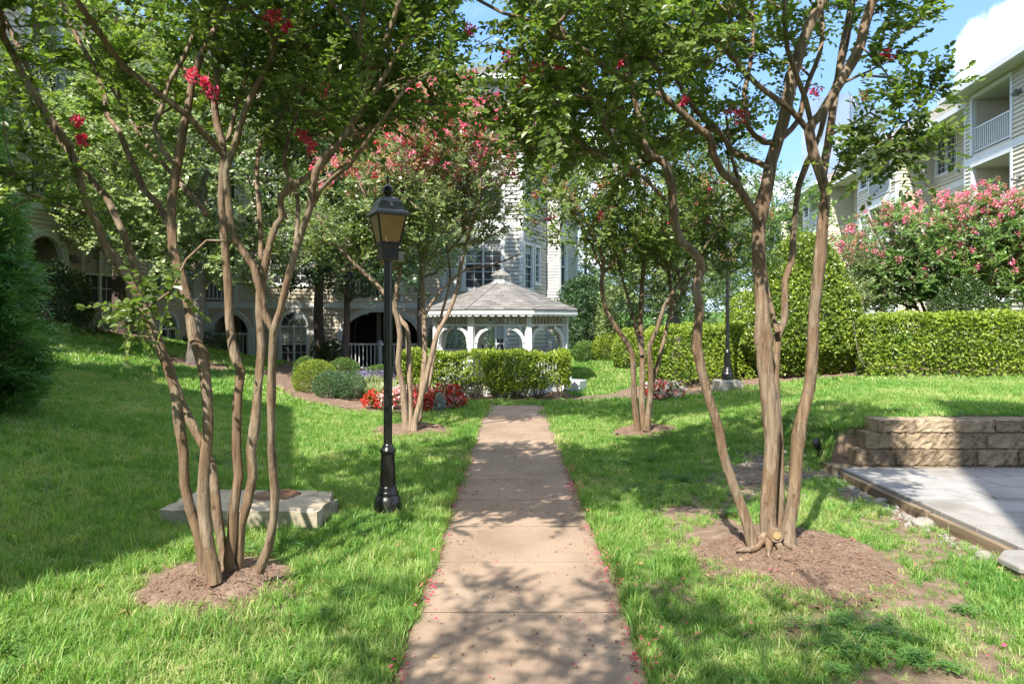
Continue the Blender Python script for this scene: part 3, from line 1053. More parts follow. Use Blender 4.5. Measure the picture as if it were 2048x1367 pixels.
def build_litter():
    q = np.random.default_rng(5)
    chips = [chip(k, .011, .0028, .004, M['chip'], 'mulch_chip') for k in range(4)] + [chip(9 + k, .02, .0022, .003, M['chip'], 'mulch_chip') for k in range(2)]
    pts = []
    for f, tp, r, lab in MULCH:
        n = int(9000 * r * r / max(1, tp[1] / 6))
        x = q.uniform(tp[0] - r, tp[0] + r, n); y = q.uniform(tp[1] - r, tp[1] + r, n)
        k = f(x, y); pts.append(np.stack([x[k], y[k]], 1))
    n = 9000
    x = q.uniform(-6.6, 1.5, n); y = q.uniform(12.4, 16.5, n); k = in_poly(x, y, BED); pts.append(np.stack([x[k], y[k]], 1))
    xy = np.concatenate(pts); n = len(xy)
    p = np.column_stack([xy, terrain(xy[:, 0], xy[:, 1]) + .016])
    scatter('mulch_chips', p, np.stack([q.normal(0, .3, n), q.normal(0, .3, n), q.uniform(0, 6.3, n)], 1),
            np.repeat(q.uniform(.5, 1.3, n)[:, None], 3, 1), q.integers(0, 6, n), chips, 'brown shredded mulch chips round the trunks', 'mulch')
    # fallen petals: along both edges of the walk, a few on it and on the thin turf
    pet = []
    for k in range(4):
        qq = np.random.default_rng(80 + k)
        a = .006 + .002 * k
        V = np.array([(-a, 0, 0), (0, -a * .7, .003), (a, 0, .001), (0, a * .8, .004)]) + qq.normal(0, .0015, (4, 3)) * (1, 1, .8)
        me = np_mesh('petal', V, [np.array([[0, 1, 2, 3]])], [qq.uniform(0, 1)]); me.materials.append(M['petal'])
        pet.append(bpy.data.objects.new('petal', me))
    pts = []
    cl = lambda n: np.clip(q.choice(q.uniform(2.6, 8.5, 26), n) + q.normal(0, .16, n), 2.6, 9)
    n = 460
    y = cl(n); pts.append(np.stack([PATH_L + q.normal(.0, .035, n), y], 1))
    n = 700
    y = cl(n); pts.append(np.stack([PATH_R + q.normal(.015, .05, n), y], 1))
    n = 80
    pts.append(np.stack([q.uniform(PATH_L, PATH_R, n), q.uniform(2.6, 12, n)], 1))
    n = 150
    pts.append(np.stack([q.uniform(.7, 3.4, n), q.uniform(2.7, 6.5, n)], 1))
    n = 50
    pts.append(np.stack([q.uniform(-3, -.6, n), q.uniform(2.7, 6.0, n)], 1))
    xy = np.concatenate(pts); n = len(xy)
    on = (xy[:, 0] > PATH_L - .01) & (xy[:, 0] < PATH_R + .01)
    z = np.where(on, .003, terrain(xy[:, 0], xy[:, 1]) + q.uniform(.01, .05, n))
    scatter('fallen_petals', np.column_stack([xy, z]), np.stack([q.normal(0, .25, n), q.normal(0, .25, n), q.uniform(0, 6.3, n)], 1),
            np.repeat(q.uniform(.6, 1.25, n)[:, None], 3, 1), q.integers(0, 4, n), pet, 'fallen pink petals strewn along both edges of the walk', 'petals')
    # dry fallen leaves in the turf and on the mulch
    dl = []
    for k in range(4):
        qq = np.random.default_rng(180 + k)
        a = .013 + .003 * k
        V = np.array([(-a, 0, 0), (-.2 * a, -a * .5, .005), (a, 0, .004), (-.1 * a, a * .5, .006)]) + qq.normal(0, .002, (4, 3))
        me = np_mesh('dry_leaf', V, [np.array([[0, 1, 2, 3]])], [qq.uniform(0, 1)]); me.materials.append(M['dry_leaf'])
        dl.append(bpy.data.objects.new('dry_leaf', me))
    n = 900
    xy = np.stack([q.uniform(-5, 4.5, n), 2.6 + 7 * q.uniform(0, 1, n) ** 1.3], 1)
    off = (xy[:, 0] < PATH_L - .02) | (xy[:, 0] > PATH_R + .02)
    keep = (off & ~((xy[:, 0] > 3.4) & (xy[:, 1] > 4.2))) | (q.uniform(0, 1, n) < .15)
    xy = xy[keep]; off = off[keep]; n = len(xy)
    z = np.where(off, terrain(xy[:, 0], xy[:, 1]) + q.uniform(.012, .045, n), .004)
    scatter('fallen_leaves', np.column_stack([xy, z]), np.stack([q.normal(0, .35, n), q.normal(0, .35, n), q.uniform(0, 6.3, n)], 1),
            np.repeat(q.uniform(.6, 1.4, n)[:, None], 3, 1), q.integers(0, 4, n), dl, 'dry tan leaves scattered over the turf and the mulch', 'leaves')
    # dark crumbs on the walk
    cr = [chip(100 + k, .006, .004, .003, M['chip'], 'crumb') for k in range(3)]
    n = 700
    xy = np.stack([q.uniform(PATH_L, PATH_R, n), q.uniform(2.6, 12, n)], 1)
    xy[350:, 0] = np.where(q.uniform(0, 1, 350) < .5, PATH_L + np.abs(q.normal(0, .06, 350)), PATH_R - np.abs(q.normal(0, .06, 350)))
    scatter('leaf_litter', np.column_stack([xy, np.full(n, .003)]), np.stack([np.zeros(n), np.zeros(n), q.uniform(0, 6.3, n)], 1),
            np.repeat(q.uniform(.6, 1.6, n)[:, None], 3, 1), q.integers(0, 3, n), cr, 'dark crumbs of leaf litter scattered on the walk', 'litter')
    # pebbles left of the block wall and along the patio edge
    pebs = []
    for k in range(4):
        qq = np.random.default_rng(120 + k)
        mb = MB()
        a = np.arange(7) / 7 * 6.283
        r = .018 * qq.uniform(.7, 1.3, 7)
        ring = lambda s, z: np.stack([r * s * np.cos(a), r * s * .75 * np.sin(a), np.full(7, z)], 1)
        V = np.concatenate([ring(.9, -.006), ring(1, .004), ring(.55, .014)])
        i = np.arange(7); j = (i + 1) % 7
        mb.add(V, np.concatenate([np.stack([i, j, j + 7, i + 7], 1), np.stack([i + 7, j + 7, j + 14, i + 14], 1)]), .5, True)
        mb.add(V[14:], [list(range(7))], .5, True)
        me = mb.mesh('pebble'); me.materials.append(M['stone'])
        pebs.append(bpy.data.objects.new('pebble', me))
    n = 1000
    x = np.concatenate([3.0 + q.normal(0, .38, 700), 3.48 - np.abs(q.normal(0, .09, 300))])
    y = np.concatenate([7.7 + q.normal(0, .75, 700), q.uniform(4.8, 7.4, 300)])
    z = terrain(x, y)
    scatter('pebbles', np.column_stack([x, y, z + .005]), np.stack([q.normal(0, .3, n), q.normal(0, .3, n), q.uniform(0, 6.3, n)], 1),
            np.repeat(q.uniform(.4, 1.3, n)[:, None], 3, 1), q.integers(0, 4, n), pebs, 'grey pebbles strewn left of the block wall', 'pebbles')


build_litter()


# ------------------------------------------------------------------ buildings
class Facade:
    """a wall plane: u along the wall, z up, d outward"""
    def __init__(self, a, b, flip=False):
        self.a = np.array(a, float); self.b = np.array(b, float)
        v = self.b - self.a
        self.L = np.linalg.norm(v)
        self.u = v / self.L
        self.n = np.array((self.u[1], -self.u[0]))
        if flip: self.n = -self.n
        self.flip = flip

    def w(self, u, z, d=0.0):
        p = self.a + self.u * u + self.n * d
        return np.array((p[0], p[1], z))

    def box(self, mb, u0, u1, z0, z1, d0, d1, tint=.5):
        p = [self.w(u0, z0, d1), self.w(u1, z0, d1), self.w(u1, z0, d0), self.w(u0, z0, d0),
             self.w(u0, z1, d1), self.w(u1, z1, d1), self.w(u1, z1, d0), self.w(u0, z1, d0)]
        if self.flip:
            p = [p[1], p[0], p[3], p[2], p[5], p[4], p[7], p[6]]
        mb.hexa(p, tint)

    def quad(self, mb, pts, tint=.5):
        q = [self.w(*p) for p in pts]
        if self.flip: q = q[::-1]
        mb.add(q, [list(range(len(q)))], tint)


def hole_span(h, z):
    """u-interval of an opening at height z (None when outside)"""
    u0, u1, z0, z1 = h[:4]
    if z <= z0 or z >= z1: return None
    if len(h) > 4:
        rise = h[4]
        sp = z1 - rise
        if z > sp:
            k = math.sqrt(max(0, 1 - ((z - sp) / rise) ** 2))
            c = (u0 + u1) / 2
            return (c - (u1 - u0) / 2 * k, c + (u1 - u0) / 2 * k)
    return (u0, u1)


def siding(mb, f, u0, u1, z0, z1, holes=(), h=.115, lip=.024):
    q = np.random.default_rng(int(abs(u0 * 31 + z0 * 17 + f.a[0] * 7) * 10) % 99991)
    z = z0
    while z < z1 - .01:
        zt = min(z + h, z1)
        # split the board at openings: test both the lower and upper third
        spans = []
        for ho in holes:
            s = hole_span(ho, (z + zt) / 2)
            if s: spans.append(s)
        spans.sort()
        cur = u0; segs = []
        for s in spans:
            if s[0] > cur: segs.append((cur, min(s[0], u1)))
            cur = max(cur, s[1])
        if cur < u1: segs.append((cur, u1))
        for (a, b) in segs:
            n = max(1, int((b - a) / 3.6))
            e = np.linspace(a, b, n + 1)
            for k in range(n):
                t = q.uniform(0, .8)
                f.quad(mb, [(e[k], z, lip), (e[k + 1], z, lip), (e[k + 1], zt, .001), (e[k], zt, .001)], t)
                f.quad(mb, [(e[k], z, 0), (e[k + 1], z, 0), (e[k + 1], z, lip), (e[k], z, lip)], t)
        z = zt


def window(f, root, u0, u1, z0, z1, sash=2, rows=2, trim=.10, grid=(2, 3), curtain=.5, arch=0.0):
    """double-hung window: trim, sashes, glass, muntins; arch>0 adds a fan light of that rise"""
    mb = MB()
    top = z1 - arch
    f.box(mb, u0 - trim, u0, z0 - trim, top, -.02, .045)
    f.box(mb, u1, u1 + trim, z0 - trim, top, -.02, .045)
    f.box(mb, u0, u1, z0 - trim, z0, -.02, .05)
    f.box(mb, u0 - trim - .02, u1 + trim + .02, z0 - trim - .035, z0 - trim - .002, -.02, .07)
    if arch == 0:
        f.box(mb, u0 - trim - .02, u1 + trim + .02, z1, z1 + trim, -.02, .05)
    else:
        arch_trim(mb, f, u0, u1, top, arch, trim)
        f.box(mb, u0, u1, top - .03, top + .03, -.03, .03)
    fr = mb.build('window', M['white'], root)
    g = MB(); sc = MB(); mu = MB(); cu = MB()
    wd = (u1 - u0) / sash
    zm = z0 + (top - z0) * .5
    for k in range(sash):
        a, b = u0 + wd * k, u0 + wd * (k + 1)
        if k: f.box(mu, a - .035, a + .035, z0, top, -.05, .02)
        f.box(mu, a + .03, b - .03, zm - .025, zm + .025, -.05, .01)
        f.box(mu, a, a + .03, z0, top, -.05, .005); f.box(mu, b - .03, b, z0, top, -.05, .005)
        f.quad(sc, [(a, z0, -.055), (b, z0, -.055), (b, zm, -.055), (a, zm, -.055)])
        f.quad(g, [(a, zm, -.06), (b, zm, -.06), (b, top, -.06), (a, top, -.06)])
        if curtain > 0:
            f.quad(cu, [(a + .04, top - (top - zm) * curtain, -.057), (b - .04, top - (top - zm) * curtain, -.057), (b - .04, top, -.057), (a + .04, top, -.057)])
        gx, gz = grid
        for (za, zb, dd) in ((zm, top, -.045), (z0, zm, -.05)):
            for i in range(1, gx):
                u = a + (b - a) * i / gx
                f.box(mu, u - .011, u + .011, za, zb, dd - .01, dd)
            for i in range(1, gz):
                z = za + (zb - za) * i / gz
                f.box(mu, a, b, z - .011, z + .011, dd - .008, dd + .002)
    if arch:
        n = 12
        c = (u0 + u1) / 2; r = (u1 - u0) / 2
        pts = [(u0, top, -.06), (u1, top, -.06)] + [(c + r * math.cos(t), top + arch * math.sin(t), -.06) for t in np.linspace(0, math.pi, n)[1:-1]]
        f.quad(g, pts)
        for t in np.linspace(0, math.pi, 5)[1:-1]:
            a_ = f.w(c, top, -.045); b_ = f.w(c + r * math.cos(t), top + arch * math.sin(t), -.045)
            mu.bar(a_, b_, .022)
        prev = None
        for t in np.linspace(0, math.pi, 9):
            p = f.w(c + r * .5 * math.cos(t), top + arch * .5 * math.sin(t), -.045)
            if prev is not None: mu.bar(prev, p, .02)
            prev = p
    g.build('pane', M['glass'], fr)
    sc.build('insect_screen', M['screen'], fr)
    if curtain > 0: cu.build('curtain', M['curtain'], fr)
    mu.build('sash_bars', M['white'], fr)
    return fr


def arch_trim(mb, f, u0, u1, zs, rise, t=.10, d0=-.02, d1=.06, n=18):
    c = (u0 + u1) / 2; r = (u1 - u0) / 2
    an = np.linspace(0, math.pi, n)
    for k in range(n - 1):
        p = []
        for d in (d1, d0):
            for (rr, ee, a) in ((r, rise, an[k]), (r + t, rise + t, an[k]), (r + t, rise + t, an[k + 1]), (r, rise, an[k + 1])):
                p.append(f.w(c + rr * math.cos(a), zs + ee * math.sin(a), d))
        V = np.array(p)
        F = [[0, 1, 2, 3], [7, 6, 5, 4], [1, 5, 6, 2], [0, 3, 7, 4], [0, 4, 5, 1], [3, 2, 6, 7]]
        if f.flip: F = [q[::-1] for q in F]
        mb.add(V, F)


def opening(f, root, u0, u1, z0, z1, depth=1.6, rail=True, arch=0.0, wallmat='siding_tan', door=True, nbal=None, post=False):
    """recessed porch or balcony: lined room, white casing, railing with single balusters"""
    mb = MB()
    zt = z1
    for (a, b) in ((u0, u1),):
        fb = Facade(f.w(u0, 0, -depth)[:2], f.w(u1, 0, -depth)[:2], f.flip)
        siding(mb, fb, 0, u1 - u0, z0, zt)
        s1 = Facade(f.w(u0, 0, -depth)[:2], f.w(u0, 0, 0)[:2], f.flip)
        s2 = Facade(f.w(u1, 0, 0)[:2], f.w(u1, 0, -depth)[:2], f.flip)
        siding(mb, s1, 0, depth, z0, zt); siding(mb, s2, 0, depth, z0, zt)
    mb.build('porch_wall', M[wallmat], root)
    cl = MB()
    f.box(cl, u0, u1, zt - .02, zt + .03, -depth, -.02)
    cl.build('porch_ceiling', M['soffit'], root); cl = MB()
    f.box(cl, u0, u1, z0 - .12, z0, -depth, -.02)
    cl.build('porch_floor', M['soffit'], root)
    if door:
        d = MB()
        w = u1 - u0
        fb = Facade(f.w(u0, 0, -depth + .03)[:2], f.w(u1, 0, -depth + .03)[:2], f.flip)
        fb.box(d, w * .30, w * .36, z0, z0 + 2.1, -.02, .04); fb.box(d, w * .66, w * .72, z0, z0 + 2.1, -.02, .04); fb.box(d, w * .30, w * .72, z0 + 2.1, z0 + 2.2, -.02, .04)
        dd = d.build('door', M['white'], root)
        g = MB(); fb.quad(g, [(w * .36, z0 + .1, .015), (w * .66, z0 + .1, .015), (w * .66, z0 + 2.05, .015), (w * .36, z0 + 2.05, .015)])
        g.build('pane', M['glass'], dd)
    c = MB()
    t = .12
    if arch:
        zs = z1 - arch
        f.box(c, u0 - t, u0, z0 - .05, zs, -.1, .06); f.box(c, u1, u1 + t, z0 - .05, zs, -.1, .06)
        arch_trim(c, f, u0, u1, zs, arch, t, -.1, .06)
        arch_trim(c, f, u0 - t, u1 + t, zs, arch + t, .05, -.02, .085)
        # spandrels behind the siding steps
        n = 14
    else:
        f.box(c, u0 - t, u0, z0 - .05, z1, -.12, .05); f.box(c, u1, u1 + t, z0 - .05, z1, -.12, .05)
        f.box(c, u0 - t, u1 + t, z1, z1 + t * 1.3, -.12, .055)
    c.build('casing', M['white'], root)
    if rail:
        r = MB()
        f.box(r, u0, u1, z0 + .90, z0 + .96, -.10, -.02)
        ro = r.build('railing', M['white'], root)
        r = MB(); f.box(r, u0, u1, z0 + .06, z0 + .11, -.09, -.03); r.build('bottom_rail', M['white'], ro)
        if post:
            r = MB(); f.box(r, (u0 + u1) / 2 - .055, (u0 + u1) / 2 + .055, z0, z0 + 1.06, -.12, -.005); r.build('rail_post', M['white'], ro)
        n = nbal or int((u1 - u0) / .13)
        b0 = None
        for k in range(n):
            u = u0 + (u1 - u0) * (k + .5) / n
            if post and abs(u - (u0 + u1) / 2) < .09: continue
            if b0 is None:
                b = MB(); f.box(b, u - .018, u + .018, z0 + .11, z0 + .90, -.078, -.042)
                b0 = b.build('baluster', M['white'], ro); u00 = u
            else:
                o = b0.copy(); COL.objects.link(o); o.parent = ro
                dv = f.w(u, 0) - f.w(u00, 0)
                o.location = Vector(dv)
    return root


def roof_face(root, p00, p10, p11, p01, mat='shingle', course=.16, tab=.30, name='roof', lift=.012, seed=0):
    """shingled roof plane; p00-p10 eave, p01-p11 top; courses overlap and tabs vary"""
    p00, p10, p11, p01 = [np.array(p, float) for p in (p00, p10, p11, p01)]
    q = np.random.default_rng(seed)
    nrm = np.cross(p10 - p00, p01 - p00); nrm /= np.linalg.norm(nrm)
    if nrm[2] < 0: nrm = -nrm
    H = np.linalg.norm((p01 + p11) / 2 - (p00 + p10) / 2)
    n = max(2, int(H / course))
    mb = MB()
    V = []; F = []; T = []
    for k in range(n):
        a, b = k / n, min(1, (k + 1.25) / n)
        l0 = p00 + (p01 - p00) * a; r0 = p10 + (p11 - p10) * a
        l1 = p00 + (p01 - p00) * b; r1 = p10 + (p11 - p10) * b
        W = np.linalg.norm(r0 - l0)
        m = max(1, int(W / tab))
        cut = np.concatenate([[0], np.sort((np.arange(1, m) + (.5 if k % 2 else 0) * (m > 2) + q.uniform(-.12, .12, m - 1)) / m), [1]]) if m > 1 else np.array([0, 1.])
        cut = np.clip(cut, 0, 1)
        for i in range(len(cut) - 1):
            c0, c1 = cut[i], cut[i + 1]
            if c1 - c0 < 1e-4: continue
            th = lift * q.uniform(.7, 1.5)
            A = l0 + (r0 - l0) * c0 + nrm * th; B = l0 + (r0 - l0) * c1 + nrm * th
            C = l1 + (r1 - l1) * c1; D = l1 + (r1 - l1) * c0
            A0 = A - nrm * th; B0 = B - nrm * th
            s = len(V)
            V += [A, B, C, D, A0, B0]
            F += [[s, s + 1, s + 2, s + 3], [s + 4, s + 5, s + 1, s]]
            t = q.uniform(0, 1) ** 1.5
            T += [t, t]
    mb.add(V, F, np.array(T))
    # the deck below
    mb.quad(p00 - nrm * .03, p10 - nrm * .03, p11 - nrm * .03, p01 - nrm * .03, .2)
    o = mb.build(name, M[mat], root)
    return o


def corner_board(mb, f, u, z0, z1, w=.11, d=.03):
    f.box(mb, u - w / 2, u + w / 2, z0, z1, -.02, d)


def wall_lamp(f, root, u, z):
    mb = MB()
    c = f.w(u, z, .03); e = f.w(u, z, .2)
    mb.tube([f.w(u, z, 0), f.w(u, z, .05), f.w(u, z, .06), f.w(u, z, .12)], [.085, .085, .04, .04], 10)
    mb.tube([f.w(u, z + .08, .16), f.w(u, z + .02, .16), f.w(u, z - .12, .2)], [.03, .07, .12], 10)
    mb.build('wall_lamp', M['iron_roof'], root)


# ---- right building, running into the distance along the terrace
def right_building():
    root = empty('apartment_building', (17, 24, 0), 'cream sided apartment building with white balconies rising on the right behind the pink crape myrtle', 'building')
    D = np.array((.1289, .9917))
    o = np.array((16.9 - .13 * 25, 0))
    def at(y, off=0.0):           # point on the front plane at depth y, off = metres behind it
        p = np.array((o[0] + .13 * y, y))
        return p + np.array((D[1], -D[0])) * off
    ze, zbase = 10.05, -.3
    blocks = [(12.5, 25.6), (31.55, 36.2), (41.5, 46), (51.5, 57)]
    floors = [7.84, 5.08, 2.32]
    white = MB(); si = MB(); sf = MB(); gut = MB()
    for bi, (ya, yb) in enumerate(blocks):
        f = Facade(at(ya), at(yb), True)          # outward = towards -x
        L = f.L
        holes = []
        if bi == 0:
            ops = [((25.06 - ya) * 1.0083 - 2.35, (25.06 - ya) * 1.0083)]
            ops = [(L - .58 - 2.35, L - .58), (L - 8.6, L - 6.2)]
        else:
            ops = [(.62, .62 + 2.45)]
        for (u0, u1) in ops:
            for z in floors:
                if z > 6: z1 = 9.86
                else: z1 = z + 2.28
                holes.append((u0, u1, z, z1))
        if bi == 0:
            wins = [(L - 5.3, L - 3.9), (L - 11.5, L - 10)]
        else:
            wins = [(L - 1.25, L - .35)]
        for (u0, u1) in wins:
            for z in floors:
                holes.append((u0 - .02, u1 + .02, z + .75, z + 2.15))
        siding(si, f, 0, L, zbase, ze, holes, h=.15, lip=.038)
        for k, (u0, u1) in enumerate(ops):
            for z in floors:
                opening(f, root, u0, u1, z, 9.86 if z > 6 else z + 2.28, depth=1.5, wallmat='siding')
        for (u0, u1) in wins:
            for z in floors:
                window(f, root, u0, u1, z + .8, z + 2.1, sash=1 if u1 - u0 < 1.1 else 2, grid=(2, 3), curtain=.8)
        for z in floors[:2]:
            f.box(white, 0, L, z - .38, z - .14, -.01, .045)
        corner_board(white, f, .055, zbase, ze); corner_board(white, f, L - .055, zbase, ze)
        for z in floors:
            wall_lamp(f, root, ops[0][0] - .55 if bi == 0 else ops[0][1] + .6, z + 1.35)
        # shadow-side panels below the railings, right of the opening
        # side walls of the projection
        for (yy, fl) in ((ya, False), (yb, True)):
            g = Facade(at(yy), at(yy, 1.6), not fl) if False else Facade(at(yy), at(yy, 1.6), False)
            if fl: g = Facade(at(yy, 1.6), at(yy), False)
            siding(si, g, 0, 1.6, zbase, ze, h=.15, lip=.038)
            corner_board(white, g, .055 if not fl else 1.545, zbase, ze)
        # eaves: soffit and gutter board
        e0, e1 = at(ya - .55, -.62), at(yb + .55, -.62)
        b0, b1 = at(ya - .55, 2.2), at(yb + .55, 2.2)
        sf.hexa([(*e0, ze), (*b0, ze), (*b1, ze), (*e1, ze), (*e0, ze + .04), (*b0, ze + .04), (*b1, ze + .04), (*e1, ze + .04)])
        ff = Facade(e0, e1, True)
        ff.box(gut, 0, ff.L, ze - .04, ze + .17, -.02, .09)
        fs = Facade(e0, b0, False)
        fs.box(gut, -.02, fs.L, ze - .04, ze + .17, -.02, .05)
        # hipped roof over the projection
        rise = 2.9
        rb0, rb1 = at(ya - .55 + 3.4, 4.4), at(yb + .55 - 3.4 if yb - ya > 8 else (ya + yb) / 2 + .3, 4.4)
        if yb - ya < 8: rb0 = at((ya + yb) / 2 - .3, 4.4)
        zr = ze + .16
        roof_face(root, (*e0, zr), (*e1, zr), (*rb1, zr + rise), (*rb0, zr + rise), seed=bi)
        bb0, bb1 = at(ya - .55, 9), at(yb + .55, 9)
        roof_face(root, (*bb0, zr), (*e0, zr), (*rb0, zr + rise), (*rb0, zr + rise), seed=bi + 10)
        roof_face(root, (*e1, zr), (*bb1, zr), (*rb1, zr + rise), (*rb1, zr + rise), seed=bi + 20)
    # recessed walls between the projections
    edges = [b for bl in blocks for b in bl] + [62]
    for k in range(1, len(edges) - 1, 2):
        ya, yb = edges[k], edges[k + 1]
        f = Facade(at(ya, 1.6), at(yb, 1.6), True)
        L = f.L
        u1 = L - .35; u0 = u1 - 1.75
        if k > 1: u0, u1 = 1.2, 2.6
        holes = [(u0 - .02, u1 + .02, z + .48, z + 2.17) for z in floors]
        siding(si, f, 0, L, zbase, ze, holes, h=.15, lip=.038)
        for z in floors:
            window(f, root, u0, u1, z + .5, z + 2.15, sash=2, grid=(3, 3), curtain=.15)
        for z in floors[:2]:
            f.box(white, .12, L - .12, z - .38, z - .14, -.01, .045)
        e0, e1 = at(ya, .25), at(yb, .25)
        b0, b1 = at(ya, 2.0), at(yb, 2.0)
        sf.hexa([(*e0, ze - .15), (*b0, ze - .15), (*b1, ze - .15), (*e1, ze - .15), (*e0, ze - .11), (*b0, ze - .11), (*b1, ze - .11), (*e1, ze - .11)])
        ff = Facade(e0, e1, True)
        ff.box(gut, 0, ff.L, ze - .19, ze + .01, -.02, .09)
    # long roof over everything
    e0, e1 = at(12, .3), at(62, .3)
    r0, r1 = at(15, 7.5), at(60, 7.5)
    roof_face(root, (*e0, ze - .02), (*e1, ze - .02), (*r1, ze + 3.35), (*r0, ze + 3.35), course=.2, seed=77)
    back = MB()
    bk0, bk1 = at(12.2, 14), at(62, 14)
    back.quad((*bk0, zbase), (*bk1, zbase), (*bk1, ze), (*bk0, ze))
    back.quad((*at(12.55, 14), zbase), (*at(12.55, 1.55), zbase), (*at(12.55, 1.55), ze), (*at(12.55, 14), ze))
    back.quad((*e0, ze - .06), (*e1, ze - .06), (*bk1, ze - .06), (*bk0, ze - .06))
    back.quad((*r0, ze + 3.3), (*r1, ze + 3.3), (*bk1, ze), (*bk0, ze))
    back.build('rear_wall', M['siding'], root)
    o = si.build('siding', M['siding'], root)
    white.build('trim', M['white'], root); sf.build('soffit', M['soffit'], root); gut.build('gutter', M['white'], root)


right_building()


# ---- left building: wing on the bank, main front, tower behind the gazebo
def left_building():
    root = empty('apartment_building', (-6, 21, 0), 'cream sided apartment building with arched porches standing behind the left trees and the gazebo', 'building')
    corner = np.array((-11.0, 24.5))
    dv = np.array((.173, 1.0)); dv /= np.linalg.norm(dv)
    ze = 10.6
    white = MB(); si = MB(); sg = MB(); fo = MB(); gut = MB(); st = MB()
    # wing: runs from the near left into the distance
    s0 = corner - dv * 9.2
    f = Facade(s0, corner, False)
    if f.n[0] < 0: f = Facade(s0, corner, True)
    L = f.L
    def U(px):
        k = (px - CX) / FPX
        return (k * s0[1] - s0[0]) / (dv[0] - k * dv[1])
    win = (U(168), U(231), 2.28, 3.85)
    a1 = (U(52), U(124), 1.7, 3.95, .7)
    low = (U(318), U(352), -.2, 1.98, .5)
    upr = [(U(60), U(120), 4.95, 7.2), (U(170), U(228), 5.3, 6.9), (U(300), U(345), 2.6, 4.2), (U(300), U(345), 5.3, 7.0), (U(372), U(404), 2.5, 4.6), (U(372), U(404), 5.2, 7.3),
           (U(60), U(120), 7.8, 10.0), (U(170), U(228), 8.1, 9.7), (U(300), U(345), 8.1, 9.7)]
    ub = U(275)
    siding(si, f, 0, L, 1.62, ze, [win, a1, low] + upr, h=.125, lip=.03)
    siding(si, f, ub, L, -.4, 1.62, [low], h=.125, lip=.03)
    f.box(fo, 0, ub, -.5, 1.6, -.3, -.012)
    window(f, root, *win[:4], sash=2, grid=(2, 2), trim=.11, curtain=1.0)
    opening(f, root, a1[0], a1[1], a1[2], a1[3], arch=a1[4], depth=1.6, door=True)
    window(f, root, low[0], low[1], low[2], low[3], sash=2, grid=(2, 2), curtain=0, arch=low[4])
    for k, u in enumerate(upr):
        if k in (0, 4, 5, 6): opening(f, root, *u, depth=1.5)
        else: window(f, root, *u, sash=2, grid=(2, 3), curtain=.7)
    for z in (4.6, 7.4):
        f.box(white, 0, L, z, z + .2, -.01, .05)
    wall_lamp(f, root, U(139), 3.45)
    # main front, facing the walk
    g = Facade(corner, (-2.58, 24.5))
    L = g.L
    def X(px, Y=24.5): return (px - CX) / FPX * Y - corner[0]
    p1 = (X(425), X(497), .35, 1.98, .72); w1 = (X(562), X(614), .30, 2.05, .5); p2 = (X(683), X(838), -.02, 2.08, 1.0)
    ups = [(X(405), X(470), 2.45, 4.6), (X(540), X(620), 3.1, 4.7), (X(700), X(800), 2.5, 4.6), (X(540), X(620), 5.8, 7.4), (X(690), X(790), 5.8, 7.4), (X(405), X(470), 5.2, 7.3), (X(540), X(620), 8.5, 10), (X(690), X(790), 8.5, 10)]
    siding(st, g, 0, L, -.5, 2.3, [p1, w1, p2], h=.13, lip=.03)
    siding(si, g, 0, L, 2.3, ze, ups, h=.13, lip=.03)
    opening(g, root, *p1[:4], arch=p1[4], depth=1.5, nbal=9)
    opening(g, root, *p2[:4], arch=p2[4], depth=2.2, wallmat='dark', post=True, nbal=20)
    window(g, root, *w1[:4], sash=2, grid=(2, 2), curtain=.9, arch=w1[4])
    for k, u in enumerate(ups):
        if k in (0, 2, 5): opening(g, root, *u, depth=1.5)
        else: window(g, root, *u, sash=2, grid=(2, 3), curtain=.7)
    for z in (2.3, 4.85, 7.6):
        g.box(white, .05, L, z - .1, z + .1, -.01, .05)
    for u in (X(508), X(628), .06): corner_board(white, g, u, -.3, 2.2, .1)
    g.box(fo, X(520), X(625), -.4, .1, -.02, .035)
    # meter box on the wall
    mb = MB(); g.box(mb, X(636), X(645), 1.72, 1.86, .02, .14); g.box(mb, X(634), X(647), 1.86, 1.89, .02, .18); mb.build('outlet_box', M['grey_metal'], root)
    # tower behind the gazebo
    t0 = np.array((-2.58, 25.4)); t1 = np.array((.39, 25.4)); t2 = np.array((2.93, 31.0))
    hs = Facade(np.array((-2.58, 24.5)), t0, False)
    siding(sg, hs, 0, hs.L, -.3, ze, h=.12)
    ft = Facade(t0, t1)
    def XT(px): return (px - CX) / FPX * 25.4 - t0[0]
    fl = [3.0, 5.75, 8.5]
    tw = [(XT(930), XT(1003), z, z + 1.75) for z in fl]
    tw_low = (XT(975), XT(1008), .1, 2.15, .45)
    siding(sg, ft, 0, ft.L, -.3, ze, tw + [tw_low], h=.15, lip=.038)
    for q in tw: window(ft, root, *q, sash=2, grid=(2, 3), trim=.12, curtain=.45)
    window(ft, root, *tw_low[:4], sash=2, grid=(2, 3), curtain=.8, arch=.45)
    for u in (.06, XT(912), ft.L - .06): corner_board(white, ft, u, -.3, ze, .13)
    for z in (2.55, 5.3, 8.05): ft.box(white, .1, ft.L - .1, z - .12, z + .12, -.01, .04)
    # receding right side with its bays
    fr = Facade(t1, t2)
    if fr.n[0] < 0: fr = Facade(t1, t2, True)
    def UR(px):                       # u on the right side from a pixel column
        k = (px - CX) / FPX
        d = fr.u
        # t1 + u*d : x/y = k
        return (k * t1[1] - t1[0]) / (d[0] - k * d[1])
    holes = []
    cols = [(1049, 1064, 1.6), (1070, 1078, 1.35), (1137, 1142, 1.0), (1146, 1153, 1.6)]
    for (a, b, h) in cols:
        for z in fl: holes.append((UR(a), UR(b), z + (.0 if h > 1.5 else .25), z + (.0 if h > 1.5 else .25) + h))
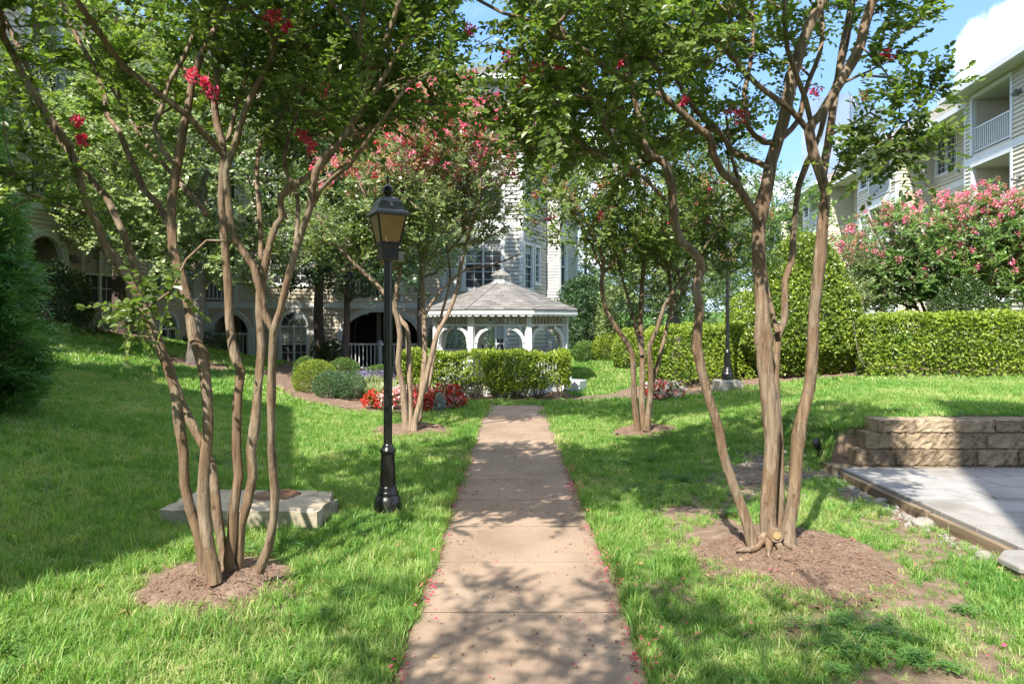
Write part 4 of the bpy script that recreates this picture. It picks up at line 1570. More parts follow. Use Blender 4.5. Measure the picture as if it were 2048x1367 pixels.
    lowh = (UR(1146), UR(1153), .1, 2.2, .4); lowh2 = (UR(1049), UR(1062), .1, 2.1, .4)
    siding(sg, fr, 0, fr.L, -.3, ze, holes + [lowh, lowh2], h=.15, lip=.038)
    for q in holes: window(fr, root, *q, sash=2 if q[1] - q[0] > .9 else 1, grid=(2, 3), curtain=.4, trim=.09)
    for q in (lowh, lowh2): window(fr, root, *q[:4], sash=2, grid=(2, 2), curtain=.4, trim=.09, arch=q[4])
    # projecting narrow bay (white boards, tall slits)
    ua, ub = UR(1092), UR(1130)
    bay = MB()
    ba, bb = fr.w(ua, 0, .55)[:2], fr.w(ub, 0, .55)[:2]
    fb = Facade(ba, bb, fr.flip)
    bh = [(.18, .75, z, z + 1.9) for z in fl] + [(.18, .75, .3, 2.2)]
    siding(sg, fb, 0, fb.L, -.3, ze, bh, h=.115)
    for q in bh: window(fb, root, *q, sash=1, grid=(1, 1), curtain=0, trim=.07)
    for z in fl: fb.box(white, .1, .85, z - .75, z - .12, -.02, .03)
    for (x, yv) in ((ua, 0), (ub, 1)):
        s = Facade(fr.w(x, 0, 0)[:2], fr.w(x, 0, .55)[:2], fr.flip) if yv == 0 else Facade(fr.w(x, 0, .55)[:2], fr.w(x, 0, 0)[:2], fr.flip)
        siding(sg, s, 0, .55, -.3, ze, h=.115)
    corner_board(white, fb, .06, -.3, ze, .12); corner_board(white, fb, fb.L - .06, -.3, ze, .12); corner_board(white, fb, .95, -.3, ze, .1)
    for u in (.06, fr.L - .06): corner_board(white, fr, u, -.3, ze, .13)
    fr.box(white, .1, ua - .1, 2.43, 2.67, -.01, .04); fr.box(white, ub + .1, fr.L - .1, 2.43, 2.67, -.01, .04)
    # back sides, roofs
    bk = MB()
    b2 = np.array((-2.0, 35.5)); b3 = np.array((-23.5, 35.5)); b4 = np.array((-23.5, 15.0))
    for (p, q) in ((t2, b2), (b2, b3), (b3, b4), (b4, s0)):
        bk.quad((*p, -.3), (*q, -.3), (*q, ze), (*p, ze))
    bk.build('rear_wall', M['siding'], root)
    ov = .5
    def eave(p, q, out=.5, nm='x'):
        ff = Facade(p, q)
        return ff
    zr = ze
    sfm = MB()
    # tower hip
    e = [np.array((-3.0, 24.9)), np.array((.78, 24.9)), np.array((3.5, 31.4)), np.array((-2.6, 31.8))]
    pk = np.array((-.3, 28.5))
    sfm.add([(*p, zr) for p in e], [[3, 2, 1, 0]])
    for k in range(4):
        roof_face(root, (*e[k], zr + .15), (*e[(k + 1) % 4], zr + .15), (*pk, zr + 1.9), (*pk, zr + 1.9), seed=40 + k)
        fg = Facade(e[k], e[(k + 1) % 4]); fg.box(gut, 0, fg.L, zr - .02, zr + .16, -.05, .05)
    # main and wing roofs
    e = [np.array((-10.5, 24.0)), np.array((-3.0, 24.0)), np.array((-3.0, 36)), np.array((-24, 36))]
    pa, pb = np.array((-14., 30)), np.array((-4.5, 30))
    roof_face(root, (*e[0], zr + .1), (*e[1], zr + .1), (*pb, zr + 3), (*pa, zr + 3), seed=51)
    roof_face(root, (*e[2], zr + .1), (*e[3], zr + .1), (*pa, zr + 3), (*pb, zr + 3), seed=52, course=.5)
    n0 = s0 + f.n * .5 - dv * .5; n1 = corner + f.n * .5
    far0, far1 = np.array((-24, 14.5)), np.array((-24, 36.))
    c0, c1 = np.array((-18, 19.5)), np.array((-17.5, 30.))
    roof_face(root, (*n0, zr + .1), (*n1, zr + .1), (*c1, zr + 3), (*c0, zr + 3), seed=53)
    roof_face(root, (*far1, zr + .1), (*far0, zr + .1), (*c0, zr + 3), (*c1, zr + 3), seed=54, course=.5)
    roof_face(root, (*far0, zr + .1), (*n0, zr + .1), (*c0, zr + 3), (*c0, zr + 3), seed=55, course=.5)
    roof_face(root, (*n1, zr + .1), (*e[0], zr + .1), (*pa, zr + 3), (*c1, zr + 3), seed=56, course=.5)
    fg = Facade(n0, n1, f.flip); fg.box(gut, 0, fg.L, zr - .04, zr + .14, -.05, .06)
    fg = Facade(e[0], e[1]); fg.box(gut, 0, fg.L, zr - .04, zr + .14, -.05, .06)
    sfm.add([(*n0, zr), (*(s0 - f.n * .1), zr), (*(corner - f.n * .1), zr), (*n1, zr)], [[0, 1, 2, 3]])
    sfm.add([(*e[0], zr), (*e[1], zr), (-3.0, 24.6, zr), (-11.1, 24.6, zr)], [[3, 2, 1, 0]])
    sfm.build('soffit', M['soffit'], root)
    si.build('siding', M['siding_tan'], root); st.build('lower_siding', M['siding_tan'], root); sg.build('tower_siding', M['siding_grey'], root)
    white.build('trim', M['white'], root); fo.build('foundation', M['foundation'], root); gut.build('gutter', M['white'], root)


left_building()


# ---- neighbouring blocks of the same estate beside and behind the viewpoint (they throw the broad lawn and patio shade)
def plain_block(corners, z1, label, rise=1.6, over=.35):
    root = empty('apartment_building', (*np.mean(corners, 0), 0), label, 'building')
    c = [np.array(p, float) for p in corners]
    n = len(c)
    si = MB(); wh = MB(); gu = MB()
    area = sum(c[k][0] * c[(k + 1) % n][1] - c[(k + 1) % n][0] * c[k][1] for k in range(n))
    if area < 0: c = c[::-1]
    mid = sum(c) / n
    for k in range(n):
        f = Facade(c[k], c[(k + 1) % n])
        if f.n @ ((c[k] + c[(k + 1) % n]) / 2 - mid) < 0: f = Facade(c[k], c[(k + 1) % n], True)
        holes = []
        m = max(1, int(f.L / 3.2))
        z = .9
        while z + 1.5 < z1 - .4:
            for i in range(m):
                u = f.L * (i + .5) / m
                holes.append((u - .65, u + .65, z, z + 1.5))
            z += 2.76
        siding(si, f, 0, f.L, -.3, z1, holes, h=.2)
        for h in holes: window(f, root, *h, sash=2, grid=(1, 1), curtain=.5)
        corner_board(wh, f, .06, -.3, z1); corner_board(wh, f, f.L - .06, -.3, z1)
    si.build('siding', M['siding'], root); wh.build('trim', M['white'], root)
    e = [mid + (p - mid) * (1 + over / np.linalg.norm(p - mid)) for p in c]
    for k in range(n):
        roof_face(root, (*e[k], z1), (*e[(k + 1) % n], z1), (*mid, z1 + rise), (*mid, z1 + rise), course=.4, tab=.6, seed=90 + k)


plain_block([(-7.2, 5.0), (-5.3, -1.0), (-10.6, -2.8), (-12.6, 6.8)], 9.0, 'cream sided wing close on the left of the viewpoint', rise=.5, over=.2)
plain_block([(.93, -1.2), (16, -8), (12, -16), (-2.6, -9.4)], 13.6, 'cream sided block behind the right of the viewpoint', rise=.4, over=.15)


# ---- glass office tower far beyond the right building
def glass_tower():
    Y = 95.0
    c = P(1655, 640, Y)
    root = empty('office_tower', (c[0], Y, 0), 'blue glass office tower far behind the right apartment roofs', 'building')
    def XY(px, Yd): return np.array(((px - CX) / FPX * Yd, Yd))
    a, b, d = XY(1610, 98), XY(1700, 90), XY(1752, 112)
    h1, h2 = EYE + (HY - 210) / FPX * 90, EYE + (HY - 178) / FPX * 96
    for (p, q, h, nm) in ((a, b, h1, 0), (b, d, h1 + 1.5, 1)):
        f = Facade(p, q)
        mb = MB(); f.box(mb, 0, f.L, 0, h, -6, 0); w = mb.build('curtain_wall', M['tower_glass'], root)
        mu = MB()
        z = 6
        while z < h: f.box(mu, 0, f.L, z - .07, z + .07, -.02, .08); z += 2.6
        u = 0
        while u < f.L: f.box(mu, u - .07, u + .07, 2, h, -.02, .1); u += 1.9
        mu.build('mullions', M['mullion'], root, kind='stuff')
    f = Facade(XY(1697, 97), XY(1752, 112))
    mb = MB(); f.box(mb, 0, f.L, h1 - 2, h2, -5, 0); mb.build('plant_screen', M['tower_glass'], root)
    mu = MB(); u = 0
    while u < f.L: f.box(mu, u - .05, u + .05, h1, h2, -.02, .08); u += 1.6
    mu.build('mullions', M['mullion'], root, kind='stuff')


glass_tower()


# ------------------------------------------------------------------ gazebo
def gazebo():
    C = np.array((-.28, 17.35))
    root = empty('gazebo', (*C, float(terrain(*C))), 'white octagonal gazebo with grey shingle roof and small cupola behind the hedge', 'gazebo')
    s = 1.41
    ap = 1.2071 * s
    Rc = s / (2 * math.sin(math.pi / 8))

    def ring(r, z):            # eight corners, faces 0..7, face 0 towards the viewpoint
        a = -math.pi / 2 - math.pi / 8 + np.arange(8) * math.pi / 4
        return np.stack([C[0] + r * np.cos(a), C[1] + r * np.sin(a), np.full(8, z)], 1)
    zf, zp, ze = .32, 1.80, 1.90
    base = MB()
    base.extrude(ring(Rc * .99, -.1), (0, 0, zf + .1))
    base.extrude(ring(Rc * 1.02, zf), (0, 0, .05))
    base.build('base', M['white'], root)
    rp = Rc * .93
    top = ring(rp, 1.92); bot = ring(rp, zf)
    for k in range(8):
        mb = MB()
        a = math.atan2(top[k][1] - C[1], top[k][0] - C[0])
        mb.box((bot[k][0], bot[k][1], (zf + 1.95) / 2), (.125, .125, 1.95 - zf), a, ch=.012)
        mb.box((bot[k][0], bot[k][1], .99), (.15, .15, .05), a, ch=.01)
        mb.box((bot[k][0], bot[k][1], 1.70), (.15, .15, .03), a, ch=.008)
        mb.build('post', M['white'], root)
    for k in range(8):
        p, q = bot[k], bot[(k + 1) % 8]
        f = Facade(p[:2], q[:2])
        L = f.L
        mid = (p + q) / 2
        hd = MB()
        f.box(hd, .06, L - .06, 1.615, 1.655, -.035, .035)
        hd.build('header', M['white'], root)
        hd = MB(); f.box(hd, .06, L - .06, 1.80, 1.85, -.03, .03); hd.build('top_rail', M['tan_white'], root)
        n = 10
        b0 = None
        for i in range(n):
            u = .1 + (L - .2) * (i + .5) / n
            if b0 is None:
                b = MB(); f.box(b, u - .028, u + .028, 1.655, 1.80, -.02, .02); b0 = b.build('frieze_slat', M['tan_white'], root); w0 = f.w(u, 0)
            else:
                o = b0.copy(); COL.objects.link(o); o.location = Vector(f.w(u, 0) - w0)
        # arched braces in the corners below the header
        for sg in (0, 1):
            br = MB()
            rr = .40
            pts = []
            cx, cz = (.06 + rr, 1.615 - rr) if sg == 0 else (L - .06 - rr, 1.615 - rr)
            an = np.linspace(math.pi, math.pi / 2, 9) if sg == 0 else np.linspace(0, math.pi / 2, 9)
            inner = [(cx + rr * .98 * math.cos(t), cz + rr * .98 * math.sin(t)) for t in an]
            outer = [(cx + rr * .80 * math.cos(t), cz + rr * .80 * math.sin(t)) for t in an]
            V = []; F = []
            for d in (.03, -.03):
                for (u, z) in inner: V.append(f.w(u, z, d))
                for (u, z) in outer: V.append(f.w(u, z, d))
            n9 = 9
            for i in range(n9 - 1):
                F += [[i, i + 1, n9 + i + 1, n9 + i], [18 + i, 18 + n9 + i, 18 + n9 + i + 1, 18 + i + 1],
                      [i, 18 + i, 18 + i + 1, i + 1], [n9 + i, n9 + i + 1, 27 + i + 1, 27 + i]]
            br.add(V, F, .5)
            # drop block at the foot of the brace
            u = .095 if sg == 0 else L - .095
            f.box(br, u - .035, u + .035, cz - .12, cz + .02, -.03, .03)
            br.build('brace', M['white'], root)
        # railing (the front faces are mostly behind the hedge)
        if k != 4:
            rl = MB()
            f.box(rl, .06, L - .06, .93, .985, -.04, .04)
            ro = rl.build('rail', M['white'], root)
            rl = MB(); f.box(rl, .06, L - .06, .42, .47, -.03, .03); rl.build('bottom_rail', M['white'], ro)
            b0 = None
            for i in range(11):
                u = .1 + (L - .2) * (i + .5) / 11
                if b0 is None:
                    b = MB(); f.box(b, u - .016, u + .016, .47, .93, -.016, .016); b0 = b.build('baluster', M['white'], ro); w0 = f.w(u, 0)
                else:
                    o = b0.copy(); COL.objects.link(o); o.location = Vector(f.w(u, 0) - w0)
        # fascia with scalloped lower edge
        e0, e1 = ring(Rc * 1.10, ze)[k], ring(Rc * 1.10, ze)[(k + 1) % 8]
        fe = Facade(e0[:2], e1[:2])
        fa = MB()
        fe.box(fa, 0, fe.L, ze - .02, ze + .085, -.03, 0)
        m = 9
        for i in range(m):
            u0, u1 = fe.L * i / m, fe.L * (i + 1) / m
            t = np.linspace(0, math.pi, 6)
            V = [fe.w(u0, ze - .02, -.02), fe.w(u1, ze - .02, -.02)] + [fe.w((u0 + u1) / 2 + (u1 - u0) / 2 * math.cos(x), ze - .02 - .05 * math.sin(x), -.02) for x in t[1:-1]]
            V = np.array(V)
            off = fe.w(0, 0, -.012) - fe.w(0, 0, 0)
            fa.extrude(V, off)
        fa.build('fascia', M['white'], root)
    # roof: eight shingled faces, hip caps
    er = ring(Rc * 1.11, ze + .09); tr = ring(.26, 2.68)
    for k in range(8):
        roof_face(root, er[k], er[(k + 1) % 8], tr[(k + 1) % 8], tr[k], course=.115, tab=.2, name='roof_panel', lift=.014, seed=200 + k)
    hc = MB()
    for k in range(8):
        hc.bar(er[k] + (0, 0, .012), tr[k] + (0, 0, .012), .05, .016, tint=.0)
    hc.build('hip_cap', M['shingle'], root)
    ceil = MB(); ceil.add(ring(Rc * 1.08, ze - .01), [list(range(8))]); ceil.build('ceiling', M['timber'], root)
    # cupola
    cu = MB()
    cu.extrude(ring(.27, 2.615), (0, 0, .09)); cu.extrude(ring(.19, 2.705), (0, 0, .15)); cu.extrude(ring(.22, 2.850), (0, 0, .03))
    co = cu.build('cupola', M['white'], root)
    lv = MB()
    r8 = ring(.193, 2.755)
    for k in range(8):
        f = Facade(r8[k][:2], r8[(k + 1) % 8][:2])
        for i in range(4):
            z = 2.720 + i * .03
            lv.hexa([f.w(.03, z, .014), f.w(f.L - .03, z, .014), f.w(f.L - .03, z + .005, 0), f.w(.03, z + .005, 0),
                     f.w(.03, z + .006, .014), f.w(f.L - .03, z + .006, .014), f.w(f.L - .03, z + .022, 0), f.w(.03, z + .022, 0)])
    lv.build('louvre', M['grey_metal'], co)
    c8 = ring(.285, 2.875); t8 = ring(.02, 3.045)
    rf = MB()
    for k in range(8):
        rf.quad(c8[k], c8[(k + 1) % 8], t8[(k + 1) % 8], t8[k], rng.uniform(.1, .6))
    rf.add(c8, [list(range(8))[::-1]], .3)
    rf.build('cupola_roof', M['shingle'], co)
    st = MB(); st.box((C[0] + 1.75, C[1] - 1.0, .16), (.5, .42, .32), -.5, ch=.01); st.build('step', M['white'], root)


gazebo()


# ------------------------------------------------------------------ lamp posts
def lamp_post(loc, rz, label, black=True, box=True, pedestal=False):
    root = empty('lamp_post', (0, 0, 0), label, 'lamp post', 'black lamp posts beside the walk')
    ft = MB()
    if pedestal:
        ft.box((0, 0, .03), (.46, .46, .40), .1, ch=.02)
        z0 = .23
    else:
        a = MB()
        ft.lathe([(0, -.12), (.17, -.12), (.165, -.008), (.15, .004), (0, .004)], n=18)
        z0 = 0
    ft.build('footing', M['concrete'], root)
    n = 32
    b = MB()
    b.lathe([(.121, z0), (.121, z0 + .085), (.118, z0 + .115), (.108, z0 + .15), (.094, z0 + .165), (.094, z0 + .175), (.098, z0 + .185), (.088, z0 + .20),
             (.080, z0 + .215), (.080, z0 + .235), (.068, z0 + .25)], n=n)
    prof = [(.068, z0 + .25), (.058, z0 + .53), (.058, z0 + .535)]
    b.lathe(prof, n=n, flute=np.array([.045, .045, 0]), smooth=True)
    b.lathe([(.058, z0 + .535), (.068, z0 + .545), (.072, z0 + .56), (.066, z0 + .575), (.05, z0 + .585), (.05, z0 + .60), (.038, z0 + .62)], n=n)
    b.lathe([(.121, z0 - .004), (0, z0 - .004)], n=n)
    b.build('base', M['iron'], root)
    p = MB()
    zt = z0 + 2.245
    p.lathe([(.0385, z0 + .60), (.0375, zt)], n=24)
    p.build('pole', M['iron'], root)
    h = MB()
    z = zt
    def sq(mb, rows, rot=rz, tint=.5):
        """square frustum from (half width, z) rows"""
        c, s_ = math.cos(rot), math.sin(rot)
        base = np.array([(-1, -1), (1, -1), (1, 1), (-1, 1)], float)
        V = []
        for (w, zz) in rows:
            q = base * w
            V += [(x * c - y * s_, x * s_ + y * c, zz) for x, y in q]
        F = []
        for r in range(len(rows) - 1):
            for i in range(4):
                j = (i + 1) % 4
                F.append([r * 4 + i, r * 4 + j, r * 4 + 4 + j, r * 4 + 4 + i])
        F.append([3, 2, 1, 0]); m = (len(rows) - 1) * 4
        F.append([m, m + 1, m + 2, m + 3])
        mb.add(V, F, tint)
    sq(h, [(.066, z), (.074, z + .012), (.076, z + .118), (.086, z + .13), (.086, z + .15)])
    h.build('lantern_base', M['iron'], root)
    # tapered lantern: corner bars, top and bottom rails, amber panels
    wb, wt_, zb, ztp = .083, .129, z + .15, z + .405
    fr = MB()
    c, s_ = math.cos(rz), math.sin(rz)
    rot = lambda x, y, zz: np.array((x * c - y * s_, x * s_ + y * c, zz))
    cs = [(-1, -1), (1, -1), (1, 1), (-1, 1)]
    for (i, j) in cs:
        fr.bar(rot(i * wb, j * wb, zb), rot(i * wt_, j * wt_, ztp), .013)
    for k in range(4):
        (i, j), (i2, j2) = cs[k], cs[(k + 1) % 4]
        fr.bar(rot(i * wb, j * wb, zb + .006), rot(i2 * wb, j2 * wb, zb + .006), .014)
        fr.bar(rot(i * wt_, j * wt_, ztp - .006), rot(i2 * wt_, j2 * wt_, ztp - .006), .014)
    fr.build('lantern_frame', M['iron'], root)
    for k in range(4):
        (i, j), (i2, j2) = cs[k], cs[(k + 1) % 4]
        g = MB()
        a0, a1 = rot(i * wb, j * wb, zb + .01), rot(i2 * wb, j2 * wb, zb + .01)
        b1, b0 = rot(i2 * wt_, j2 * wt_, ztp - .01), rot(i * wt_, j * wt_, ztp - .01)
        g.quad(a0, a1, b1, b0)
        g.build('lantern_pane', M['amber'], root)
    rf = MB()
    sq(rf, [(.150, ztp - .008), (.158, ztp), (.150, ztp + .016), (.128, ztp + .04), (.112, ztp + .075), (.096, ztp + .115), (.074, ztp + .145), (.045, ztp + .16), (.035, ztp + .165)])
    rf.build('lantern_roof', M['iron_roof'], root)
    zc = ztp + .16
    cp = MB()
    cp.lathe([(.03, zc - .004), (.032, zc + 0.0260), (.046, zc + 0.0364), (.047, zc + 0.0520), (.043, zc + 0.0780), (.03, zc + 0.1014), (.014, zc + 0.1144), (.007, zc + 0.1235), (.007, zc + 0.1365),
              (.011, zc + 0.1456), (.008, zc + 0.1586), (.012, zc + 0.1742), (.009, zc + 0.1898), (.0, zc + 0.1950)], n=18)
    cp.build('finial', M['iron'], root)
    if box:
        o = MB()
        q = rot(.115, .02, z + .045)
        o.box((q[0], q[1], q[2]), (.055, .06, .085), rz, ch=.006)
        o.bar(rot(.143, .01, z + .075), rot(.15, .01, z + .01), .008)
        o.bar(rot(.15, .01, z + .01), rot(.10, .01, z - .006), .008)
        o.build('outlet_box', M['grey_metal'], root)
    root.location = loc
    return root


lp = G(781, 1027)
lamp_post((-1.105, 6.08, float(terrain(-1.105, 6.08))), R(28), 'black lantern lamp post standing in the grass left of the walk')
l2 = G(1455, 782)
lamp_post((l2[0], l2[1], l2[2] - .0), R(20), 'black lantern lamp post on a square concrete footing by the right hedge', box=False, pedestal=True)


# ------------------------------------------------------------------ drain inlet slab on the left lawn
def inlet():
    x0, x1, y0, y1 = -2.84, -1.57, 5.52, 6.2
    zt = .205
    root = empty('drain_inlet', ((x0 + x1) / 2, (y0 + y1) / 2, 0), 'stained concrete drain inlet slab with a brown grate in the grass', 'drain')
    q = np.random.default_rng(4)
    mb = MB()
    # rough-edged slab lid: grid top with worn corners and uneven rim
    n, m = 15, 9
    xs = np.linspace(x0, x1, n); ys = np.linspace(y0, y1, m)
    top = np.zeros((n, m, 3)); bot = np.zeros((n, m, 3))
    for i in range(n):
        for j in range(m):
            e = min(i, n - 1 - i, j, m - 1 - j)
            jx, jy = (q.normal(0, .012), q.normal(0, .010)) if e == 0 else (0, 0)
            inx = .06 if i == n - 1 and j > 4 else (-.0)
            top[i, j] = (xs[i] + jx - inx * (j - 4) / 4, ys[j] + jy, zt + q.normal(0, .003) - (.022 if e == 0 else 0) - .02 * (i / n))
            bot[i, j] = (xs[i] + jx * .6 - inx * (j - 4) / 4, ys[j] + jy * .6, zt - .165 + q.normal(0, .006))
    V = np.concatenate([top.reshape(-1, 3), bot.reshape(-1, 3)])
    F = []
    for i in range(n - 1):
        for j in range(m - 1):
            a = i * m + j
            F.append([a, a + m, a + m + 1, a + 1]); F.append([n * m + a, n * m + a + 1, n * m + a + m + 1, n * m + a + m])
    o = n * m
    for i in range(n - 1):
        a = i * m; F.append([a, o + a, o + a + m, a + m]); a = i * m + m - 1; F.append([a, a + m, o + a + m, o + a])
    for j in range(m - 1):
        a = j; F.append([a, a + 1, o + a + 1, o + a]); a = (n - 1) * m + j; F.append([a, o + a, o + a + 1, a + 1])
    mb.add(V, F, .5, False)
    mb.build('slab', M['slab_concrete'], root)
    w = MB()
    w.box((x0 + .13, (y0 + y1) / 2 + .02, .02), (.24, y1 - y0 - .06, .16)); w.box((x1 - .1, (y0 + y1) / 2 + .02, .02), (.18, y1 - y0 - .06, .16))
    w.box(((x0 + x1) / 2, y1 - .06, .02), (x1 - x0 - .1, .1, .16))
    w.build('side_wall', M['slab_concrete'], root)
    pit = MB(); pit.box(((x0 + x1) / 2, (y0 + y1) / 2, -.06), (x1 - x0 - .3, y1 - y0 - .1, .05)); pit.build('pit_floor', M['dark'], root)
    gr = MB()
    gc = np.array((-2.06, 5.95))
    gr.lathe([(.215, zt - .02), (.215, zt - .012), (.20, zt - .010), (.20, zt - .018), (0, zt - .018)], (gc[0], gc[1], 0), 28)
    go = gr.build('grate', M['rust'], root)
    for k in range(13):
        x = -.174 + k * .029
        l = math.sqrt(max(0, .192 ** 2 - x * x))
        b = MB(); b.box((gc[0] + x, gc[1], zt - .011), (.019, 2 * l, .012)); b.build('grate_bar', M['rust'], go)


inlet()


# ------------------------------------------------------------------ block wall, patio, edging
def rough_block(w, h, d, seed, left_end=False):
    """split-face block: front (-y) face rough, slightly chamfered; origin at front-bottom-left"""
    q = np.random.default_rng(seed)
    mb = MB()
    nx, nz = max(4, int(w / .032)), 7
    us = np.concatenate([[0], np.linspace(.008, w - .008, nx - 2), [w]]); zs = np.concatenate([[0], np.linspace(.008, h - .008, nz - 2), [h]])
    V = np.zeros((nx, nz, 3))
    for i in range(nx):
        for j in range(nz):
            e = i in (0, nx - 1) or j in (0, nz - 1)
            V[i, j] = (us[i] + (0 if e else q.normal(0, .007)), (.016 if e else q.normal(-.003, .006)), zs[j] + (0 if e else q.normal(0, .006)))
    F = []
    for i in range(nx - 1):
        for j in range(nz - 1):
            a = i * nz + j
            F.append([a, a + nz, a + nz + 1, a + 1])
    mb.add(V.reshape(-1, 3), F, q.uniform(0, 1))
    mb.hexa([(0, .016, 0), (w, .016, 0), (w, d, 0), (0, d, 0), (0, .016, h), (w, .016, h), (w, d, h), (0, d, h)], q.uniform(0, 1))
    return mb


def block_wall():
    Y = 7.58
    root = empty('retaining_wall', (4.6, Y, 0), 'low tan split-faced block retaining wall stepping down at its left end beside the patio', 'wall')
    x_of = lambda px: (px - CX) / FPX * Y
    courses = [(1663, -.07, .175), (1712, .105, .185), (1733, .29, .185), (1756, .475, .145)]
    offs = [0, .0, 0, 0]
    BW = .455
    k = 0
    for ci, (px, z, h) in enumerate(courses):
        x = x_of(px)
        first = True
        while x < 8.2:
            w = BW if ci < 3 else .44
            cap = ci == 3
            mb = rough_block(w - .007, h - .005, .27, 300 + k)
            ob = mb.build('block', M['block'], None)
            ob.location = (x, Y + ci * .012 - (.02 if cap else 0), z)
            ob.parent = root
            ob.matrix_parent_inverse = root.matrix_world.inverted() if False else __import__('mathutils').Matrix.Translation(-Vector(root.location))
            x += w; k += 1
    # returns: the end blocks run back into the bank
    for ci, (px, z, h) in enumerate(courses[:3]):
        mb = rough_block(.3, h - .004, .27, 400 + ci)


block_wall()


def patio():
    root = empty('patio', (5, 6, 0), 'raised grey paved patio with a timber edge in front of the block wall', 'patio')
    root['kind'] = 'structure'
    zt = .10
    X0 = 3.62
    ys = []
    y = 7.52
    first = None
    row = 0
    while y > 4.7:
        y2 = y - .44
        x = X0 + (0 if row % 2 == 0 else 0)
        off = 0 if row % 2 == 0 else -.39
        x = X0 + off
        while x < 8.5:
            a, b = max(x, X0), x + .785
            if b - a > .1:
                mb = MB()
                mb.box(((a + b) / 2, (y + y2) / 2, zt - .025 + rng.normal(0, .0012)), (b - a - .016, .424, .05), 0, rng.uniform(0, 1), ch=.006)
                mb.build('paver', M['paver'], root)
            x += .785
        y = y2; row += 1
    yend = y
    sub = MB(); sub.box((6.1, (7.5 + yend) / 2, -.0), (4.9, 7.5 - yend - .05, .08)); sub.build('bedding', M['dark'], root)
    # timber edge boards with gaps
    yy = 7.42
    for L in (.62, .95, 1.02, .5):
        if yy - L < yend - .2: L = yy - yend
        mb = MB(); mb.box((X0 - .035 + rng.normal(0, .006), yy - L / 2, .012), (.05, L - .05, .125), rng.normal(0, .006), ch=.006)
        mb.build('edge_board', M['timber'], root)
        yy -= L
    mb = MB(); mb.box((X0 + 2.4, yend - .035, .012), (4.8, .05, .125), 0, ch=.006); mb.build('edge_board', M['timber'], root)


patio()


def octagon_cover():
    c = (3.57, 4.58)
    root = empty('octagonal_pad', (*c, 0), 'grey octagonal concrete pad with brown sides at the corner of the patio', 'pad')
    mb = MB()
    mb.lathe([(0, -.05), (.25, -.05), (.25, .055)], (*c, 0), 8, smooth=False, rz=math.pi / 8)
    mb.build('rim', M['timber'], root)
    mb = MB()
    mb.lathe([(.25, .056), (.262, .058), (.262, .085), (.255, .095), (0, .098)], (*c, 0), 8, smooth=False, rz=math.pi / 8)
    mb.build('top', M['paver'], root)


octagon_cover()


def stones():
    q = np.random.default_rng(8)
    labs = ['pale rough stone wedged against the middle of the timber patio edge', 'small pale stone by the far end of the patio edge',
            'flat pale stone lying near the corner of the patio', 'whitish stone beside the gap in the patio edge']
    for (x, y, r, lab) in ((3.46, 5.75, .11, labs[0]), (3.46, 6.95, .06, labs[1]), (3.42, 4.95, .08, labs[2]), (3.48, 6.45, .075, labs[3])):
        mb = MB()
        n, m = 12, 7
        V = []
        for i in range(m):
            t = -math.pi / 2 + math.pi * i / (m - 1)
            for j in range(n):
                a = j / n * 6.283
                rr = r * (1 + .22 * math.sin(2 * a + x * 9) + q.normal(0, .07))
                V.append((x + rr * math.cos(t) * math.cos(a), y + rr * .8 * math.cos(t) * math.sin(a), .01 + r * .42 * math.sin(t)))
        F = []
        for i in range(m - 1):
            for j in range(n):
                F.append([i * n + j, i * n + (j + 1) % n, (i + 1) * n + (j + 1) % n, (i + 1) * n + j])
        mb.add(V, F, .5, True)
        tag(mb.build('stone', M['stone']), lab, 'stone', 'stones along the patio edge')


stones()


def spot_light():
    p = G(1702, 893)
    p = np.array((3.62, 8.05, float(terrain(3.62, 8.05))))
    root = empty('garden_spotlight', p, 'small black garden spotlight on a spike beside the left end of the block wall', 'spotlight')
    mb = MB(); mb.tube([p + (0, 0, -.05), p + (0, 0, .1)], [.012, .012], 8); mb.build('spike', M['iron'], root)
    mb = MB(); mb.tube([p + (.02, 0, .08), p + (.0, -.0, .1), p + (-.05, -.03, .2), p + (-.055, -.033, .205)], [.02, .04, .045, .036], 12); mb.build('lamp_head', M['iron'], root)


spot_light()


def steps_wall():
    """low grey stone edging seen between the holly and the right hedge"""
    root = empty('stone_edging', (7.2, 14.6, float(terrain(7.2, 14.6))), 'low grey stone edging between the big holly and the long right hedge', 'edging')
    z = float(terrain(7.2, 14.6))
    for r in range(2):
        for k in range(4):
            mb = rough_block(.38, .13, .25, 500 + r * 9 + k)
            o = mb.build('block', M['concrete'])
            o.location = (6.55 + k * .385 + r * .12, 14.5 + r * .3, z - .06 + r * .13)
            o.parent = root
            o.matrix_parent_inverse = __import__('mathutils').Matrix.Translation(-Vector(root.location))


steps_wall()


# ------------------------------------------------------------------ foliage
def unit(v):
    return v / (np.linalg.norm(v, axis=-1, keepdims=True) + 1e-9)


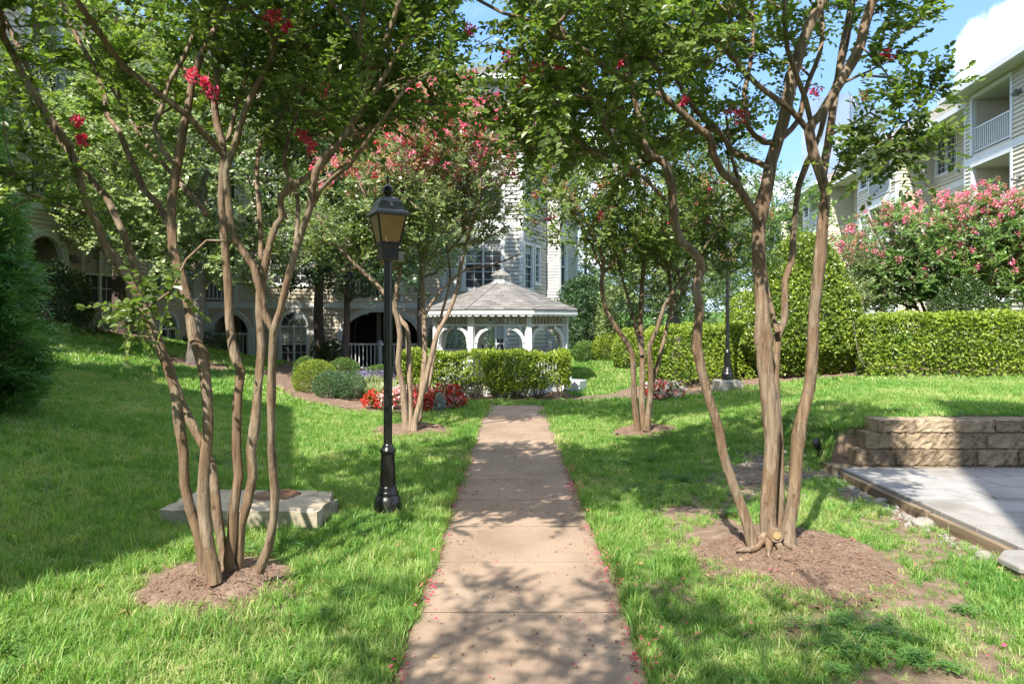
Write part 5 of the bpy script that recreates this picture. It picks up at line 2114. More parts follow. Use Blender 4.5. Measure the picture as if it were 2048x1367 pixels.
def leaf_mesh(name, p, d, nrm, L, W, tint, shape='oval', fold=.18):
    """p base points, d leaf directions, nrm upper-side normals, L lengths, W widths"""
    d = unit(d); s = unit(np.cross(d, nrm)); n = np.cross(s, d)
    L = np.broadcast_to(L, (len(p),))[:, None]; W = np.broadcast_to(W, (len(p),))[:, None]
    if shape == 'oval':        # two folded quads
        up = n * (W * fold)
        a1 = p + d * L * .30 - s * W * .46 + up; a2 = p + d * L * .70 - s * W * .40 + up
        b1 = p + d * L * .30 + s * W * .46 + up; b2 = p + d * L * .70 + s * W * .40 + up
        tip = p + d * L - n * L * .08
        V = np.stack([p, a1, a2, tip, b2, b1], 1).reshape(-1, 3)
        i = np.arange(len(p))[:, None] * 6
        F = np.concatenate([i + np.array([[0, 3, 2, 1]]), i + np.array([[0, 5, 4, 3]])], 0)
        T = np.concatenate([tint, tint])
        return np_mesh(name, V, [F], T)
    if shape == 'clump':       # two crossing leaves per item for far foliage
        s2 = unit(s + n * .9); 
        a = p - d * L * .5; b = p + d * L * .5
        V = np.stack([a, p - s * W * .5 + d * L * .08, b, p + s * W * .5 - d * L * .05], 1).reshape(-1, 3)
        i = np.arange(len(p))[:, None] * 4
        return np_mesh(name, V, [i + np.array([[0, 1, 2, 3]])], tint)
    # 'rhomb'
    V = np.stack([p, p + d * L * .45 - s * W * .5, p + d * L, p + d * L * .45 + s * W * .5], 1).reshape(-1, 3)
    i = np.arange(len(p))[:, None] * 4
    return np_mesh(name, V, [i + np.array([[0, 1, 2, 3]])], tint)


def rand_dirs(q, n):
    v = q.normal(0, 1, (n, 3))
    return unit(v)


class Tree:
    """stems are traced; finer branches grow from them to points in the crown"""
    def __init__(self, seed):
        self.q = np.random.default_rng(seed)
        self.P = []; self.T = []; self.par = []; self.stem_r = []
        self.paths = []          # lists of node indices
        self.tips = []

    def stem(self, pts, r0, r1, zfork, sides=10, rough=.10, step=.10, flare=0.0):
        pts = np.asarray(pts, float)
        line = smooth_line(pts, step)
        n = len(line)
        rad = np.linspace(r0, r1, n) ** 1.0
        if flare:
            dd = np.linalg.norm(line - line[0], axis=1)
            rad = rad * (1 + flare * np.exp(-dd / .13))
        tg = np.gradient(line, axis=0); tg = unit(tg)
        for i in range(n):
            if line[i, 2] >= zfork:
                self.P.append(line[i]); self.T.append(tg[i]); self.par.append(-1); self.stem_r.append(rad[i])
        return line, rad

    def grow(self, targets, step=.13, wig=.25, up=.35):
        q = self.q
        P0 = np.array(self.P)
        dmin = np.array([np.min(np.sum((P0 - t) ** 2, 1)) for t in targets])
        order = np.argsort(dmin)
        cap = len(self.P) + len(targets) * 14
        PP = np.zeros((cap, 3)); TT = np.zeros((cap, 3)); n = len(self.P)
        PP[:n] = self.P; TT[:n] = self.T
        par = list(self.par)
        for oi in order:
            t = targets[oi]
            dv = t - PP[:n]
            d = np.sqrt((dv ** 2).sum(1)) + 1e-6
            al = (TT[:n] * dv).sum(1) / d
            cost = d * (1.35 - .5 * al) + np.clip(PP[:n, 2] - t[2] + .1, 0, 3) * .5
            k = int(np.argmin(cost))
            dist = d[k]
            m = int(np.clip(dist / step, 2, 12))
            a = PP[k]; ta = TT[k]
            dirv = dv[k] / dist
            e = unit(dirv + np.array((0, 0, up)) * q.uniform(-.3, 1) + q.normal(0, .25, 3))
            c1 = a + unit(ta * .7 + dirv * .5) * dist * .33; c2 = t - e * dist * .33
            ss = np.linspace(0, 1, m + 1)[1:, None]
            pts = a * (1 - ss) ** 3 + 3 * c1 * ss * (1 - ss) ** 2 + 3 * c2 * ss ** 2 * (1 - ss) + t * ss ** 3
            w = q.normal(0, wig * step * .5, (m, 3)); w[-1] = 0
            pts = pts + w
            full = np.concatenate([a[None], pts])
            tg = unit(np.gradient(full, axis=0))
            idx = [k]
            for i in range(m):
                if n >= cap: break
                PP[n] = pts[i]; TT[n] = tg[i + 1]; par.append(idx[-1]); idx.append(n); n += 1
            self.paths.append(idx); self.tips.append(n - 1)
        self.P = PP[:n]; self.T = TT[:n]; self.par = par
        w = np.zeros(n)
        for t in self.tips: w[t] += 1
        for i in range(n - 1, -1, -1):
            if par[i] >= 0: w[par[i]] += w[i]
        self.w = w

    def branch_mesh(self, mb, rt=.0042, pw=.46, sides=5, rmin=.003, rmax=.03):
        for idx in self.paths:
            r = np.clip(rt * np.maximum(self.w[idx], .6) ** pw, rmin, rmax)
            r[0] = min(r[0], r[1] * 1.25) if len(r) > 1 else r[0]
            s = sides if r.max() > .009 else 4 if r.max() > .005 else 3
            mb.tube(self.P[idx], r, s, cap=False)

    def twigs(self, per=5, length=(.18, .36), frac=.45, updir=.3, extra=None):
        """twig start points, directions and lengths along the outer parts of the grown branches"""
        q = self.q
        S = []; D = []
        for idx in self.paths:
            m = len(idx)
            for k in range(per):
                i = idx[int(np.clip((1 - frac) * m + frac * m * (k + q.uniform(0, 1)) / per, 0, m - 1))]
                S.append(self.P[i]); 
                v = unit(self.T[i] * .8 + unit(q.normal(0, 1, 3)) * .9 + np.array((0, 0, updir)))
                D.append(v)
        S = np.array(S); D = np.array(D)
        Ln = q.uniform(*length, len(S))
        return S, D, Ln

    def leaves_on_twigs(self, S, D, Ln, n, L, W, name, mat, parent, shape='oval', mb=None, droop=.35, tint_bias=None):
        q = self.q
        t = (np.arange(n) + .6) / n
        m = len(S)
        sag = np.array((0, 0, -1.)) * droop
        end = S + D * Ln[:, None]
        pos = S[:, None] + D[:, None] * (Ln[:, None, None] * t[None, :, None]) + sag * (Ln[:, None, None] * .35 * (t ** 2)[None, :, None])
        side = unit(np.cross(D, np.array((0, 0, 1.)) + q.normal(0, .2, (m, 3))))
        sgn = np.where(np.arange(n) % 2 == 0, 1., -1.)
        ld = side[:, None] * sgn[None, :, None] * .85 + D[:, None] * .55 + q.normal(0, .2, (m, n, 3)) + np.array((0, 0, -.12))
        ld[:, -1] = D + q.normal(0, .2, (m, 3))
        # leaves turn outwards and to the light
        cxy = S.mean(0); o = S - cxy; o[:, 2] *= .4; o = unit(o)
        nr = (np.array((0, 0, .5)) + .5 * o + .6 * np.array(to_sun))[:, None] + q.normal(0, .28, (m, 1, 3)) + q.normal(0, .34, (m, n, 3))
        tw = q.normal(0, .16, (m, 1))
        tint = np.clip(.42 + tw + q.normal(0, .17, (m, n)), 0, 1)
        if tint_bias is not None: tint = np.clip(tint + tint_bias(pos.reshape(-1, 3)).reshape(m, n), 0, 1)
        LL = L * q.uniform(.6, 1.2, (m, n)); WW = W * LL / L
        me = leaf_mesh(name, pos.reshape(-1, 3), ld.reshape(-1, 3), nr.reshape(-1, 3), LL.ravel(), WW.ravel(), tint.ravel(), shape)
        o = link(name, me, mat, parent)
        if mb is not None:
            # thin twig stalks: three-sided
            a = np.arange(3) / 3 * 6.283
            r = .0016
            s2 = np.cross(D, side)
            rings = []
            for tt in (0, .5, 1):
                c = S + D * (Ln * tt)[:, None] + sag * (Ln * .35 * tt * tt)[:, None]
                rr = r * (1.2 - .8 * tt)
                rings.append(c[:, None] + rr * (np.cos(a)[None, :, None] * side[:, None] + np.sin(a)[None, :, None] * s2[:, None]))
            V = np.stack(rings, 1).reshape(-1, 3)
            i = np.arange(m)[:, None, None] * 9
            f = []
            for k in range(2):
                for j in range(3):
                    f.append([k * 3 + j, k * 3 + (j + 1) % 3, k * 3 + 3 + (j + 1) % 3, k * 3 + 3 + j])
            F = (i + np.array(f)[None]).reshape(-1, 4)
            mb.add(V, F, .4)
        return o


def blossoms(name, centers, size, n, mat, parent, q, petal=.022, tall=1.3):
    """panicles of small crumpled petals"""
    m = len(centers)
    if m == 0: return None
    sz = size * q.uniform(.55, 1.25, m)
    off = q.normal(0, .42, (m, n, 3)) * sz[:, None, None]
    off[..., 2] *= tall
    p = (centers[:, None] + off).reshape(-1, 3)
    k = len(p)
    d = unit(unit(off.reshape(-1, 3)) + q.normal(0, .8, (k, 3)))
    nr = rand_dirs(q, k)
    L = petal * q.uniform(.7, 1.3, k)
    tint = np.clip(.5 + np.repeat(q.normal(0, .2, m), n) + q.normal(0, .22, k), 0, 1)
    return link(name, leaf_mesh(name, p, d, nr, L, L * .95, tint, 'rhomb'), mat, parent)


def crown_points(q, n, ells, lump=1.1, thr=-.55, shell=.35, avoid=None):
    """points spread through a union of ellipsoids (centre, radii, weight), denser towards the shell, with gaps"""
    out = []
    wts = np.array([e[2] if len(e) > 2 else e[1][0] * e[1][1] * e[1][2] for e in ells]); wts = wts / wts.sum()
    while sum(len(o) for o in out) < n:
        k = q.choice(len(ells), 600, p=wts)
        c = np.array([e[0] for e in ells])[k]; r = np.array([e[1] for e in ells])[k]
        v = rand_dirs(q, 600) * (q.uniform(0, 1, 600) ** shell)[:, None]
        p = c + v * r
        w = wob(p[:, 0] + p[:, 2] * .7, p[:, 1] - p[:, 2] * .6, lump * 1.6, 31)
        p = p[w > thr]
        if avoid is not None: p = p[~avoid(p)]
        out.append(p)
    return np.concatenate(out)[:n]


def px_line(pts, Y0, dY=0.0, dxy=None):
    """photo pixels to world points on a stem standing about Y0 away, leaning dY by its top"""
    n = len(pts)
    L = np.concatenate([[0], np.cumsum([math.hypot(pts[i + 1][0] - pts[i][0], pts[i + 1][1] - pts[i][1]) for i in range(n - 1)])])
    t = L / L[-1]
    return np.array([P(pts[i][0], pts[i][1], Y0 + dY * t[i] ** 1.3) for i in range(n)])


def extend(line, n, q, spread=.35, step=.45, updir=.55, out=None):
    """carry a stem on above the part that was traced"""
    pts = [p for p in line]
    d = unit(pts[-1] - pts[-2])
    for _ in range(n):
        d = unit(d + np.array((0, 0, updir * .4)) + q.normal(0, spread * .4, 3) * (1, 1, .3))
        pts.append(pts[-1] + d * step)
    return np.array(pts)


# ------------------------------------------------------------------ the two front crape myrtles
def front_tree(base, stems, limbs, ells, seed, label, n_targets, extra_targets, leafn=12, per=7, fl=(), ts=(.84, .8)):
    q = np.random.default_rng(seed)
    root = empty('crape_myrtle', base, label, 'tree', 'crape myrtles lining the walk')
    T = Tree(seed)
    for (pts, Y0, dY, r0, r1, ext, flare) in stems:
        line = px_line(pts, Y0, dY)
        if ext: line = extend(line, ext, q)
        ln, rad = T.stem(line, r0 * ts[0], r1 * ts[1], 2.25, flare=flare)
        for _ in range(7):        # knots and swellings
            k = int(q.integers(3, len(rad) - 1)); rad = rad * (1 + q.uniform(.08, .24) * np.exp(-((np.arange(len(rad)) - k) / .7) ** 2))
        mb = MB(); mb.tube(ln, rad, 16, rough=.10, seed=int(q.integers(1e6)))
        mb.build('trunk', M['bark'], root)
    lb = MB()
    for (pts, Ya, Yb, r0, r1, ext) in limbs:
        n = len(pts)
        line = np.array([P(p[0], p[1], Ya + (Yb - Ya) * i / (n - 1)) for i, p in enumerate(pts)])
        if ext: line = extend(line, ext, q)
        ln, rad = T.stem(line, r0, r1, 2.15)
        lb.tube(ln, rad, 10, rough=.08, seed=int(q.integers(1e6)))
    tg = crown_points(q, n_targets, ells, thr=-.75, avoid=lambda p: (np.abs(p[:, 0] + .22) < .2) & (p[:, 2] < 4.5) & (p[:, 2] > 3.2))
    if len(extra_targets): tg = np.concatenate([tg, np.array(extra_targets)])
    T.grow(tg)
    T.branch_mesh(lb, rt=.0040)
    S, D, Ln = T.twigs(per=per)
    T.leaves_on_twigs(S, D, Ln, leafn, .054, .036, 'crown', M['leaf_crape'], root, 'oval', lb,
                      tint_bias=lambda p: .16 * wob(p[:, 0] * 1.0 + p[:, 2], p[:, 1] + p[:, 2] * .5, 3.0, 9))
    lb.build('branches', M['bark'], root)
    if len(fl):
        blossoms('blossoms', np.array(fl), .042, 80, M['flower_red'], root, q, petal=.019, tall=1.1)
    return T


YL, YR = T_LEFT[1], T_RIGHT[1]
left_stems = [
    ([(410, 1142), (396, 1064), (379, 1013), (369, 968), (367, 900), (358, 840), (349, 776), (326, 712), (302, 650), (256, 554), (212, 492), (191, 444), (167, 393), (154, 342), (137, 290), (102, 239), (68, 191), (34, 126), (0, 58)], YL, -.35, .036, .018, 2, .25),
    ([(455, 1138), (441, 1071), (431, 1002), (424, 930), (410, 895), (393, 867), (355, 786), (338, 728), (308, 673), (290, 605), (273, 547), (253, 482), (236, 444), (212, 393), (191, 369), (160, 330), (128, 290), (98, 250), (70, 180), (45, 110)], YL + .08, .45, .036, .018, 2, .25),
    ([(431, 1165), (420, 1105), (410, 1037), (407, 968), (412, 900), (415, 867), (414, 793), (403, 708), (386, 673), (376, 605), (359, 547), (345, 496), (342, 434), (344, 390), (352, 342), (362, 290), (369, 246), (376, 219), (383, 171), (400, 113), (420, 82)], YL - .12, .15, .043, .02, 2, .3),
    ([(462, 1138), (458, 1122), (465, 1064), (468, 1009), (477, 951), (472, 900), (473, 867), (475, 793), (482, 742), (468, 708), (458, 639), (455, 564), (448, 485), (442, 400), (444, 342), (448, 311), (446, 290), (434, 250), (427, 205), (434, 164), (424, 89)], YL + .05, .1, .037, .017, 2, .25),
    ([(474, 1138), (478, 1091), (482, 1047), (496, 1002), (506, 951), (502, 900), (509, 858), (516, 776), (523, 690), (519, 622), (526, 554), (540, 485), (552, 450), (564, 434), (560, 396), (581, 372), (608, 359), (640, 335), (668, 300)], YL + .1, -.25, .038, .015, 2, .25),
    ([(517, 1142), (537, 1091), (547, 1037), (550, 985), (543, 900), (543, 742), (547, 660), (560, 622), (574, 564), (591, 503), (608, 451), (618, 425), (632, 342), (649, 308), (673, 294), (700, 253), (722, 205)], YL - .05, -.3, .033, .015, 2, .25)]
left_limbs = [
    ([(342, 455), (335, 444), (318, 410), (287, 379), (270, 335), (253, 300), (239, 263), (215, 232), (208, 188), (191, 137), (164, 92)], YL + .02, YL + .5, .022, .012, 2),
    ([(414, 430), (395, 405), (376, 386), (342, 345), (308, 308), (280, 273), (260, 232), (212, 157)], YL + .1, YL + .75, .017, .010, 2),
    ([(448, 311), (410, 270), (376, 232), (331, 198), (290, 164), (246, 133), (222, 100)], YL + .12, YL - .5, .021, .012, 2),
    ([(444, 300), (447, 285), (458, 273), (468, 232), (478, 191), (496, 144), (506, 113)], YL + .1, YL + .35, .016, .010, 2),
    ([(352, 330), (325, 300), (310, 262), (309, 250), (325, 212), (338, 164), (369, 113)], YL - .05, YL + .1, .018, .010, 2),
    ([(547, 660), (526, 622), (523, 591), (506, 530), (472, 482), (461, 458), (456, 400), (451, 342), (470, 290), (490, 220)], YL - .1, YL - .25, .024, .012, 2),
    ([(521, 590), (521, 454), (513, 342), (523, 284), (550, 256), (560, 232), (585, 190)], YL + .1, YL + .5, .018, .009, 2),
    ([(591, 500), (595, 393), (570, 340), (575, 280), (595, 225)], YL - .12, YL + .3, .014, .008, 2),
    ([(618, 425), (640, 380), (672, 350), (700, 330), (728, 290)], YL - .2, YL - .5, .014, .008, 1),
    ([(185, 430), (150, 420), (100, 405), (60, 390), (0, 360)], YL - .1, YL - .5, .012, .007, 0),
    ([(330, 720), (300, 650), (285, 628), (268, 612)], YL - .2, YL - .35, .006, .004, 0)]
ex = [P(262, 618, YL - .42), P(285, 600, YL - .35), P(300, 612, YL - .3), P(40, 372, YL - .5), P(110, 405, YL - .3), P(10, 350, YL - .6), P(30, 410, YL - .5), P(140, 330, YL - .3)]
fl = [P(425, 185, YL + .1), P(408, 165, YL - .2), P(545, 35, YL - .5), P(575, 55, YL - .5), P(620, 290, YL), P(605, 270, YL + .2), P(650, 180, YL - .2), P(155, 240, YL - .4), P(165, 280, YL - .4), P(385, 150, YL - .3)]
front_tree(T_LEFT, left_stems, left_limbs,
           [((-2.1, YL + .1, 4.2), (1.9, 1.9, 1.25), 3), ((-.95, YL - .2, 3.7), (1.0, 1.2, 1.0), 2), ((-3.3, YL - .2, 3.55), (.95, 1.1, 1.0), 1.6), ((-1.7, YL + .8, 3.6), (1.4, .9, .95), 2)], 5,
           'front crape myrtle with six slim tan trunks on the left of the walk', 500, ex, fl=fl)

right_stems = [
    ([(1507, 1094), (1495, 1047), (1474, 989), (1454, 934), (1444, 900), (1437, 858), (1416, 793), (1403, 742), (1392, 690), (1399, 622), (1391, 571), (1402, 540), (1399, 520), (1382, 499), (1362, 482), (1352, 455), (1346, 410), (1343, 369), (1329, 328), (1292, 301), (1281, 239), (1262, 180)], YR - .05, -.3, .038, .02, 2, .35),
    ([(1541, 1098), (1536, 1037), (1539, 968), (1543, 900), (1543, 844), (1533, 759), (1526, 673), (1522, 588), (1517, 520), (1517, 451), (1521, 420), (1534, 370), (1541, 325), (1555, 280), (1567, 239), (1577, 188), (1586, 147), (1600, 100), (1622, 44)], YR, .1, .066, .03, 2, .35),
    ([(1578, 1096), (1577, 1054), (1587, 1003), (1591, 951), (1594, 900), (1601, 844), (1618, 776), (1625, 708), (1628, 622), (1639, 520), (1645, 444), (1649, 410), (1652, 383), (1639, 342), (1625, 301), (1618, 263), (1624, 245), (1639, 232), (1676, 171), (1703, 126), (1721, 92), (1728, 55), (1742, 10)], YR - .02, -.2, .052, .022, 2, .35),
    ([(1562, 1070), (1560, 950), (1558, 858), (1550, 759), (1553, 708), (1556, 670), (1570, 639), (1570, 561), (1584, 520), (1587, 468), (1594, 400), (1598, 370), (1615, 325), (1640, 270), (1655, 210)], YR + .12, .3, .034, .014, 2, .2)]
right_limbs = [
    ([(1516, 440), (1495, 403), (1474, 369), (1444, 345), (1427, 308), (1420, 273), (1392, 253), (1358, 219), (1330, 195), (1280, 175)], YR, YR - .5, .03, .013, 2),
    ([(1537, 335), (1510, 322), (1495, 318), (1464, 301), (1433, 256), (1405, 235), (1370, 190)], YR + .02, YR + .3, .022, .011, 2),
    ([(1556, 285), (1530, 285), (1510, 272), (1496, 253), (1492, 219), (1488, 185), (1500, 130)], YR + .02, YR + .3, .022, .011, 2),
    ([(1556, 283), (1567, 273), (1598, 239), (1608, 191), (1621, 154), (1640, 105), (1645, 50)], YR + .02, YR + .45, .022, .012, 2),
    ([(1617, 262), (1584, 222), (1553, 198), (1512, 167), (1470, 120), (1440, 90)], YR - .1, YR - .5, .021, .010, 2),
    ([(1622, 245), (1611, 198), (1594, 154), (1575, 100), (1570, 50)], YR - .1, YR - .3, .018, .010, 2),
    ([(1645, 350), (1650, 320), (1656, 291), (1666, 219), (1676, 154), (1686, 85), (1698, 30)], YR - .05, YR + .35, .03, .013, 2),
    ([(1556, 665), (1548, 640), (1538, 600), (1528, 540), (1520, 470), (1500, 410), (1470, 340)], YR + .15, YR + .5, .02, .010, 1),
    ([(1400, 540), (1380, 560), (1352, 600), (1330, 625)], YR - .05, YR + .1, .008, .005, 0),
    ([(1329, 400), (1295, 362), (1261, 335), (1230, 290)], YR - .2, YR - .4, .014, .008, 1),
    ([(1676, 171), (1720, 150), (1775, 155), (1815, 165)], YR - .2, YR - .3, .012, .005, 0),
    ([(1660, 270), (1700, 250), (1740, 225), (1765, 240)], YR - .1, YR - .5, .010, .005, 0),
    ([(1721, 92), (1760, 130), (1790, 180), (1800, 245), (1775, 270)], YR - .3, YR - .7, .007, .004, 0)]
ex = [P(1845, 292, YR - .7), P(1815, 300, YR - .75), P(1790, 300, YR - .7), P(1765, 285, YR - .6), P(1740, 270, YR - .5), P(1700, 290, YR - .4), P(1720, 300, YR - .5), P(1800, 240, YR - .7), P(1825, 235, YR - .7), P(1860, 180, YR - .7), P(1880, 178, YR - .7), P(1830, 195, YR - .7), P(1790, 205, YR - .6),
      P(1755, 200, YR - .4), P(1680, 320, YR - .3), P(1690, 345, YR - .3), P(1770, 315, YR - .65), P(1805, 320, YR - .7), P(1825, 265, YR - .7), P(1760, 130, YR - .3), P(1790, 110, YR - .3), P(1810, 60, YR - .4), P(1840, 30, YR - .5), P(1770, 60, YR), P(1860, 15, YR - .5), P(1780, 20, YR - .1), P(1735, 110, YR + .2),
      P(1480, 420, YR + .3), P(1350, 330, YR + .2), P(1440, 400, YR + .4), P(1250, 350, YR - .3), P(1180, 300, YR - .3)]
fl = [P(1232, 128, YR - .5), P(1074, 140, YR - .4), P(1119, 130, YR - .4), P(1050, 168, YR - .5), P(1016, 115, YR - .4), P(1467, 67, YR - .6), P(1775, 110, YR - .3), P(1765, 112, YR - .3), P(1460, 220, YR), P(1478, 232, YR), P(1368, 200, YR - .2), P(1255, 345, YR - .2), P(1630, 185, YR), P(940, 60, YR - .4), P(1730, 190, YR - .2)]
front_tree(T_RIGHT, right_stems, right_limbs,
           [((1.5, YR + .1, 4.5), (1.75, 1.9, 1.25), 3), ((.5, YR - .3, 3.85), (1.15, 1.3, 1.0), 2.4), ((2.1, YR + .1, 4.5), (.85, 1.1, .9), 1), ((1.0, YR + 1.0, 3.8), (1.4, .9, .95), 2.2), ((.65, YR - .2, 3.25), (.95, 1.0, .55), 1.1)], 6,
           'front crape myrtle with four thick tan trunks on a mulch mound right of the walk', 500, ex, fl=fl, ts=(.9, 1.05))


def root_flare():
    """knotted foot of the right tree: old stub and surface roots"""
    q = np.random.default_rng(2)
    t = [o for o in COL.objects if o.name == 'crape_myrtle.001'][0]
    mb = MB()
    b = T_RIGHT
    for (dx, dy, L, r) in ((-.16, -.08, .16, .028), (.15, -.11, .17, .024), (.05, -.16, .09, .024), (-.07, -.14, .13, .022), (.2, .02, .12, .026), (-.2, .03, .1, .022)):
        d = unit(np.array((dx, dy, 0)))
        pts = [b + d * .03 + (0, 0, .10), b + d * .09 + (0, 0, .05), b + d * (.09 + L * .5) + q.normal(0, .012, 3) + (0, 0, .012), b + d * (.09 + L) + q.normal(0, .02, 3) + (0, 0, -.03)]
        ln = smooth_line(np.array(pts), .03)
        mb.tube(ln, np.linspace(r * 1.7, r * .35, len(ln)), 9, rough=.22, seed=int(q.integers(1e6)))
    mb.build('root', M['bark'], t)
    s = MB()
    c = b + (0.005, -.095, .10)
    s.tube([c + (0, .06, -.03), c + (0, .02, .0), c + (0, -.015, .01), c + (0, -.02, .01)], [.065, .056, .05, .045], 12, rough=.06)
    so = s.build('stub', M['bark'], t)
    e = MB(); e.tube([c + (0, -.018, .01), c + (0, -.026, .011)], [.029, .027], 12); e.build('cut_face', M['cut'], t)


root_flare()


def simple_tree(name, base, label, cat, group, stems, ells, n_targets, seed, bark, leafmat, L=.075, W=.05, per=5, leafn=8, tw=(.2, .5), zf=1.6, rt=.006, flowers=None, nleaf_shape='rhomb', thr=-.5, rmax=.08, updir=.3, shell=.4):
    q = np.random.default_rng(seed)
    root = empty(name, base, label, cat, group)
    T = Tree(seed)
    for (line, r0, r1, ext) in stems:
        line = np.asarray(line, float)
        if ext: line = extend(line, ext, q, step=.5)
        ln, rad = T.stem(line, r0, r1, zf, flare=.25, step=.14)
        mb = MB(); mb.tube(ln, rad, 10, rough=.07, seed=int(q.integers(1e6)))
        mb.build('trunk', M[bark], root)
    tg = crown_points(q, n_targets, ells, thr=thr, shell=shell)
    T.grow(tg, step=.22)
    lb = MB()
    T.branch_mesh(lb, rt=rt, rmax=rmax, rmin=.004, sides=5)
    lb.build('branches', M[bark], root)
    S, D, Ln = T.twigs(per=per, length=tw, updir=updir)
    T.leaves_on_twigs(S, D, Ln, leafn, L, W, 'crown', M[leafmat], root, nleaf_shape,
                      tint_bias=lambda p: .2 * wob(p[:, 0] + p[:, 2], p[:, 1] + p[:, 2] * .6, 1.6, 9 + seed))
    if flowers:
        for (nm, mat, n, zmin, size, cnt, petal) in flowers:
            tips = T.P[T.tips]
            # panicles stand on the outer, sunny ends of the branches
            sc = tips[:, 2] + .25 * q.normal(0, 1, len(tips))
            c = tips[np.argsort(-sc)[:n]] if zmin is None else tips[tips[:, 2] > zmin]
            if len(c) > n: c = c[q.choice(len(c), n, replace=False)]
            rep = int(math.ceil(n / max(1, len(c))))
            c = np.concatenate([c + q.normal(0, .10, c.shape) for _ in range(rep)])[:n] + np.array((0, 0, .1))
            blossoms('blossoms', c, size, cnt, M[mat], root, q, petal=petal)
    return root


# second pair along the walk
Y2 = T_LEFT2[1]
simple_tree('crape_myrtle', T_LEFT2, 'pale trunked crape myrtle with coral pink flowers behind the lamp post left of the walk', 'tree', 'crape myrtles lining the walk',
            [(px_line([(812, 862), (806, 776), (796, 725), (800, 673), (786, 612), (748, 564), (700, 520), (660, 470)], Y2, -.5), .055, .02, 1),
             (px_line([(822, 862), (820, 810), (817, 690), (811, 650), (790, 620), (800, 540), (815, 470), (805, 400)], Y2, .4), .05, .022, 1),
             (px_line([(829, 862), (830, 844), (847, 776), (864, 708), (875, 667), (899, 622), (916, 571), (919, 547), (933, 485), (950, 420), (960, 380)], Y2 - .05, -.4), .045, .016, 1),
             (px_line([(835, 860), (844, 776), (850, 700), (847, 639), (844, 537), (838, 480), (850, 420)], Y2 + .1, .5), .05, .02, 1),
             (px_line([(847, 639), (860, 610), (885, 578), (930, 540), (985, 530)], Y2 + .1, .2), .022, .010, 1),
             (px_line([(825, 860), (838, 800), (857, 770), (880, 640), (900, 560), (890, 470)], Y2 + .15, .7), .03, .014, 1)],
            [((-1.5, Y2, 4.15), (1.8, 1.8, 1.2), 3), ((-.7, Y2 - .2, 3.9), (1.1, 1.2, 1.0), 1.5), ((-2.3, Y2 - .2, 3.4), (1.0, 1.2, .8), 1.2), ((-1.4, Y2 + .2, 3.25), (1.4, 1.2, .7), 1.8), ((-2.5, Y2 - .2, 2.95), (.8, 1.0, .5), .8)], 820, 21, 'bark_pale', 'leaf_crape_far', L=.055, W=.036, per=6, leafn=10,
            tw=(.15, .34), rt=.005, rmax=.03,
            flowers=[('blossoms', 'flower_red', 200, 3.9, .07, 40, .034), ('blossoms', 'flower_coral', 260, 3.6, .07, 26, .03), ('blossoms', 'flower_pink', 230, 3.7, .06, 30, .03)])
Y3 = T_RIGHT2[1]
simple_tree('crape_myrtle', T_RIGHT2, 'crape myrtle with four spreading trunks halfway along the right side of the walk', 'tree', 'crape myrtles lining the walk',
            [(px_line([(1275, 862), (1268, 793), (1264, 708), (1240, 667), (1213, 622), (1203, 571), (1206, 520), (1188, 470), (1160, 420)], Y3, -.4), .05, .02, 1),
             (px_line([(1284, 862), (1284, 780), (1285, 708), (1281, 639), (1288, 503), (1283, 420)], Y3 + .05, .4), .05, .022, 1),
             (px_line([(1293, 860), (1302, 776), (1299, 690), (1315, 656), (1329, 612), (1360, 564), (1390, 520)], Y3 - .05, -.3), .05, .018, 1),
             (px_line([(1300, 775), (1312, 742), (1330, 670), (1343, 605), (1338, 540), (1350, 480)], Y3 + .1, .3), .035, .015, 1),
             (px_line([(1284, 710), (1258, 600), (1240, 540), (1230, 470)], Y3 + .1, .5), .025, .012, 1)],
            [((2.0, Y3, 3.9), (1.8, 1.7, 1.2), 3), ((1.15, Y3 - .2, 3.35), (1.15, 1.2, .85), 1.6), ((2.7, Y3, 3.15), (1.3, 1.2, .75), 1.6), ((2.1, Y3 + .3, 3.0), (1.3, 1.2, .6), 1.6), ((3.3, Y3, 2.75), (.7, .8, .4), .5)], 790, 22, 'bark', 'leaf_crape', L=.055, W=.036, per=6, leafn=10,
            tw=(.15, .34), rt=.005, rmax=.03,
            flowers=[('blossoms', 'flower_red', 40, 2.9, .055, 30, .028), ('blossoms', 'flower_coral', 110, 3.0, .06, 20, .026)])
# third of the row, just behind the viewpoint: its crown overhangs and shades the foreground
tb = T_BEHIND
q0 = np.random.default_rng(77)
simple_tree('crape_myrtle', tb, 'crape myrtle of the same row behind the viewpoint', 'tree', 'crape myrtles lining the walk',
            [([tb + (dx * .1, dy * .1, 0), tb + (dx * .4, dy * .35, 1.2), tb + (dx, dy, 2.6), tb + (dx * 1.5, dy * 1.5, 3.6)], .045, .02, 1) for (dx, dy) in ((-.5, .2), (.1, .5), (.6, .3), (.4, -.4), (-.2, -.5))],
            [((-1.5, -.7, 4.3), (2.1, 1.9, 1.1)), ((-.35, .1, 4.0), (1.3, 1.3, .7))], 300, 23, 'bark', 'leaf_crape', L=.05, W=.032, per=5, leafn=11, tw=(.18, .36), zf=2.3, rt=.004, rmax=.03)

# ------------------------------------------------------------------ background trees
def straight(base, top, lean=(0, 0), n=5, q=np.random.default_rng(3)):
    base = np.array(base); pts = []
    for i in range(n):
        t = i / (n - 1)
        pts.append(base + np.array((lean[0] * t, lean[1] * t, top * t - .05 * (i == 0))) + (q.normal(0, .05, 3) * (1, 1, 0) if 0 < i else 0))
    return pts


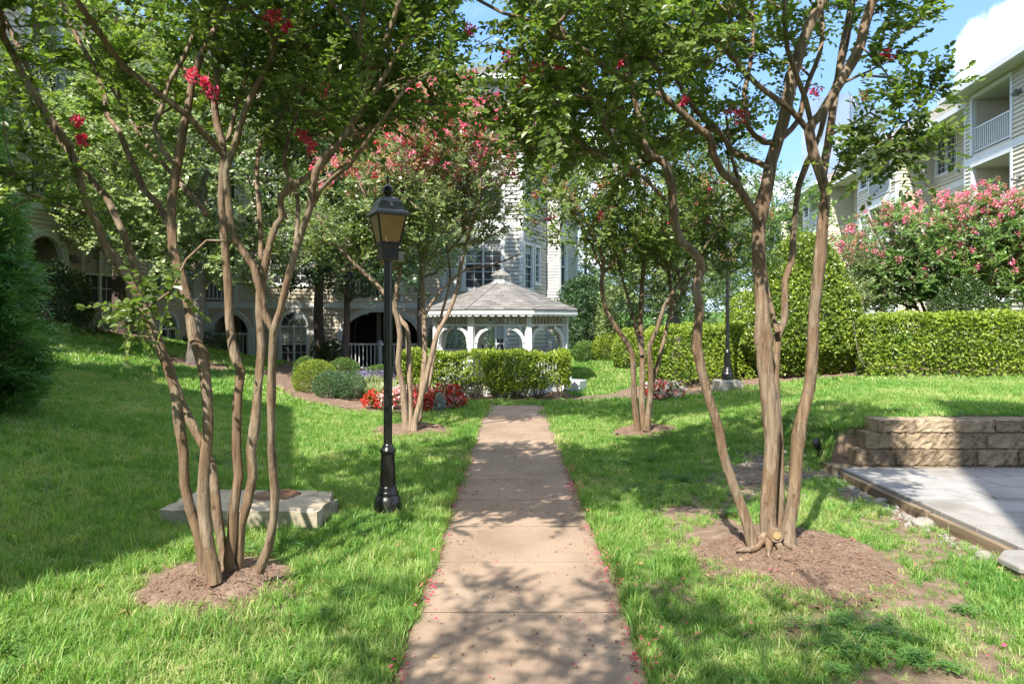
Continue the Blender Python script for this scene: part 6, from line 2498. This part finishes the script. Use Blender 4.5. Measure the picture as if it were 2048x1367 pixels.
b = TREE_L1
simple_tree('shade_tree', b, 'grey trunked shade tree with pale green leaves on the left bank', 'tree', 'shade trees in front of the left building',
            [(straight(b, 5.2, (.2, .4)), .17, .06, 1)],
            [((b[0] - .2, b[1], 5.4), (2.7, 2.2, 2.4)), ((b[0] + .3, b[1] + .3, 3.6), (2.4, 1.8, 1.2)), ((b[0] - .4, b[1], 8.2), (2.1, 2.0, 2.0))], 820, 31, 'bark_grey', 'leaf_maple', L=.10, W=.08, per=6, leafn=9, tw=(.25, .55), zf=2.0)
b = TREE_L2
simple_tree('shade_tree', b, 'dark trunked shade tree standing by the wing window at the top of the left bank', 'tree', 'shade trees in front of the left building',
            [(straight(b, 5.0, (-.3, .3)), .20, .07, 1)],
            [((b[0] - .5, b[1], 6.8), (3.0, 2.2, 2.6)), ((b[0] + .2, b[1], 4.4), (2.3, 1.6, 1.1))], 720, 32, 'bark_dark', 'leaf_maple', L=.10, W=.08, per=6, leafn=9, tw=(.25, .55), zf=2.6)
b = TREE_L3
simple_tree('shade_tree', b, 'slim dark trunked tree in front of the dark porch railing', 'tree', 'shade trees in front of the left building',
            [(straight(b, 3.8, (.1, .2)), .11, .05, 1)],
            [((b[0] - .1, b[1], 4.1), (2.5, 1.8, 1.6)), ((b[0] + .4, b[1] - .2, 2.75), (2.1, 1.3, .55)), ((b[0] - .4, b[1], 6.4), (2.6, 2.0, 2.1))], 760, 33, 'bark_dark', 'leaf_dark', L=.095, W=.07, per=6, leafn=9, tw=(.2, .5), zf=1.9)
b = np.array((-2.7, 20.8, float(terrain(-2.7, 20.8))))
simple_tree('shade_tree', b, 'tall feathery pale green tree rising left of the gazebo tower', 'tree', 'shade trees in front of the left building',
            [(straight(b, 8, (.2, 0)), .13, .04, 1)],
            [((b[0] + .3, b[1], 7.6), (1.7, 1.4, 2.6)), ((b[0], b[1], 4.3), (1.5, 1.3, 1.3))], 620, 34, 'bark_grey', 'leaf_maple', L=.09, W=.06, per=5, leafn=9, tw=(.2, .5), zf=2.6)
b = np.array((-12.2, 12.0, float(terrain(-12.2, 12.0))))
simple_tree('shade_tree', b, 'tall broad green tree behind the cypress at the far left', 'tree', 'shade trees in front of the left building',
            [(straight(b, 6, (.4, 0)), .2, .06, 1)],
            [((b[0] + .6, b[1] + .3, 6.6), (2.0, 1.7, 2.4)), ((b[0] + .3, b[1], 4.6), (1.8, 1.5, 1.3))], 500, 35, 'bark_dark', 'leaf_maple', L=.09, W=.07, per=6, leafn=8, tw=(.25, .55), zf=2.6)
b = np.array((-6.0, 21.6, float(terrain(-6.0, 21.6))))
simple_tree('shade_tree', b, 'big leafy tree rising behind the lantern against the main front', 'tree', 'shade trees in front of the left building',
            [(straight(b, 6, (-.2, 0)), .18, .06, 1)],
            [((b[0], b[1], 8.2), (3.0, 2.2, 3.0)), ((b[0] + .4, b[1], 5.0), (2.6, 1.8, 1.6))], 820, 36, 'bark_dark', 'leaf_maple', L=.115, W=.09, per=6, leafn=8, tw=(.25, .6), zf=3.0)
b = TREE_R1
simple_tree('shade_tree', b, 'grey trunked tree with drooping grey green leaves behind the right second hedge', 'tree', None,
            [(straight(b, 2.2, (0, .1), 4), .16, .12, 0), ([b + (0, .05, 1.9), b + (.6, 0, 2.7), b + (1.3, 0, 3.6)], .08, .03, 1), ([b + (0, .05, 1.9), b + (-.5, .1, 2.8), b + (-1.0, .1, 3.7)], .08, .03, 1), ([b + (0, .08, 2.0), b + (.1, .3, 3.0), b + (.1, .3, 4.4)], .08, .03, 1)],
            [((b[0], b[1], 4.0), (2.5, 1.8, 1.5)), ((b[0] + 1.1, b[1] - .3, 2.7), (1.5, 1.2, .75)), ((b[0] - .9, b[1], 2.7), (1.3, 1.2, .6))], 460, 37, 'bark_grey', 'leaf_crape_far', L=.09, W=.045, per=6, leafn=9, tw=(.25, .55), zf=1.8, updir=-.1)
for (x, y, h, lab, sd, mt) in ((3.6, 33, 5.5, 'distant bright green tree right of the gazebo tower', 38, 'leaf_maple'), (8.6, 31, 8.6, 'distant green tree behind the trunk of the grey tree', 39, 'leaf_maple'),
                               (6.3, 27, 6.4, 'mid green tree behind the right lamp post', 40, 'leaf_dark'),
                               (9.9, 26, 7.4, 'tall green tree seen between the trunks of the right front tree', 41, 'leaf_bright')):
    b = np.array((x, y, float(terrain(x, y))))
    simple_tree('shade_tree', b, lab, 'tree', 'trees beyond the gazebo lawn', [(straight(b, h * .7), .14, .05, 1)],
                [((x, y, h * .68), (2.4, 1.8, h * .36)), ((x - .3, y, h * .36), (1.9, 1.5, h * .2))], 260, sd, 'bark_grey', mt, L=.13, W=.10, per=6, leafn=8, tw=(.25, .6), zf=1.5)

# big pink crape myrtle behind the long hedge
b = np.array((10.9, 17.2, float(terrain(10.9, 17.2))))
sp = [(-1.3, -.3), (-.6, .4), (.1, -.4), (.8, .3), (1.4, -.2), (.4, .6)]
simple_tree('crape_myrtle', b, 'broad crape myrtle covered in pink flowers behind the long right hedge', 'tree', None,
            [([b + (dx * .12, dy * .12, 0), b + (dx * .45, dy * .45, 1.0), b + (dx * 1.0, dy, 2.2), b + (dx * 1.5, dy * 1.5, 3.2)], .05, .02, 1) for dx, dy in sp],
            [((b[0], b[1], 3.55), (2.75, 1.7, 1.35)), ((b[0] - 1.3, b[1] - .2, 3.0), (1.5, 1.2, 1.0)), ((b[0] + 1.3, b[1], 4.0), (1.7, 1.3, 1.15)), ((b[0] - 1.7, b[1], 2.5), (1.2, 1.0, .7)), ((b[0] + 1.0, b[1] - .3, 2.6), (1.7, 1.1, .75))], 1150, 51, 'bark', 'leaf_bright', L=.085, W=.052, per=6, leafn=9, tw=(.15, .36), zf=1.3, rt=.005, rmax=.03, thr=-.9,
            flowers=[('blossoms', 'flower_pink', 150, None, .095, 46, .042), ('blossoms', 'flower_pink', 240, 2.5, .08, 42, .04), ('blossoms', 'flower_coral', 60, None, .07, 22, .036)])
b = np.array((7.9, 16.4, float(terrain(7.9, 16.4))))
simple_tree('crape_myrtle', b, 'small thin stemmed crape myrtle in the gap between the big holly and the long hedge', 'tree', None,
            [([b + (dx * .1, 0, 0), b + (dx * .3, 0, .8), b + (dx, .1, 1.9)], .025, .012, 1) for dx in (-.3, .05, .35, .6)],
            [((b[0] + .2, b[1] - .1, 2.35), (.9, .7, .55)), ((b[0] + .1, b[1], 3.3), (.8, .6, .5))], 120, 52, 'bark', 'leaf_crape_far', L=.06, W=.038, per=5, leafn=8, tw=(.15, .3), zf=1.0, rt=.004, rmax=.02,
            flowers=[('blossoms', 'flower_pink', 26, None, .06, 24, .035), ('blossoms', 'flower_coral', 20, None, .06, 18, .03)])


# ------------------------------------------------------------------ hedges, shrubs, flowers
def leafy(name, parent, p, out, q, L, W, mat, tint=None, shape='oval', spread=.75):
    n = len(p)
    d = unit(out * .6 + q.normal(0, spread, (n, 3)) + np.array((0, 0, .35)))
    nr = unit(out * .9 + np.array((0, 0, .6)) + q.normal(0, .45, (n, 3)))
    LL = L * q.uniform(.65, 1.25, n)
    t = np.clip(q.normal(.42, .18, n) if tint is None else tint, 0, 1)
    return link(name, leaf_mesh(name, p, d, nr, LL, LL * W / L, t, shape), mat, parent)


def hedge(x0, x1, yc, depth, h, label, seed, n, mat='leaf_hedge', L=.055, W=.034, hollow=.0, ang=0.0, top_wob=.05, stemgap=.12):
    q = np.random.default_rng(seed)
    xc = (x0 + x1) / 2
    z0 = float(terrain(xc, yc))
    root = empty('hedge', (xc, yc, z0), label, 'hedge')
    w = x1 - x0
    # sample the surface of a rounded box, with depth towards the inside
    areas = np.array([w * h, w * h, depth * h, depth * h, w * depth * 1.2]); areas = areas / areas.sum()
    f = q.choice(5, n, p=areas)
    u = q.uniform(0, 1, n); v = q.uniform(0, 1, n)
    ins = np.abs(q.normal(0, .085, n)) + .0
    p = np.zeros((n, 3)); o = np.zeros((n, 3))
    for k, (nx, ny, nz) in enumerate(((0, -1, 0), (0, 1, 0), (-1, 0, 0), (1, 0, 0), (0, 0, 1))):
        m = f == k
        if k < 2: p[m] = np.stack([(u[m] - .5) * w, np.full(m.sum(), ny * depth / 2), v[m] * h], 1)
        elif k < 4: p[m] = np.stack([np.full(m.sum(), nx * w / 2), (u[m] - .5) * depth, v[m] * h], 1)
        else: p[m] = np.stack([(u[m] - .5) * w, (v[m] - .5) * depth, np.full(m.sum(), h)], 1)
        o[m] = (nx, ny, nz)
    # round the edges: pull corners in
    r = .16
    cx = np.clip(p[:, 0], -w / 2 + r, w / 2 - r); cy_ = np.clip(p[:, 1], -depth / 2 + r, depth / 2 - r); cz = np.clip(p[:, 2], -9, h - r)
    core = np.stack([cx, cy_, cz], 1); dv = p - core; dl = np.linalg.norm(dv, axis=1, keepdims=True)
    dirv = np.where(dl > 1e-6, dv / np.maximum(dl, 1e-6), o)
    p = core + dirv * r
    bulge = .055 * wob(p[:, 0] * 1.0 + p[:, 2] * .3, p[:, 1] + p[:, 2] * 1.2, 3.2, seed) + .03 * wob(p[:, 0], p[:, 2], 9, seed + 1)
    p = p + dirv * (bulge - ins)[:, None]
    keep = p[:, 2] > stemgap * (1 + .8 * wob(p[:, 0], p[:, 1], 4, seed + 2))
    # thin places
    hole = wob(p[:, 0] * 1.3, p[:, 2] * 1.6 + p[:, 1], 3.5, seed + 3)
    keep &= q.uniform(0, 1, n) < np.clip(1.15 - hollow * np.clip(hole + .1, 0, 1) * 1.6 - hollow * .35 * np.clip(1 - p[:, 2] / h, 0, 1), 0, 1)
    p, dirv, ins = p[keep], dirv[keep], ins[keep]
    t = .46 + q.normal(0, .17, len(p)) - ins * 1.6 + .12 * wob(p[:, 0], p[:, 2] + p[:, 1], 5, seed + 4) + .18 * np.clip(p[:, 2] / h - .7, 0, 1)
    ca, sa = math.cos(ang), math.sin(ang)
    rotm = np.array([[ca, -sa, 0], [sa, ca, 0], [0, 0, 1]])
    zz = terrain((p @ rotm.T)[:, 0] + xc, (p @ rotm.T)[:, 1] + yc)
    wp = p @ rotm.T + np.array((xc, yc, 0)); wp[:, 2] += zz * .5 + z0 * .5
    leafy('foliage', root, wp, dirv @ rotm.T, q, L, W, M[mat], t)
    # stems inside
    mb = MB()
    ns = max(4, int(w / .42))
    for k in range(ns):
        x = -w / 2 + w * (k + .5) / ns + q.normal(0, .05)
        b0 = np.array((x, q.normal(0, depth * .1), -.05))
        for _ in range(6):
            tgt = np.array((x + q.normal(0, .2), q.uniform(-.42, .42) * depth, h * q.uniform(.5, .93)))
            mid = (b0 + tgt) / 2 + q.normal(0, .04, 3) - np.array((0, 0, h * .1))
            pts = smooth_line(np.array([b0, mid, tgt]), .15) @ rotm.T + np.array((xc, yc, z0))
            mb.tube(pts, np.linspace(.016, .005, len(pts)), 4, cap=False)
    mb.build('stems', M['bark_grey'], root)
    return root


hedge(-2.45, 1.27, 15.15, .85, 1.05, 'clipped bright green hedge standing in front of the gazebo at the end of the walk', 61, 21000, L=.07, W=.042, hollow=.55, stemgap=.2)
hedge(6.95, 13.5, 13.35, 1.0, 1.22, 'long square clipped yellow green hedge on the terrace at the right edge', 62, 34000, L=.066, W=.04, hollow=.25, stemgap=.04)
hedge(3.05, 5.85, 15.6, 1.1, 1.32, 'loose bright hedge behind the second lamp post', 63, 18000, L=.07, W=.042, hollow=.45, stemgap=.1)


def bush(name, c, r, label, seed, n, mat, L=.05, W=.03, cat='bush', group=None, shape='oval', flat=.0, conical=False, stems=5, inner=.14, bulge=.06, gaps=.25):
    """rounded (or conical) shrub: leaves in a layer round an ellipsoid standing on the ground"""
    q = np.random.default_rng(seed)
    root = empty(name, c, label, cat, group)
    rx, ry, h = r
    v = rand_dirs(q, n * 2)
    if conical:
        t = 1 - q.uniform(0, 1, n) ** .7; a = q.uniform(0, 6.283, n)
        prof = np.where(t < .2, .66 + t * 1.7, np.sqrt(np.clip(1 - t ** 1.5, 0, 1)) * 1.048)
        p = np.stack([rx * prof * np.cos(a), ry * prof * np.sin(a), h * t], 1)
        o = unit(np.stack([np.cos(a), np.sin(a), np.full(n, .45)], 1))
    else:
        v = v[v[:, 2] > -.62][:n]
        p = np.stack([v[:, 0] * rx, v[:, 1] * ry, h * .42 + v[:, 2] * h * .58], 1)
        o = unit(v / np.array((rx, ry, h * .58)))
    n = len(p)
    ins = np.abs(q.normal(0, inner, n))
    bl = bulge * wob(p[:, 0] / max(rx, .3) * 2 + seed, p[:, 2] / max(h, .3) * 2 + p[:, 1] / max(ry, .3) * 2, 2.6, seed) + bulge * .4 * wob(p[:, 0] * 3, p[:, 2] * 3 + p[:, 1] * 2, 3, seed + 5)
    p = p + o * ((bl - ins) * max(rx, .25) * 1.2)[:, None]
    hole = wob(p[:, 0] * 2.2 / max(rx, .3), p[:, 2] * 2.2 / max(h, .3) + p[:, 1], 2.4, seed + 3)
    keep = (q.uniform(0, 1, n) < 1.1 - gaps * 1.8 * np.clip(hole, 0, 1)) & (p[:, 2] > .02)
    p, o, ins = p[keep], o[keep], ins[keep]
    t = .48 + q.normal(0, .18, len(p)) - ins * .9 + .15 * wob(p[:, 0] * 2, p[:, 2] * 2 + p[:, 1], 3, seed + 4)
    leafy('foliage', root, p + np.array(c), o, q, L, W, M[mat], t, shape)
    mb = MB()
    for k in range(stems * 3):
        a = q.uniform(0, 6.28); rr = q.uniform(.1, .8)
        zt = h * q.uniform(.35, .8) * (1 - .6 * rr if conical else 1)
        tgt = np.array((rx * rr * .8 * math.cos(a) * (.6 if conical else 1), ry * rr * .8 * math.sin(a), zt))
        b0 = np.array((tgt[0] * .15, tgt[1] * .15, -.04))
        pts = smooth_line(np.array([b0, b0 * .4 + tgt * .6 - (0, 0, h * .08), tgt]), max(.05, h * .12)) + np.array(c)
        mb.tube(pts, np.linspace(.012 + .008 * h, .004, len(pts)), 4, cap=False)
    mb.build('stems', M['bark_grey'], root)
    return root


def at_ground(px, py, dy=0.0):
    g = G(px, py); g = g + np.array((0, dy, 0)); g[2] = float(terrain(g[0], g[1]))
    return g


# clipped boxwoods in the left bed
def Bx(px, Y):
    x = (px - CX) / FPX * Y
    return np.array((x, Y, float(terrain(x, Y))))


bx = 'clipped boxwoods in the left bed'
bush('boxwood', Bx(630, 14.6), (.47, .47, .70), 'large yellow green clipped boxwood at the left end of the bed', 71, 9000, 'leaf_boxyellow', .026, .016, 'bush', bx, inner=.06, bulge=.03, gaps=.1)
bush('boxwood', Bx(664, 14.1), (.38, .38, .56), 'blue green boxwood in front of the yellow one', 72, 7000, 'leaf_boxblue', .026, .016, 'bush', bx, inner=.07, bulge=.05, gaps=.2)
bush('boxwood', Bx(698, 14.1), (.36, .36, .54), 'grey green boxwood with bare stems showing at its foot, nearest the lamp post', 73, 6500, 'leaf_boxblue', .026, .016, 'bush', bx, inner=.08, bulge=.07, gaps=.35)
bush('boxwood', Bx(686, 16.4), (.44, .44, .66), 'dark green round boxwood behind the others below the porch railing', 74, 7000, 'leaf_box', .028, .017, 'bush', bx, inner=.06, bulge=.04, gaps=.15)
bush('boxwood', Bx(612, 16.2), (.30, .30, .60), 'small boxwood peeping over the yellow one from behind', 75, 4500, 'leaf_box', .028, .017, 'bush', bx, inner=.06, bulge=.04, gaps=.15)
bush('boxwood', Bx(754, 17.4), (.36, .36, .5), 'low round boxwood under the right half of the porch railing', 76, 4500, 'leaf_box', .03, .018, 'bush', bx, inner=.06, bulge=.05, gaps=.2)
# shrubs by the right lawn and around
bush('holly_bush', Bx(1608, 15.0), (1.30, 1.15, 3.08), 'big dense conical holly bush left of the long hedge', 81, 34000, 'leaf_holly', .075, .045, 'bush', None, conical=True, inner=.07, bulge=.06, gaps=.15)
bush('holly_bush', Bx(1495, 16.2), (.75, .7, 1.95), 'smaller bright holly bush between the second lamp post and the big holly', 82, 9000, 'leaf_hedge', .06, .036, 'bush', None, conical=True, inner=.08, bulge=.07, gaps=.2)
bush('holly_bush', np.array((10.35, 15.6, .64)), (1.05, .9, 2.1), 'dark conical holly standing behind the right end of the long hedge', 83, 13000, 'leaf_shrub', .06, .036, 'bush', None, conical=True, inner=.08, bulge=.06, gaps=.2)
bush('shrub', at_ground(1180, 722, 1.5), (.95, .9, 2.6), 'tall dark evergreen shrub at the right corner of the gazebo tower', 84, 11000, 'leaf_dark', .09, .05, 'bush', None, inner=.1, bulge=.1, gaps=.3)
bush('shrub', at_ground(1172, 722), (.42, .42, .62), 'small round dark green bush at the corner of the tower', 85, 4000, 'leaf_box', .045, .028, 'bush', None, inner=.08, bulge=.04, gaps=.15)
bush('shrub', at_ground(1217, 720), (.55, .5, .78), 'round pale green bush right of the small dark one beyond the lawn', 86, 5000, 'leaf_boxyellow', .045, .028, 'bush', None, inner=.08, bulge=.05, gaps=.15)
bush('shrub', at_ground(1262, 735), (.55, .55, 1.1), 'upright bright green bush at the left end of the loose hedge', 87, 6000, 'leaf_hedge', .055, .034, 'bush', None, inner=.1, bulge=.08, gaps=.25)
bush('shrub', np.array((3.4, 21.5, float(terrain(3.4, 21.5)))), (.8, .6, 2.2), 'loose light green bush rising behind the trunks of the right middle tree', 88, 7000, 'leaf_maple', .07, .045, 'bush', None, inner=.14, bulge=.14, gaps=.4)
bush('rhododendron', at_ground(120, 655, -.4), (.95, .8, 1.55), 'dark glossy rhododendron below the arched porch at the left', 89, 7500, 'leaf_shrub', .085, .038, 'bush', None, inner=.16, bulge=.12, gaps=.45)
bush('variegated_shrub', at_ground(205, 664, -.3), (.42, .36, .46), 'low white leaved shrub at the foot of the dark tree', 90, 700, 'leaf_pale', .13, .075, 'bush', None, inner=.2, bulge=.15, gaps=.5)
bush('shrub', Bx(655, 21.5), (.55, .45, .95), 'thin dark shrub against the siding left of the dark porch', 91, 2600, 'leaf_shrub', .07, .04, 'bush', None, inner=.2, bulge=.15, gaps=.6)
bush('shrub', Bx(905, 20.6), (.8, .6, 2.05), 'dark green yew bush seen through the left arch of the gazebo', 92, 8000, 'leaf_dark', .05, .03, 'bush', None, inner=.09, bulge=.05, gaps=.15)
bush('shrub', Bx(968, 21.2), (.34, .34, 1.9), 'narrow dark bush seen through the middle arch of the gazebo', 93, 3500, 'leaf_dark', .05, .03, 'bush', None, inner=.09, bulge=.05, gaps=.15)
bush('shrub', Bx(420, 21.0), (.9, .6, .7), 'low dark spreading shrub on the slope below the left porch', 94, 3500, 'leaf_shrub', .06, .03, 'bush', None, inner=.15, bulge=.12, gaps=.4)


def cypress(c, r, h, label, seed, n):
    """feathery evergreen: sprays of flat scale leaves hanging from upswept branches"""
    q = np.random.default_rng(seed)
    root = empty('cypress', c, label, 'tree')
    mb = MB(); mb.tube([np.array(c) + (0, 0, -.1), np.array(c) + (.03, 0, h * .5), np.array(c) + (0, .02, h * .95)], [.16, .10, .02], 9, rough=.08)
    mb.build('trunk', M['bark_dark'], root)
    mb2 = MB()
    # upswept boughs; sprays hang along their outer halves
    nbo = n // 22
    bt = q.uniform(0.02, 1, nbo) ** 1.1; ba = q.uniform(0, 6.283, nbo)
    prof = np.clip(1.05 - bt, 0.03, 1) ** .62
    br = r * prof * q.uniform(.78, 1.12, nbo)
    nb = nbo * 22
    k = np.repeat(np.arange(nbo), 22)
    s_ = q.uniform(.45, 1.05, nb)
    a = ba[k] + q.normal(0, .11, nb) * (1.2 - .5 * s_)
    rr = br[k] * s_
    tip = np.stack([rr * np.cos(a), rr * np.sin(a), h * bt[k] + (s_ - .7) * .5 * br[k] + q.normal(0, .07, nb)], 1)
    tip[:, 2] = np.maximum(tip[:, 2], .02)
    out = np.stack([np.cos(a), np.sin(a), q.uniform(-.1, .5, nb)], 1)
    for j in range(0, nbo, 3):
        e = np.array((br[j] * .9 * math.cos(ba[j]), br[j] * .9 * math.sin(ba[j]), h * bt[j] + .1 * br[j])); s0_ = np.array((0, 0, max(.1, h * bt[j] - .45 * br[j])))
        mb2.tube(np.array(c) + np.array([s0_, (s0_ + e) / 2 + (0, 0, -.05), e]), [.02, .014, .006], 4, cap=False)
    # each spray: a fan of 11 slender leaflets along a short drooping axis
    m = 15
    ax = unit(out + q.normal(0, .3, (nb, 3)))
    Ls = q.uniform(.26, .46, nb)
    tt = np.linspace(0, 1, m)
    side = unit(np.cross(ax, np.array((0, 0, 1.)) + q.normal(0, .5, (nb, 3))))
    pos = tip[:, None] - ax[:, None] * (Ls[:, None, None] * (1 - tt)[None, :, None]) - np.array((0, 0, 1.)) * (Ls[:, None, None] * .3 * (tt ** 2)[None, :, None])
    sg = np.where(np.arange(m) % 2 == 0, 1., -1.)
    ld = side[:, None] * sg[None, :, None] * .8 + ax[:, None] * .9 + q.normal(0, .2, (nb, m, 3)) + np.array((0, 0, -.1))
    nr = np.cross(ax, side)[:, None] + q.normal(0, .35, (nb, m, 3))
    LL = (Ls[:, None] * .48 * (1.1 - .55 * tt)[None]).ravel()
    tint = np.clip(.4 + q.normal(0, .2, (nb, 1)) + q.normal(0, .12, (nb, m)), 0, 1)
    me = leaf_mesh('crown', (pos + np.array(c)).reshape(-1, 3), ld.reshape(-1, 3), nr.reshape(-1, 3), LL, LL * .16, tint.ravel(), 'rhomb')
    link('crown', me, M['leaf_cypress'], root)
    mb2.build('branches', M['bark_dark'], root)
    return root


def Tz(x, y): return (x, y, float(terrain(x, y)))


cypress(Tz(-6.95, 8.6), 1.1, 4.6, 'feathery dark green cypress at the left edge of the lawn', 95, 6400)
cypress(Tz(-8.7, 10.6), 1.2, 6.8, 'taller feathery cypress behind the first at the left edge', 96, 5000)


# bedding plants
def begonia(c, r, h, label, seed, cols, n=260):
    q = np.random.default_rng(seed)
    root = empty('begonia_plant', c, label, 'flowers', 'begonias edging the flower beds')
    v = rand_dirs(q, n * 2); v = v[v[:, 2] > -.3][:n]
    p = np.stack([v[:, 0] * r, v[:, 1] * r, h * .4 + v[:, 2] * h * .58], 1) * q.uniform(.82, 1.04, len(v))[:, None] + np.array(c)
    k = len(p) // 2
    leafy('foliage', root, p[:k], v[:k], q, .055, .045, M['leaf_shrub'] if seed % 2 else M['leaf_box'], None)
    rest = p[k:] + v[k:] * .02
    cuts = np.array_split(np.arange(len(rest)), len(cols))
    for cc, mt in zip(cuts, cols):
        blossoms('blossoms', rest[cc], .028, 6, M[mt], root, q, petal=.04, tall=.8)
    return root


R_, K_, W_ = 'begonia_red', 'begonia_pink', 'begonia_white'
begs = [(745, 12.95, .17, .34, 'scarlet begonia plant at the left end of the flower row beside the lamp post', [R_, R_, R_]),
        (772, 13.0, .17, .34, 'cream and coral begonia plant just left of the pale trunks', [W_, R_]),
        (800, 13.3, .20, .42, 'pink and white begonia plant directly behind the pale trunks', [K_, W_, K_]),
        (822, 13.5, .20, .44, 'tall pale pink begonia plant behind the pale trunks', [K_, K_, W_]),
        (848, 13.4, .20, .46, 'rose pink begonia plant right behind the right pale trunk', [K_, R_]),
        (858, 12.9, .15, .34, 'deep red begonia plant left of the silver plant', [R_, R_]),
        (886, 13.4, .20, .50, 'pink and red begonia plant rising behind the silver plant', [K_, R_, R_]),
        (908, 13.3, .19, .46, 'orange red begonia plant at the right end of the row by the hedge', [R_, R_, K_])]
for i, (px, Y, r, h, lab, cols) in enumerate(begs):
    begonia(Bx(px, Y), r, h, lab, 100 + i, cols)
begonia(Bx(1322, 13.95), .20, .42, 'red and pink begonia plant by the right middle trunks', 111, [R_, K_, W_])
begonia(Bx(1346, 13.85), .20, .36, 'white begonia plant in front of the loose hedge', 112, [W_, W_, R_])
begonia(Bx(1300, 14.05), .16, .34, 'red begonia plant half hidden behind the right middle trunks', 113, [R_, W_])
bush('dusty_miller', Bx(879, 12.85), (.13, .13, .36), 'silver grey leaved plant among the red begonias', 115, 420, 'leaf_silver', .06, .022, 'plant', None, inner=.2, bulge=.1, gaps=.1)


def blades(name, c, r, h, label, seed, n, spikes=0):
    q = np.random.default_rng(seed)
    root = empty(name, c, label, 'plant', 'liriope clumps in the flower bed')
    a = q.uniform(0, 6.28, n); rr = r * .35 * np.sqrt(q.uniform(0, 1, n))
    b = np.stack([rr * np.cos(a), rr * np.sin(a), np.zeros(n)], 1) + np.array(c)
    d = np.stack([np.cos(a), np.sin(a), np.zeros(n)], 1); s = np.stack([-np.sin(a), np.cos(a), np.zeros(n)], 1) * .007
    hh = h * q.uniform(.6, 1.1, n); rl = r * q.uniform(.5, 1.2, n)
    up = np.array((0, 0, 1.))
    p1 = b + up * (hh * .7)[:, None] + d * (rl * .25)[:, None]; p2 = b + up * hh[:, None] + d * (rl * .6)[:, None]; p3 = b + up * (hh * .72)[:, None] + d * rl[:, None]
    V = np.stack([b - s, b + s, p1 + s, p1 - s, p2 + s, p2 - s, p3], 1).reshape(-1, 3)
    i = np.arange(n)[:, None] * 7
    F4 = np.concatenate([i + np.array([[0, 1, 2, 3]]), i + np.array([[3, 2, 4, 5]])]); F3 = i + np.array([[5, 4, 6]])
    t = np.clip(q.normal(.5, .3, n), 0, 1)
    link('foliage', np_mesh('foliage', V, [F3, F4], np.concatenate([t, t, t])), M['leaf_liriope'], root)
    if spikes:
        cs = []
        for k in range(spikes):
            x, y = q.normal(0, r * .5, 2)
            for z in np.linspace(h * .85, h * 1.35, 7): cs.append(np.array(c) + (x * (1 + .3 * z), y * (1 + .3 * z), z))
        blossoms('flower_spikes', np.array(cs), .014, 5, M['liriope_flower'], root, q, petal=.02)
    return root


for i, (px, Y, r, h, sp_, lab) in enumerate(((722, 15.6, .34, .34, 16, 'purple flowering liriope clump right of the boxwoods'), (745, 15.7, .34, .36, 18, 'purple flowering liriope clump just left of the lamp pole'),
                                             (790, 15.6, .34, .34, 10, 'purple flowering liriope clump right of the lamp pole'), (735, 14.4, .32, .30, 0, 'striped liriope clump without flowers in front of the purple ones'),
                                             (762, 14.2, .34, .36, 0, 'striped pale liriope clump above the scarlet begonias'), (788, 14.4, .30, .34, 0, 'striped pale liriope clump between the lamp pole and the pale trunks'))):
    blades('liriope', Bx(px, Y), r, h, lab, 130 + i, 260, sp_)
